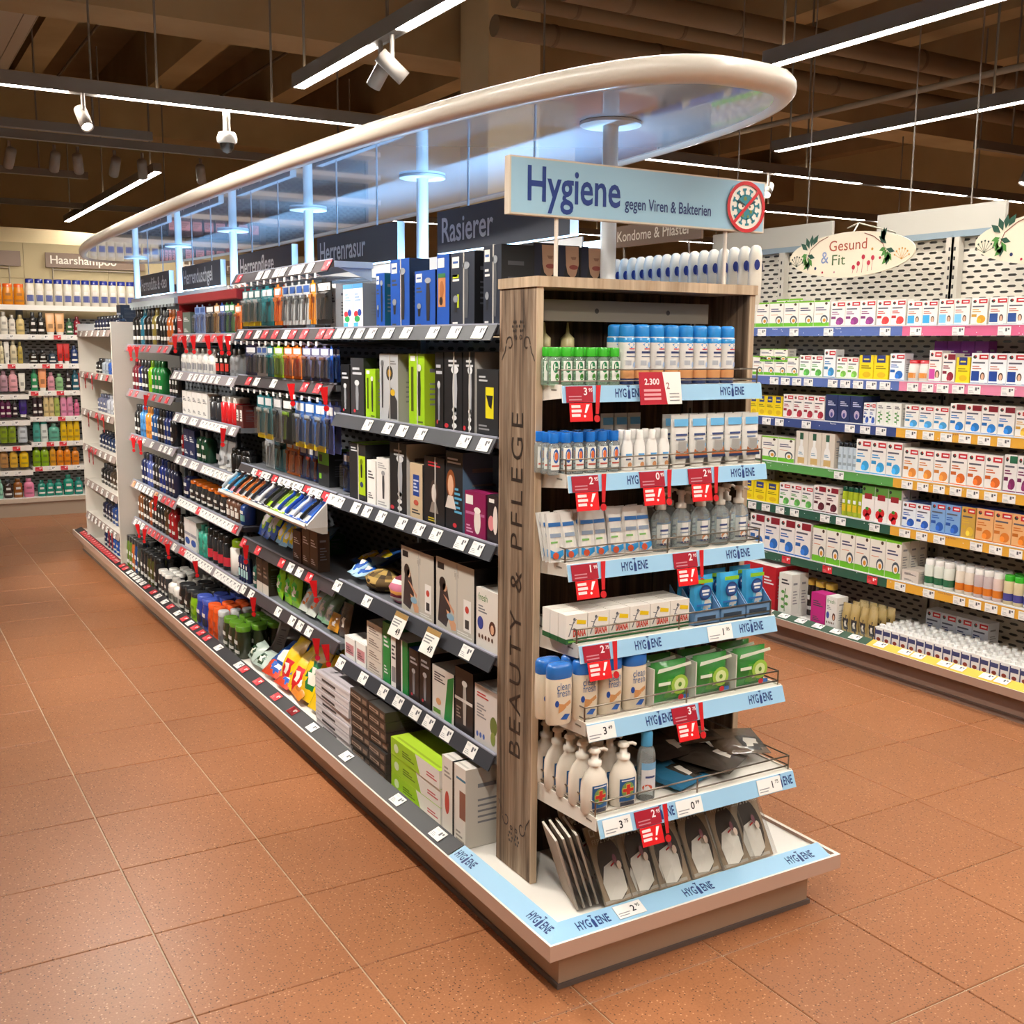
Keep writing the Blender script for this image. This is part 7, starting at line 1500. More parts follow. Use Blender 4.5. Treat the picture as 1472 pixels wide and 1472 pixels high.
# ------------------------------------------------------------------ product builders: local front = -y, base at z = 0, centred in x, front face at y = 0
CACHE = {}
def flat_place(w, h, k=0.0004):
    return lambda u, v, l=1: (-w / 2 + u * w, -k * l, v * h)
def carton(w, h, d, col, o):
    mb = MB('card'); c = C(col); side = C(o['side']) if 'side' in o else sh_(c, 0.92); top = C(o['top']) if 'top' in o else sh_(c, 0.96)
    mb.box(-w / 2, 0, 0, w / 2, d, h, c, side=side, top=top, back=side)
    an = o.get('art', 'plain')
    art(mb, an, flat_place(w, h), w, h, c)
    if 'head' in o: rect(mb, lambda u, v: flat_place(w, h)(u, v, 3), 0.42, 0.78, 1.0, 0.97, C(o['head']))
    # print on the end panel that faces the near side
    ink = lin('4c4d54') if sum(side) / 3 < 0.05 else lin('8f9096') if sum(side) / 3 < 0.18 else lin('8a8a8e')
    for s in (1, -1):
        p = lambda u, v: (s * (w / 2 + 0.0004), u * d, v * h)
        q = (lambda u, v: p(u, v)) if s > 0 else (lambda u, v: p(1 - u, v))
        for i in range(5): rect(mb, q, 0.2, 0.30 + 0.07 * i, 0.75 - 0.1 * (i % 3), 0.325 + 0.07 * i, ink)
        rect(mb, q, 0.2, 0.75, 0.7, 0.80, ink)
    # tuck flap line on top
    rect(mb, lambda u, v: (-w / 2 + u * w, v * d, h + 0.0004), 0.06, 0.05, 0.94, 0.09, sh_(top, 0.7))
    parts = [('carton', mb)]
    if o.get('strap'):
        sb = MB('plastic'); g = lin('c9c6c0'); t = 0.0012; r = 0.006; x = -w / 2 + w * 0.56
        sb.box(x - r / 2, -t, -0.0003, x + r / 2, 0, h + t, g); sb.box(x - r / 2, 0, h, x + r / 2, d, h + t, g); sb.box(x - r / 2, d, 0, x + r / 2, d + t, h + t, g)
        parts.append(('security_strap', sb))
    if o.get('strapk'):
        sb = MB('plastic'); g = lin('1d1d20'); t = 0.0014; x = -w / 2 + w * 0.49; r = 0.008
        sb.box(x - r / 2, -t, 0, x + r / 2, 0, h + t, g); sb.box(x - r / 2, 0, h, x + r / 2, d, h + t, g)
        parts.append(('security_strap', sb))
    return parts
def small_bottle(w, h, d, col, o):
    """small shelf bottle seen from afar: body, shoulder, neck and cap in one mesh"""
    mb = MB('plastic'); c = C(col); cap = C(o['capc']) if 'capc' in o else sh_(c, 0.55) if sum(c) > 0.15 else lin('2d2d31')
    r = w / 2; fl = 'capc' in o
    sy = min(1.0, d / w)
    zc = h * (0.84 if fl else 0.80)
    mb.lathe([(r * 0.9, 0), (r, h * 0.03), (r, h * 0.62), (r * 0.93, h * 0.72), (r * (0.86 if fl else 0.55), zc)], c, 12, 1, sy, oy=d / 2, power=2.8)
    mb.lathe([(r * (0.9 if fl else 0.5), zc), (r * (0.9 if fl else 0.52), h * 0.985), (r * (0.82 if fl else 0.45), h)], cap, 12, 1, sy, oy=d / 2, power=2.8)
    band = C(o['band']) if 'band' in o else (lin('d9d7d2') if sum(c) / 3 < 0.2 else sh_(c, 0.5))
    lab = MB('card')
    def pl(u, v, l=1):
        t = -PI / 2 + (u - 0.5) * 1.9; cc, ss = math.cos(t), math.sin(t); q = 1.0 / (abs(cc) ** 2.8 + abs(ss) ** 2.8) ** (1 / 2.8)
        return (r * 1.01 * q * cc, d / 2 + r * sy * 1.012 * q * ss - 0.0002 * l, v * h)
    rect(mb, pl, 0.12, 0.16, 0.88, 0.40 if 'band' in o else 0.26, band, 4, 'card')
    rect(mb, lambda u, v: pl(u, v, 2), 0.25, 0.44, 0.75, 0.56, band if 'band' not in o else lin('e6e4df'), 3, 'card')
    return [('bottle', mb)]
def tube(w, h, d, col, o):
    mb = MB('plastic'); c = C(col); r = w / 2; P = []
    for i, (z, k, f) in enumerate(((h * 0.14, 0.78, 0.9), (h * 0.2, 0.92, 0.85), (h * 0.5, 0.97, 0.6), (h * 0.85, 1.0, 0.22), (h * 0.92, 1.0, 0.05), (h, 1.0, 0.04))):
        P.append([(r * k * math.cos(2 * PI * j / 14), d / 2 + min(d / 2, r) * f * math.sin(2 * PI * j / 14), z) for j in range(14)])
    mb.grid(P, lambda i, j: c if i < 4 else sh_(c, 0.85), None, True, close=True); mb.face(P[-1], c); mb.face(list(reversed(P[0])), c)
    mb.lathe([(r * 0.72, 0), (r * 0.76, h * 0.14)], C(o['capc']) if 'capc' in o else lin('e9e6e0'), 14, 1, min(1, d / w), oy=d / 2)
    rect(mb, lambda u, v: (-r * 0.6 + u * r * 1.2, d / 2 - min(d / 2, r) * 0.9 - 0.0006, v * h), 0.1, 0.30, 0.9, 0.5, sh_(c, 0.45), 1, 'card')
    return [('tube', mb)]
def can(w, h, d, col, o):
    c = C(col); r = min(w, d) / 2; cap = C(o['cap']) if 'cap' in o else sh_(c, 0.6)
    mb = MB('plastic'); mb.lathe([(r * 0.94, 0), (r, h * 0.02), (r, h * 0.76), (r * 0.86, h * 0.80)], c, 14, oy=d / 2)
    if 'band' in o: mb.lathe([(r * 1.005, h * 0.12), (r * 1.005, h * 0.38)], C(o['band']), 14, oy=d / 2)
    cb = MB('plastic'); cb.lathe([(r * 0.88, h * 0.80), (r * 0.88, h * 0.97), (r * 0.78, h)], cap, 14, oy=d / 2)
    return [('can_body', mb), ('cap', cb)]
def bag(w, h, d, col, o):
    """pillow bag with crimped ends, crumpled"""
    mb = MB('foil'); c = C(col); acc = C(o['accent']) if 'accent' in o else sh_(c, 0.6)
    rnd = random.Random(int(w * 1e5) + int(h * 1e4)); nx, nz = 8, 10; F, B = [], []
    cx_, cz_ = rnd.uniform(0.35, 0.6), rnd.uniform(0.4, 0.6)
    for j in range(nz + 1):
        v = j / nz; rf, rb = [], []
        for i in range(nx + 1):
            u = i / nx; bul = (math.sin(PI * u) ** 0.6) * (math.sin(PI * min(1, max(0, (v - 0.06) / 0.88))) ** 0.6)
            x = -w / 2 + u * w * (1 - 0.0) + (rnd.random() - 0.5) * w * 0.06 * (0 < i < nx); z = v * h + (rnd.random() - 0.5) * h * 0.03 * (0 < j < nz)
            k = 1 + (rnd.random() - 0.5) * 0.5
            x *= 1 - 0.10 * bul * 0
            rf.append((x, d / 2 - d / 2 * bul * k * 0.85, z)); rb.append((x, d / 2 + d / 2 * bul * 0.85 + 0.001, z))
        F.append(rf); B.append(rb)
    def colf(j, i):
        i, j = i, j
        u, v = (j + 0.5) / nx, (i + 0.5) / nz
        if v < 0.08 or v > 0.92: return sh_(c, 0.8)
        q = math.hypot((u - cx_) / 0.32, (v - cz_) / 0.22)
        if q < 0.55: return lin('ece8dc')
        if q < 1.0: return acc
        return c
    mb.grid(F, colf); mb.grid(B, c, flip=True)
    return [('bag', mb)]
def hanging(w, h, d, col, o):
    c = C(col); cont = C(o.get('content', 'silver'))
    card = MB('card'); n = w * 0.14
    card.box(-w / 2, d - 0.001, 0, w / 2, d, h * 0.93, c); card.box(-n, d - 0.001, h * 0.93, n, d, h, sh_(c, 0.9))
    rect(card, lambda u, v: (-w / 2 + u * w, d - 0.0014, v * h), 0.1, 0.74, 0.9, 0.9, lin('e6e6ea') if sum(c) < 1.2 else lin('3a5a9a'))
    if 'foot' in o: rect(card, lambda u, v: (-w / 2 + u * w, d - 0.0014, v * h), 0, 0, 1, 0.12, C(o['foot']))
    it = MB('plastic'); it.tube([(-w * 0.10, d * 0.5, h * 0.1), (0.0, d * 0.42, h * 0.35), (w * 0.08, d * 0.5, h * 0.6)], min(w, d) * 0.30, cont, 6)
    it.box(-w * 0.22, d * 0.3, h * 0.58, w * 0.30, d * 0.62, h * 0.68, sh_(cont, 0.6))
    bl = MB('clear'); x, y0, y1, z0, z1 = w * 0.40, 0.002, d - 0.0015, h * 0.10, h * 0.66
    A_, B_, C_, D_ = (-x, y0, z0), (x, y0, z0), (x, y0, z1), (-x, y0, z1); E_, F_, G_, H_ = (-x * 1.1, y1, z0 - 0.004), (x * 1.1, y1, z0 - 0.004), (x * 1.1, y1, z1 + 0.01), (-x * 1.1, y1, z1 + 0.01)
    for q in ((A_, B_, C_, D_), (B_, F_, G_, C_), (D_, C_, G_, H_), (E_, A_, D_, H_), (E_, F_, B_, A_)): bl.face(q, (1, 1, 1))
    return [('backing_card', card), ('razor', it), ('blister', bl)]
def bundle(w, h, d, col, o):
    """soft folded bundle, e.g. shower cap or sponge pile"""
    mb = MB('matte'); c = C(col); P = []; rnd = random.Random(5)
    st = [lin('c9758e'), lin('e8dcd4'), lin('7a3040'), lin('e0a050'), lin('c9758e')]
    for j in range(9):
        v = j / 8; row = []
        for i in range(18):
            t = 2 * PI * i / 18; q = math.sin(PI * min(0.98, 0.12 + v * 0.86)) ** 0.5 * (1 + 0.08 * rnd.uniform(-1, 1))
            row.append((w / 2 * q * math.cos(t), d / 2 + d / 2 * q * math.sin(t), h * v))
        P.append(row)
    mb.grid(P, (lambda i, j: [c, lin('3a2c1c'), lin('a88a4c'), lin('5a4628')][rnd.randrange(4)]) if o.get('art') == 'leopard' else (lambda i, j: st[i % 5]), None, True, close=True)
    mb.face(P[-1], c); mb.face(list(reversed(P[0])), c)
    return [('bundle', mb)]
def drink(w, h, d, col, o):
    c = C(col); mb = MB('card'); mb.box(-w / 2, 0, 0, w / 2, d, h * 0.86, c); art_c = lin('3a3f6a')
    p = flat_place(w, h); rect(mb, p, 0.1, 0.5, 0.9, 0.72, art_c); disc(mb, p, 0.5, 0.25, 0.26, 0.1, lin('8a3a30'), 10); rect(mb, p, 0, 0, 0.12, 0.8, art_c)
    cb = MB('plastic'); cb.lathe([(w * 0.26, h * 0.86), (w * 0.26, h)], lin('efefec'), 10, oy=d / 2)
    return [('carton', mb), ('screw_cap', cb)]
# ---- products of the wooden end unit, built with their parts
def cyl_place(r, h, span=2.2, oy=0.0, sy=1.0, z0=0.0):
    return lambda u, v, l=1: ((r + 0.0005 * l) * math.cos(-PI / 2 + (u - 0.5) * span), oy + (r + 0.0005 * l) * sy * math.sin(-PI / 2 + (u - 0.5) * span), z0 + v * h)
def gelbottle(w, h, d, col, o):
    r = w / 2 * 0.92; c = C(col); gl = 'gel' if o.get('clear') else 'greengel'
    b = MB(gl); b.lathe([(r * 0.92, 0), (r, h * 0.04), (r, h * 0.66), (r * 0.9, h * 0.72), (r * 0.55, h * 0.76)], (1, 1, 1), 16, 1, 0.75, oy=d / 2)
    k = MB('plastic'); k.lathe([(r * 0.80, h * 0.76), (r * 0.82, h * 0.97), (r * 0.74, h)], c, 14, 1, 0.78, oy=d / 2)
    l = MB('card'); p = cyl_place(r, h, 1.7, d / 2, 0.75)
    rect(l, p, 0.0, 0.12, 1, 0.64, lin('eef0ea'), 6); 
    q = lambda u, v: p(u, v, 2); q3 = lambda u, v: p(u, v, 3)
    if o.get('clear'):
        disc(l, q, 0.5, 0.45, 0.28, 0.17, lin('2a5aa8'), 14); disc(l, q3, 0.5, 0.45, 0.16, 0.10, lin('e0703c'), 12); rect(l, q, 0.1, 0.2, 0.9, 0.24, lin('c85a4a'), 4)
    else:
        disc(l, q, 0.45, 0.48, 0.28, 0.15, lin('1f7a4a'), 14); disc(l, q, 0.6, 0.22, 0.2, 0.09, lin('3f8a2f'), 12); rect(l, q3, 0.28, 0.46, 0.62, 0.50, lin('dcead8'), 2)
    return [('bottle_body', b), ('cap', k), ('label', l)]
def deocan(w, h, d, col, o):
    r = min(w, d) / 2 * 0.96; b = MB('plastic'); wh = lin('e8e6e2')
    seg = [(r * 0.95, 0), (r, h * 0.015), (r, h * 0.10), (r, h * 0.24), (r, h * 0.70), (r, h * 0.78), (r * 0.86, h * 0.80)]
    b.lathe(seg, lambda i, j: [lin('1f2f5c'), lin('1f2f5c'), lin('dca06c'), wh, lin('2f8fd0'), lin('d0d0d0')][i], 18, oy=d / 2)
    k = MB('plastic'); k.lathe([(r * 0.9, h * 0.80), (r * 0.9, h * 0.95), (r * 0.82, h * 0.985), (r * 0.6, h)], lin('2a86d0'), 18, oy=d / 2)
    l = MB('card'); p = cyl_place(r, h, 2.0, d / 2)
    l.face([p(0.0, 0.70), p(0.3, 0.66), p(0.5, 0.60), p(0.7, 0.66), p(1, 0.70), p(0.5, 0.72)], lin('2f8fd0')); q = lambda u, v: p(u, v, 2)
    rect(l, q, 0.2, 0.52, 0.85, 0.555, lin('2a3a6a'), 3); rect(l, q, 0.2, 0.46, 0.95, 0.475, lin('5a6a8a'), 3); rect(l, q, 0.35, 0.585, 0.75, 0.605, lin('c8404a'), 2); disc(l, q, 0.75, 0.33, 0.14, 0.05, lin('a8c0e0'), 10); rect(l, q, 0.15, 0.32, 0.5, 0.40, lin('b4b8c0'), 2)
    return [('can_body', b), ('cap', k), ('label', l)]
def dropper(w, h, d, col, o):
    c = C(col); b = MB('plastic'); b.lathe([(w * 0.44, 0), (w * 0.46, h * 0.05), (w * 0.46, h * 0.52), (w * 0.3, h * 0.6)], c, 14, 1, 0.6, oy=d / 2, power=3)
    k = MB('plastic'); k.lathe([(w * 0.26, h * 0.6), (w * 0.26, h * 0.74), (w * 0.08, h * 0.82), (w * 0.03, h)], c, 12, oy=d / 2)
    return [('bottle_body', b), ('pointed_cap', k)]
def whitebottle(w, h, d, col, o):
    c = C(col); b = MB('plastic'); b.lathe([(w * 0.42, 0), (w * 0.45, h * 0.05), (w * 0.44, h * 0.58), (w * 0.28, h * 0.76)], c, 14, 1, 0.65, oy=d / 2, power=2.6)
    k = MB('plastic'); k.lathe([(w * 0.27, h * 0.76), (w * 0.27, h * 0.97), (w * 0.22, h)], c, 12, 1, 0.9, oy=d / 2)
    l = MB('card'); p = cyl_place(w * 0.455, h, 1.6, d / 2, 0.66); rect(l, p, 0.15, 0.36, 0.85, 0.42, lin('5aa0d8'), 3); rect(l, p, 0.15, 0.26, 0.7, 0.30, lin('4a5a7a'), 3); disc(l, p, 0.6, 0.14, 0.25, 0.07, lin('c88a5c'), 10)
    return [('bottle_body', b), ('cap', k), ('label', l)]
def handtube(w, h, d, col, o):
    parts = tube(w, h, d, 'e6e4df', {'capc': 'e8e4dc'}); l = MB('card'); r = w / 2
    p = lambda u, v, k=1: (-r * 0.8 + u * r * 1.6, d / 2 - min(d / 2, r) * (0.95 - 0.85 * max(0, v - 0.15)) - 0.001 - 0.0004 * k, v * h)
    for i in range(4): rect(l, p, 0.02, 0.78 + 0.035 * i, 0.98, 0.815 + 0.035 * i, lin('6ab4e4'))
    q = lambda u, v: p(u, v, 2)
    rect(l, p, 0.1, 0.60, 0.9, 0.64, lin('3a4a7a')); rect(l, p, 0.1, 0.52, 0.75, 0.55, lin('6a7a9a')); disc(l, q, 0.7, 0.42, 0.2, 0.06, lin('8ac4ea'), 12)
    l.face([p(0.0, 0.2), p(1.0, 0.2), p(0.9, 0.36), p(0.5, 0.26), p(0.1, 0.34)], lin('b4683c')); rect(l, q, 0, 0.17, 1, 0.22, lin('24365e'))
    return [('tube_body', parts[0][1]), ('print', l)]
def wipes(w, h, d, col, o):
    b = bag(w, h, d, 'e9e6e0', {'accent': 'e4e2dc'})[0][1]; l = MB('card')
    p = lambda u, v, k=1: (-w / 2 + u * w, d * 0.06 + d * 0.3 * abs(v - 0.5) ** 1.6 - 0.001 * k, v * h)
    l.face([p(0.08, 0.10), p(0.6, 0.06), p(0.92, 0.14), p(0.92, 0.24), p(0.4, 0.2), p(0.08, 0.26)], lin('2a8fd0')); disc(l, lambda u, v: p(u, v, 2), 0.4, 0.13, 0.2, 0.07, lin('c8502c'), 12); rect(l, p, 0.15, 0.5, 0.85, 0.58, lin('8a9ab0')); rect(l, p, 0.1, 0.72, 0.9, 0.80, lin('2a6ab0')); rect(l, p, 0.15, 0.38, 0.6, 0.42, lin('7ab060'))
    return [('packet', b), ('print', l)]
def pump_part(r, z0, z1, col, oy):
    k = MB('plastic'); k.lathe([(r * 0.5, z0), (r * 0.5, z0 + (z1 - z0) * 0.25), (r * 0.28, z0 + (z1 - z0) * 0.3), (r * 0.26, z0 + (z1 - z0) * 0.75)], col, 12, oy=oy)
    zt = z0 + (z1 - z0) * 0.75
    k.lathe([(r * 0.42, zt), (r * 0.44, zt + (z1 - z0) * 0.12), (r * 0.3, z1)], col, 12, oy=oy)
    k.tube([(0, oy, zt + (z1 - z0) * 0.12), (r * 0.7, oy - r * 0.1, zt + (z1 - z0) * 0.12), (r * 0.95, oy - r * 0.15, zt)], r * 0.13, col, 8)
    return k
def clearpump(w, h, d, col, o):
    r = w / 2 * 0.92; b = MB('gel'); b.lathe([(r * 0.9, 0), (r, h * 0.03), (r, h * 0.50), (r * 0.86, h * 0.60), (r * 0.4, h * 0.68), (r * 0.36, h * 0.71)], (1, 1, 1), 18, 1, 0.72, oy=d / 2, power=2.5)
    k = pump_part(r, h * 0.70, h, lin('cfc6ba'), d / 2); l = MB('card'); p = cyl_place(r, h, 1.7, d / 2, 0.73); q = lambda u, v: p(u, v, 2)
    rect(l, p, 0.02, 0.12, 0.98, 0.46, lin('e9e8e4'), 5); l.face([p(0.02, 0.46), p(0.98, 0.46), p(0.98, 0.5), p(0.5, 0.47), p(0.02, 0.5)], lin('3a86c8')); rect(l, q, 0.2, 0.34, 0.7, 0.375, lin('3a4a7a'), 3); rect(l, q, 0.2, 0.28, 0.9, 0.30, lin('8a96a8'), 3)
    disc(l, q, 0.6, 0.17, 0.28, 0.06, lin('c88a60'), 12); rect(l, q, 0.02, 0.11, 0.98, 0.14, lin('24365e'), 4)
    return [('bottle_body', b), ('pump', k), ('label', l)]
def tissue(w, h, d, col, o):
    mb = MB('card'); c = lin('ebe6de'); zb = h * 0.18
    mb.box(-w / 2, 0, zb, w / 2, d, h, c); p = lambda u, v, k=1: (-w / 2 + u * w, -0.0004 * k, zb + v * (h - zb))
    write(mb, 'DIANA', 0.024, lin('d0402c'), lambda a, v: p(0.32 + a / w, 0.07 + v / (h - zb), 2), bold=0.03, fit=w * 0.62)
    L1 = lambda u, v: p(u, v, 1)
    stroke(mb, L1, [(0.12, 0.1), (0.24, 0.42), (0.36, 0.72)], 0.05, lin('6a6e76')); stroke(mb, L1, [(0.24, 0.42), (0.46, 0.34), (0.40, 0.12)], 0.04, lin('6a6e76')); stroke(mb, L1, [(0.14, 0.62), (0.30, 0.58), (0.48, 0.80)], 0.03, lin('6a6e76')); disc(mb, L1, 0.38, 0.80, 0.06, 0.07, lin('5a5e66'), 8)
    mb.face([p(0.48, 0.60, 2), p(0.92, 0.54, 2), p(0.94, 0.70, 2), p(0.50, 0.78, 2)], lin('e8c41c'))
    g = MB('card'); g.box(-w / 2, 0.0, 0, w / 2, d, zb - 0.0005, lin('1f5a34')); rect(g, lambda u, v: (-w / 2 + u * w, -0.0004, v * zb), 0.1, 0.3, 0.8, 0.6, lin('7ab84a'))
    return [('carton', mb), ('green_base', g)]
def bluebag(w, h, d, col, o):
    b = bag(w * 0.86, h, d * 0.7, 'sky blue', {'accent': '6ac4f0'})[0][1]
    l = MB('card'); p = lambda u, v, k=1: (-w * 0.4 + u * w * 0.8, -0.001 - 0.0006 * k, v * h); disc(l, p, 0.5, 0.66, 0.3, 0.16, lin('1f3f7a'), 18); disc(l, lambda u, v: p(u, v, 2), 0.5, 0.66, 0.24, 0.12, lin('2f5a9a'), 16)
    rect(l, lambda u, v: p(u, v, 3), 0.32, 0.67, 0.68, 0.72, lin('e8f0f6')); rect(l, lambda u, v: p(u, v, 3), 0.36, 0.60, 0.64, 0.64, lin('e8f0f6')); rect(l, p, 0.15, 0.86, 0.85, 0.94, lin('8ac82c')); rect(l, p, 0.1, 0.38, 0.8, 0.42, lin('2a6ab0'))
    t = MB('card'); cb = lin('6a92bc'); t.box(-w * 0.48, -0.012, 0, w * 0.48, d * 0.9, 0.003, cb); t.box(-w * 0.48, -0.012, 0, w * 0.48, -0.010, h * 0.30, cb)
    for s in (-1, 1): t.xprism([(-0.012, 0), (d * 0.9, 0), (d * 0.9, h * 0.72), (-0.012, h * 0.32)], s * w * 0.48 - 0.0012, s * w * 0.48 + 0.0012, cb)
    rect(t, lambda u, v: (-w * 0.48 + u * w * 0.96, -0.0124, v * h * 0.3), 0.1, 0.2, 0.85, 0.6, lin('2a3a4a'))
    return [('packet', b), ('print', l), ('cardboard_tray', t)]
def ovalbottle(w, h, d, col, o):
    c = lin('e2d4bd'); b = MB('plastic'); r = w / 2 * 0.95; b.lathe([(r * 0.9, 0), (r * 0.95, h * 0.03), (r, h * 0.45), (r * 0.97, h * 0.74), (r * 0.94, h * 0.76)], c, 20, 1, 0.6, oy=d / 2, power=2.6)
    k = MB('plastic'); k.lathe([(r * 0.95, h * 0.76), (r * 0.98, h * 0.80), (r * 0.96, h * 0.94), (r * 0.8, h * 0.99), (r * 0.3, h)], lin('2a6cbc'), 20, 1, 0.62, oy=d / 2, power=2.6)
    l = MB('card')
    def p(u, v, kk=1):
        t = -PI / 2 + (u - 0.5) * 1.5; cc, ss = math.cos(t), math.sin(t); q = 1.0 / (abs(cc) ** 2.6 + abs(ss) ** 2.6) ** (1 / 2.6)
        return ((r + 0.0006 * kk) * q * cc, d / 2 + (r * 0.6 + 0.0006 * kk) * q * ss, v * h)
    write_(l, lambda u, v: p(u, v), 0.16, 0.58, 'clean', lin('4a6a9a'), w * 1.0, h * 1.1); write_(l, lambda u, v: p(u, v), 0.18, 0.47, 'fresh', lin('4a6a9a'), w * 1.0, h * 1.1)
    disc(l, p, 0.18, 0.36, 0.10, 0.055, lin('1f4a9a'), 12); l.face([p(0.25, 0.2), p(0.5, 0.24), p(0.95, 0.34), p(0.9, 0.4), p(0.55, 0.34), p(0.28, 0.36)], lin('c8905c')); l.face([p(0.35, 0.1), p(0.7, 0.08), p(0.9, 0.16), p(0.6, 0.18)], lin('2a5aa8'))
    return [('bottle_body', b), ('flip_cap', k), ('label', l)]
def greenwipes(w, h, d, col, o):
    ww = w * 0.86
    b = bag(ww, h, d * 0.85, '2f8a34', {'accent': '5aa83a'})[0][1]; l = MB('card'); p = lambda u, v, k=1: (-ww / 2 + u * ww, 0.0 - 0.0006 * k, v * h)
    l.face([p(0.02, 0.80), p(0.98, 0.90), p(0.95, 0.98), p(0.5, 0.93), p(0.05, 0.90)], lin('dfe8d6')); disc(l, p, 0.66, 0.45, 0.24, 0.24, lin('9cc84a'), 18); disc(l, lambda u, v: p(u, v, 2), 0.66, 0.45, 0.16, 0.16, lin('d8e8a8'), 16); disc(l, lambda u, v: p(u, v, 3), 0.66, 0.45, 0.05, 0.06, lin('5a8a2a'), 10)
    rect(l, p, 0.06, 0.48, 0.4, 0.56, lin('e8f0dc')); disc(l, lambda u, v: p(u, v, 2), 0.7, 0.13, 0.08, 0.07, lin('c8303a'), 10); rect(l, p, 0.78, 0.08, 0.92, 0.18, lin('3a6ab0'))
    t = MB('plastic'); t.box(-w / 2, 0.0, 0, -w / 2 + 0.003, d, h * 0.92, lin('dedbd2'))
    return [('packet', b), ('print', l), ('divider', t)]
def soappump(w, h, d, col, o):
    r = w / 2 * 0.95; c = lin('ece4d6'); b = MB('plastic'); b.lathe([(r * 0.86, 0), (r * 0.96, h * 0.03), (r, h * 0.30), (r * 0.96, h * 0.48), (r * 0.72, h * 0.62), (r * 0.42, h * 0.70), (r * 0.40, h * 0.74)], c, 20, 1, 0.62, oy=d / 2, power=2.3)
    k = pump_part(r * 0.9, h * 0.74, h, lin('efe8dc'), d / 2); l = MB('card')
    def p(u, v, kk=1):
        t = -PI / 2 + (u - 0.5) * 1.55; cc, ss = math.cos(t), math.sin(t); q = 1.0 / (abs(cc) ** 2.3 + abs(ss) ** 2.3) ** (1 / 2.3)
        return ((r * 1.0 + 0.0008 * kk) * q * cc, d / 2 + (r * 0.625 + 0.0008 * kk) * q * ss, v * h)
    rect(l, p, 0.12, 0.10, 0.88, 0.46, lin('235a94'), 6); q2 = lambda u, v: p(u, v, 2); q3 = lambda u, v: p(u, v, 3); q4 = lambda u, v: p(u, v, 4)
    disc(l, q2, 0.5, 0.28, 0.30, 0.13, lin('7a9a5c'), 18); rect(l, q3, 0.24, 0.245, 0.76, 0.315, lin('d8c860'), 3); rect(l, q3, 0.40, 0.18, 0.60, 0.38, lin('d8c860'), 2); rect(l, q4, 0.26, 0.255, 0.74, 0.305, lin('c8322c'), 3); rect(l, q4, 0.42, 0.19, 0.58, 0.37, lin('c8322c'), 2)
    rect(l, q2, 0.2, 0.42, 0.8, 0.44, lin('dfe6ee'), 3); rect(l, p, 0.16, 0.02, 0.84, 0.085, lin('3a3a46'), 5)
    return [('bottle_body', b), ('pump', k), ('label', l)]
def clearcap(w, h, d, col, o):
    r = w / 2 * 0.92; b = MB('gel'); b.lathe([(r * 0.94, 0), (r, h * 0.02), (r, h * 0.66), (r * 0.8, h * 0.75), (r * 0.42, h * 0.80)], (1, 1, 1), 18, 1, 0.9, oy=d / 2)
    k = MB('plastic'); k.lathe([(r * 0.62, h * 0.79), (r * 0.62, h * 0.97), (r * 0.5, h)], lin('4a9ac8'), 14, oy=d / 2); l = MB('card'); p = cyl_place(r, h, 2.2, d / 2, 0.92); q = lambda u, v: p(u, v, 2)
    rect(l, p, 0, 0.14, 1, 0.46, lin('d8dade'), 6); rect(l, p, 0, 0.46, 1, 0.56, lin('7ab0d8'), 6); rect(l, q, 0.2, 0.34, 0.7, 0.37, lin('3a4a7a'), 3); disc(l, q, 0.3, 0.2, 0.25, 0.05, lin('c85a40'), 12)
    return [('bottle_body', b), ('cap', k), ('label', l)]
def lotion(w, h, d, col, o):
    c = C(col); r = w / 2 * 0.95; b = MB('plastic'); b.lathe([(r * 0.7, h * 0.10), (r * 0.92, h * 0.14), (r, h * 0.45), (r * 0.96, h * 0.85), (r * 0.7, h * 0.97), (r * 0.3, h)], c, 16, 1, 0.55, oy=d / 2, power=2.3)
    k = MB('plastic'); k.lathe([(r * 0.62, 0), (r * 0.68, h * 0.10)], lin('efece6'), 14, 1, 0.6, oy=d / 2)
    l = MB('card'); 
    for s in (-1, 1):
        p = lambda u, v: (u * r, d / 2 + s * (r * 0.56 + 0.0008), v * h)
        l.face([p(s * -0.42 * math.cos(t), 0.70 + 0.08 * math.sin(t)) for t in [2 * PI * i / 14 for i in range(14)]], lin('20307c'))
    for s in (-1, 1):
        p = lambda u, v: (s * (r * 1.0 + 0.0006), d / 2 + u * r * 0.55, v * h)
        l.face([p(s * 0.5 * math.cos(t), 0.66 + 0.07 * math.sin(t)) for t in [2 * PI * i / 14 for i in range(14)]], lin('20307c'))
    return [('bottle_body', b), ('cap', k), ('badge', l)]
KIND = {'box': carton, 'flat': carton, 'sbottle': small_bottle, 'tube': tube, 'can': can, 'bag': bag, 'hang': hanging, 'roll': bundle, 'drink': drink,
        'gelbottle': gelbottle, 'deocan': deocan, 'dropper': dropper, 'whitebottle': whitebottle, 'handtube': handtube, 'wipes': wipes, 'clearpump': clearpump,
        'tissue': tissue, 'bluebag': bluebag, 'ovalbottle': ovalbottle, 'greenwipes': greenwipes, 'soappump': soappump, 'clearcap': clearcap, 'lotion': lotion}
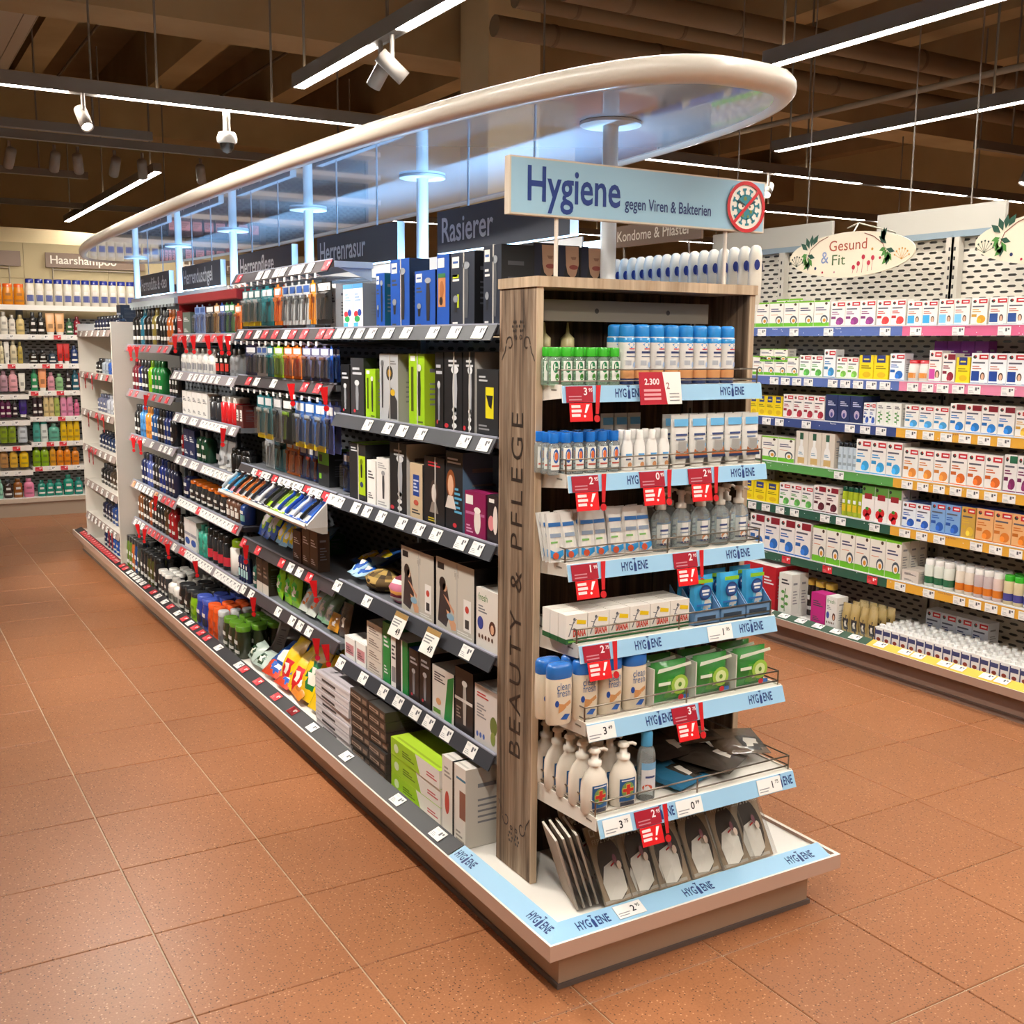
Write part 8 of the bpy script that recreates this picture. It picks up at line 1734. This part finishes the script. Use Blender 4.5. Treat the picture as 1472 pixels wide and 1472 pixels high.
NAME = {'box': 'carton', 'flat': 'flat_carton', 'sbottle': 'bottle', 'tube': 'tube', 'can': 'can', 'bag': 'bag', 'hang': 'razor_pack', 'roll': 'bundle', 'drink': 'drink_carton',
        'gelbottle': 'gel_bottle', 'deocan': 'spray_can', 'dropper': 'spray_bottle', 'whitebottle': 'lotion_bottle', 'handtube': 'cream_tube', 'wipes': 'wipes_packet', 'clearpump': 'sanitizer_pump',
        'tissue': 'tissue_carton', 'bluebag': 'blue_packet', 'ovalbottle': 'oval_bottle', 'greenwipes': 'green_wipes_packet', 'soappump': 'soap_pump', 'clearcap': 'clear_bottle', 'lotion': 'body_lotion_bottle'}
BYCAT = {'jar': 'jar', 'can': 'spray_can', 'stick': 'energy_stick', 'tube': 'tube', 'brush pack': 'brush_pack', 'multipack': 'multipack'}
ORDN = ('first', 'second', 'third', 'fourth', 'fifth', 'sixth', 'seventh', 'eighth', 'ninth', 'tenth', 'eleventh', 'twelfth', 'thirteenth', 'fourteenth', 'fifteenth', 'sixteenth', 'seventeenth')
def proto(kind, w, h, d, col, o):
    key = (kind, round(w, 3), round(h, 3), round(d, 3), col, str(sorted(o.items())))
    if key not in CACHE:
        CACHE[key] = [(n, mb.mesh(n)) for n, mb in KIND[kind](w, h, d, col, o)]
    return CACHE[key]
def spawn(parts, name, loc, rot, label, cat, group):
    if len(parts) == 1:
        o = link(name, parts[0][1], None, loc, rot)
    else:
        o = empty(name, loc); o.rotation_euler = rot
        for n, me in parts: link(n, me, o)
    return tag(o, label, cat, group)
def shade_word(col):
    """plain colour word for a hex colour, used when one run mixes colours"""
    if col in PAL: return col
    r, g, b = [int(col[i:i + 2], 16) for i in (0, 2, 4)]
    best, bw = 1e9, ''
    for n, hx in PAL.items():
        q = [int(hx[i:i + 2], 16) for i in (0, 2, 4)]
        dd = (q[0] - r) ** 2 + (q[1] - g) ** 2 + (q[2] - b) ** 2
        if dd < best: best, bw = dd, n
    return bw
DEPTH = {'sbottle': 0.8, 'tube': 0.6, 'can': 1.0, 'bag': 0.4, 'gelbottle': 0.80, 'deocan': 1.0, 'dropper': 0.62, 'whitebottle': 0.68, 'handtube': 0.55, 'wipes': 0.30, 'clearpump': 0.75,
         'bluebag': 0.55, 'ovalbottle': 0.64, 'greenwipes': 0.45, 'soappump': 0.66, 'clearcap': 0.95, 'lotion': 0.6, 'tissue': 0.55}
def place_run(face, front, z, a0, a1, h, kind, n, cols, desc, cat, place, o):
    o = dict(o); rows = o.pop('rows', 1); lean = o.pop('lean', 0.0); yaw0 = o.pop('yaw', 0.0); layers = o.pop('k', 1); tilt = o.pop('tilt', 0.0)
    pitch = (a1 - a0) / n; w = abs(pitch) * (0.965 if kind != 'bag' else 0.97)
    d = o.pop('d', None)
    if kind == 'hang': d = 0.022
    if d is None: d = w * DEPTH.get(kind, 0.8)
    cl = cols.split(','); rz = {'L': -PI / 2, 'E': 0.0, 'P': PI / 2}[face]
    mixed = len(cl) > 1
    for i in range(n):
        col = cl[int(i * len(cl) / n)]
        c_desc = desc
        if mixed or (col in PAL and shade_word(col) not in desc): c_desc = shade_word(col) + ' ' + desc
        parts = proto(kind, w, h, d, col, o)
        a = a0 + (i + 0.5) * pitch
        if kind == 'flat':
            pass
        for r in range(rows):
            for k in range(layers):
                ofs = 0.004 + r * ((d + 0.003) if kind != 'hang' else 0.026)
                if kind in ('bag',): ofs = 0.008 + r * (d + 0.012)
                zz = z + k * (h + 0.0015) + d * math.sin(min(1.5, lean * 1.25 + tilt))
                jit = random.uniform(-0.5, 0.5) if layers > 1 else 0.0
                rx = -lean * (1 + 0.25 * math.sin(i * 2.3 + r)) - tilt
                yaw = rz + (random.uniform(-0.15, 0.15) if kind == 'bag' else random.uniform(-0.03, 0.03) if kind in ('sbottle', 'can') else jit * 0.05)
                if kind in ('ovalbottle', 'soappump') and r == 0: yaw += random.uniform(-0.06, 0.06)
                yaw += yaw0 + (random.uniform(-0.18, 0.18) if kind == 'wipes' else 0.0)
                loc = {'L': (front + ofs + jit * 0.012, a, zz), 'E': (a, front + ofs + jit * 0.012, zz), 'P': (front - ofs, a, zz)}[face]
                rot = Matrix.Rotation(yaw, 4, 'Z') @ Matrix.Rotation(rx, 4, 'X')
                if n > 1 or rows > 1 or layers > 1:
                    pos = ('%s in %s row' % (ORDN[i], ('front', 'second', 'third', 'fourth', 'fifth', 'sixth')[r])) if n > 1 and rows > 1 else ORDN[i] + ' from left' if n > 1 else ('front', 'second', 'third', 'fourth', 'fifth', 'sixth')[r] + ' in line' if rows > 1 else ORDN[k] + ' from bottom'
                    label = '%s, %s, %s' % (c_desc, pos, place)
                else:
                    label = c_desc + ' on the ' + place
                spawn(parts, BYCAT.get(cat, NAME[kind]) if kind in ('sbottle', 'can', 'hang', 'box') else NAME[kind], loc, rot.to_euler(), label, cat, desc + ', ' + place)
for run in RUNS: place_run(*run)

# ------------------------------------------------------------------ single things
def mask_pack(loc, rot, w, h, label, group):
    """flat clear packet with a printed brown back, a white folded face mask and a black strap"""
    e = empty('mask_pack', loc); e.rotation_euler = rot; tag(e, label, 'mask packet', group)
    b = MB('card'); b.box(-w / 2, 0, 0, w / 2, 0.006, h, lin('a08b72'), side=lin('dcd5c9'), top=lin('dcd5c9'), back=lin('a39280')); p = lambda u, v, k=1: (-w / 2 + u * w, -0.0004 * k, v * h)
    disc(b, p, 0.52, 0.42, 0.40, 0.40, lin('3f342b'), 22); rect(b, lambda u, v: p(u, v, 2), 0.12, 0.86, 0.28, 0.96, lin('cbbfae')); rect(b, lambda u, v: p(u, v, 3), 0.15, 0.88, 0.25, 0.94, lin('8d7a64')); write_(b, lambda u, v: p(u, v, 2), 0.12, 0.76, 'FFP2 MASKE', lin('d5cab8'), w * 1.5, h * 1.6)
    rect(b, p, 0.02, 0.02, 0.9, 0.06, lin('b9b0a2')); link('printed_sleeve', b.mesh('printed_sleeve'), e)
    m = MB('matte'); pts = [(-0.34, 0.06), (0.02, 0.03), (0.28, 0.12), (0.30, 0.36), (0.08, 0.52), (-0.24, 0.47), (-0.40, 0.28)]
    cen = (-0.05, 0.26)
    for (a, bb) in zip(pts, pts[1:] + pts[:1]): m.face(((a[0] * w, -0.003, a[1] * h), (bb[0] * w, -0.003, bb[1] * h), (cen[0] * w, -0.012, cen[1] * h)), lin('efeae0'))
    link('face_mask', m.mesh('face_mask'), e)
    s = MB('plastic'); q = lambda u, v: (u * w, -0.0135, v * h); disc(s, q, 0.16, 0.44, 0.07, 0.055, lin('e6d4c4'), 14); disc(s, lambda u, v: (u * w, -0.0125, v * h), 0.08, 0.53, 0.06, 0.06, lin('8a6068'), 14); stroke(s, lambda u, v: (u * w, -0.0128, v * h), [(-0.1, 0.455), (0.03, 0.485)], 0.022, lin('a8302c')); link('badge', s.mesh('badge'), e)
    f = MB('clear'); f.face(((-w / 2 - 0.004, -0.015, 0), (w / 2 + 0.004, -0.015, 0), (w / 2 + 0.004, -0.003, h + 0.004), (-w / 2 - 0.004, -0.003, h + 0.004)), (1, 1, 1)); f.face(((w / 2 + 0.004, -0.015, 0), (w / 2 + 0.004, 0.007, 0), (w / 2 + 0.004, 0.007, h + 0.004), (w / 2 + 0.004, -0.003, h + 0.004)), (1, 1, 1)); f.face(((-w / 2 - 0.004, 0.007, 0), (-w / 2 - 0.004, -0.015, 0), (-w / 2 - 0.004, -0.003, h + 0.004), (-w / 2 - 0.004, 0.007, h + 0.004)), (1, 1, 1)); link('film', f.mesh('film'), e)
g = 'mask packets leaning on the end deck'
ordn = ('first', 'second', 'third', 'fourth', 'fifth', 'sixth')
for i, x in enumerate((0.285, 0.375, 0.468, 0.585, 0.690, 0.775)):
    mask_pack((x, 0.098 + 0.004 * (i % 2), 0.156), (-0.52, 0, 0.08 - 0.03 * (i % 3)), 0.105, 0.205, '%s mask packet from the left leaning on the white end deck' % ordn[i], g)
for i in range(4):
    mask_pack((0.178 + 0.021 * i, 0.175, 0.158), (-0.30, 0.0, 1.30), 0.12, 0.205, '%s edge-on mask packet in the left stack on the end deck' % ordn[i], g)
for i in range(3):
    mask_pack((0.28 + 0.13 * i, 0.235, 0.155), (-0.42, 0, 0), 0.11, 0.20, '%s mask packet of the rear row on the end deck' % ordn[i], g)
E6 = 0.4365
for i, (x, y, yaw, lb, cc) in enumerate(((0.52, 0.09, 0.3, 'blue print', '2a6a8c'), (0.60, 0.12, -0.2, 'dark back', '2a2622'), (0.68, 0.10, 0.5, 'clear window', '3a342e'), (0.74, 0.14, -0.4, 'brown flap', '5a4a3a'), (0.56, 0.20, 0.1, 'black strap', '1d1b1a'), (0.67, 0.24, -0.1, 'brown back', '4a3c30'))):
    mb = MB('foil'); e = bag(0.15, 0.17, 0.022, cc, {'accent': '15130f' if i % 2 else '3a3630'})[0][1]
    me = e.mesh('packet'); o = link('black_mask_packet', me, None, (x - 0.02, y - 0.02, E6 + 0.024 + 0.0075 * i), (Matrix.Rotation(yaw, 4, 'Z') @ Matrix.Rotation(-1.50, 4, 'X')).to_euler())
    tag(o, 'crinkled black mask packet with %s lying on the lowest end shelf' % lb, 'packet', 'black mask packets')

# dark hair colour cartons with a face, on the ledge behind the end unit
mb = MB('paint'); mb.box(0.17, 0.495, 1.755, 0.80, 0.60, 1.768, lin('cbbfae')); tag(link('rear_ledge', mb.mesh('rear_ledge')), 'narrow pale ledge behind the top of the wooden end unit', 'shelf')
for i in range(3):
    x0 = 0.250 + 0.0765 * i; b = MB('card'); b.box(0, 0, 0, 0.074, 0.06, 0.103 - 0.003 * i, lin('141216'), side=lin('101014')); p = lambda u, v, k=1: (u * 0.074, -0.0004 * k, v * 0.10)
    b.face([p(0.30, 0.98), p(0.95, 0.98), p(0.98, 0.5), p(0.85, 0.2), p(0.70, 0.10), p(0.48, 0.25), p(0.36, 0.6)], lin('b08a70')); disc(b, lambda u, v: p(u, v, 2), 0.74, 0.42, 0.20, 0.065, lin('8a4038'), 14); b.face([p(0.6, 0.70, 2), p(0.86, 0.70, 2), p(0.82, 0.62, 2), p(0.66, 0.62, 2)], lin('8a6450'))
    b.face([p(0.05, 1.0, 2), p(0.36, 1.0, 2), p(0.40, 0.5, 2), p(0.30, 0.15, 2), p(0.05, 0.1, 2)], lin('161a30'))
    tag(link('hair_colour_carton', b.mesh('hair_colour_carton'), None, (x0, 0.52, 1.7685)), ('left', 'middle', 'right')[i] + ' black hair colour carton with a face behind the Hygiene sign rod', 'box', 'hair colour cartons')

# big pale top shelf above the fourth bay and small extras of the far bays
mb = MB('paint'); mb.box(0.15, 4.03, 1.800, 0.46, 5.15, 1.830, lin('a9b4ba')); 
for k in range(14): mb.box(0.149, 4.05 + 0.078 * k, 1.786, 0.158, 4.10 + 0.078 * k, 1.800, lin('8a949a'))
mb.box(0.40, 4.03, 1.55, 0.42, 4.06, 1.80, lin('8a949a')); mb.box(0.40, 5.12, 1.55, 0.42, 5.15, 1.80, lin('8a949a'))
tag(link('cover_shelf', mb.mesh('cover_shelf')), 'grey toothed cover shelf over the fourth bay', 'shelf')
mb = MB('card'); mb.box(0.15, 2.90, 1.795, 0.155, 3.95, 1.835, lin('8e2a30')); mb.box(0.155, 2.90, 1.795, 0.40, 2.905, 1.835, lin('7e2026')); mb.box(0.155, 3.945, 1.64, 0.40, 3.95, 1.835, lin('9a1f26')); mb.box(0.155, 2.90, 1.79, 0.40, 3.95, 1.795, lin('7e2026')); mb.box(0.39, 2.95, 1.631, 0.40, 2.98, 1.79, lin('7e2026'))
tag(link('display_header', mb.mesh('display_header')), 'dark red cardboard header over the brushes under the Herrenpflege sign', 'display')
mb = MB('foil'); o = link('coral_packet', bag(0.22, 0.10, 0.05, 'e8786a', {'accent': 'white'})[0][1].mesh('coral_packet'), None, (0.20, 3.12, 1.838), (Matrix.Rotation(-PI / 2, 4, 'Z') @ Matrix.Rotation(-0.5, 4, 'X')).to_euler())
tag(o, 'coral and white packet lying on the dark red header', 'packet')
o = link('dark_carton', carton(0.13, 0.12, 0.12, '1f2a3a', {'art': 'bluewave'})[0][1].mesh('dark_carton'), None, (0.20, 5.75, 1.716), (0, 0, -PI / 2)); tag(o, 'black boxed flacon on top of the far white unit', 'box')
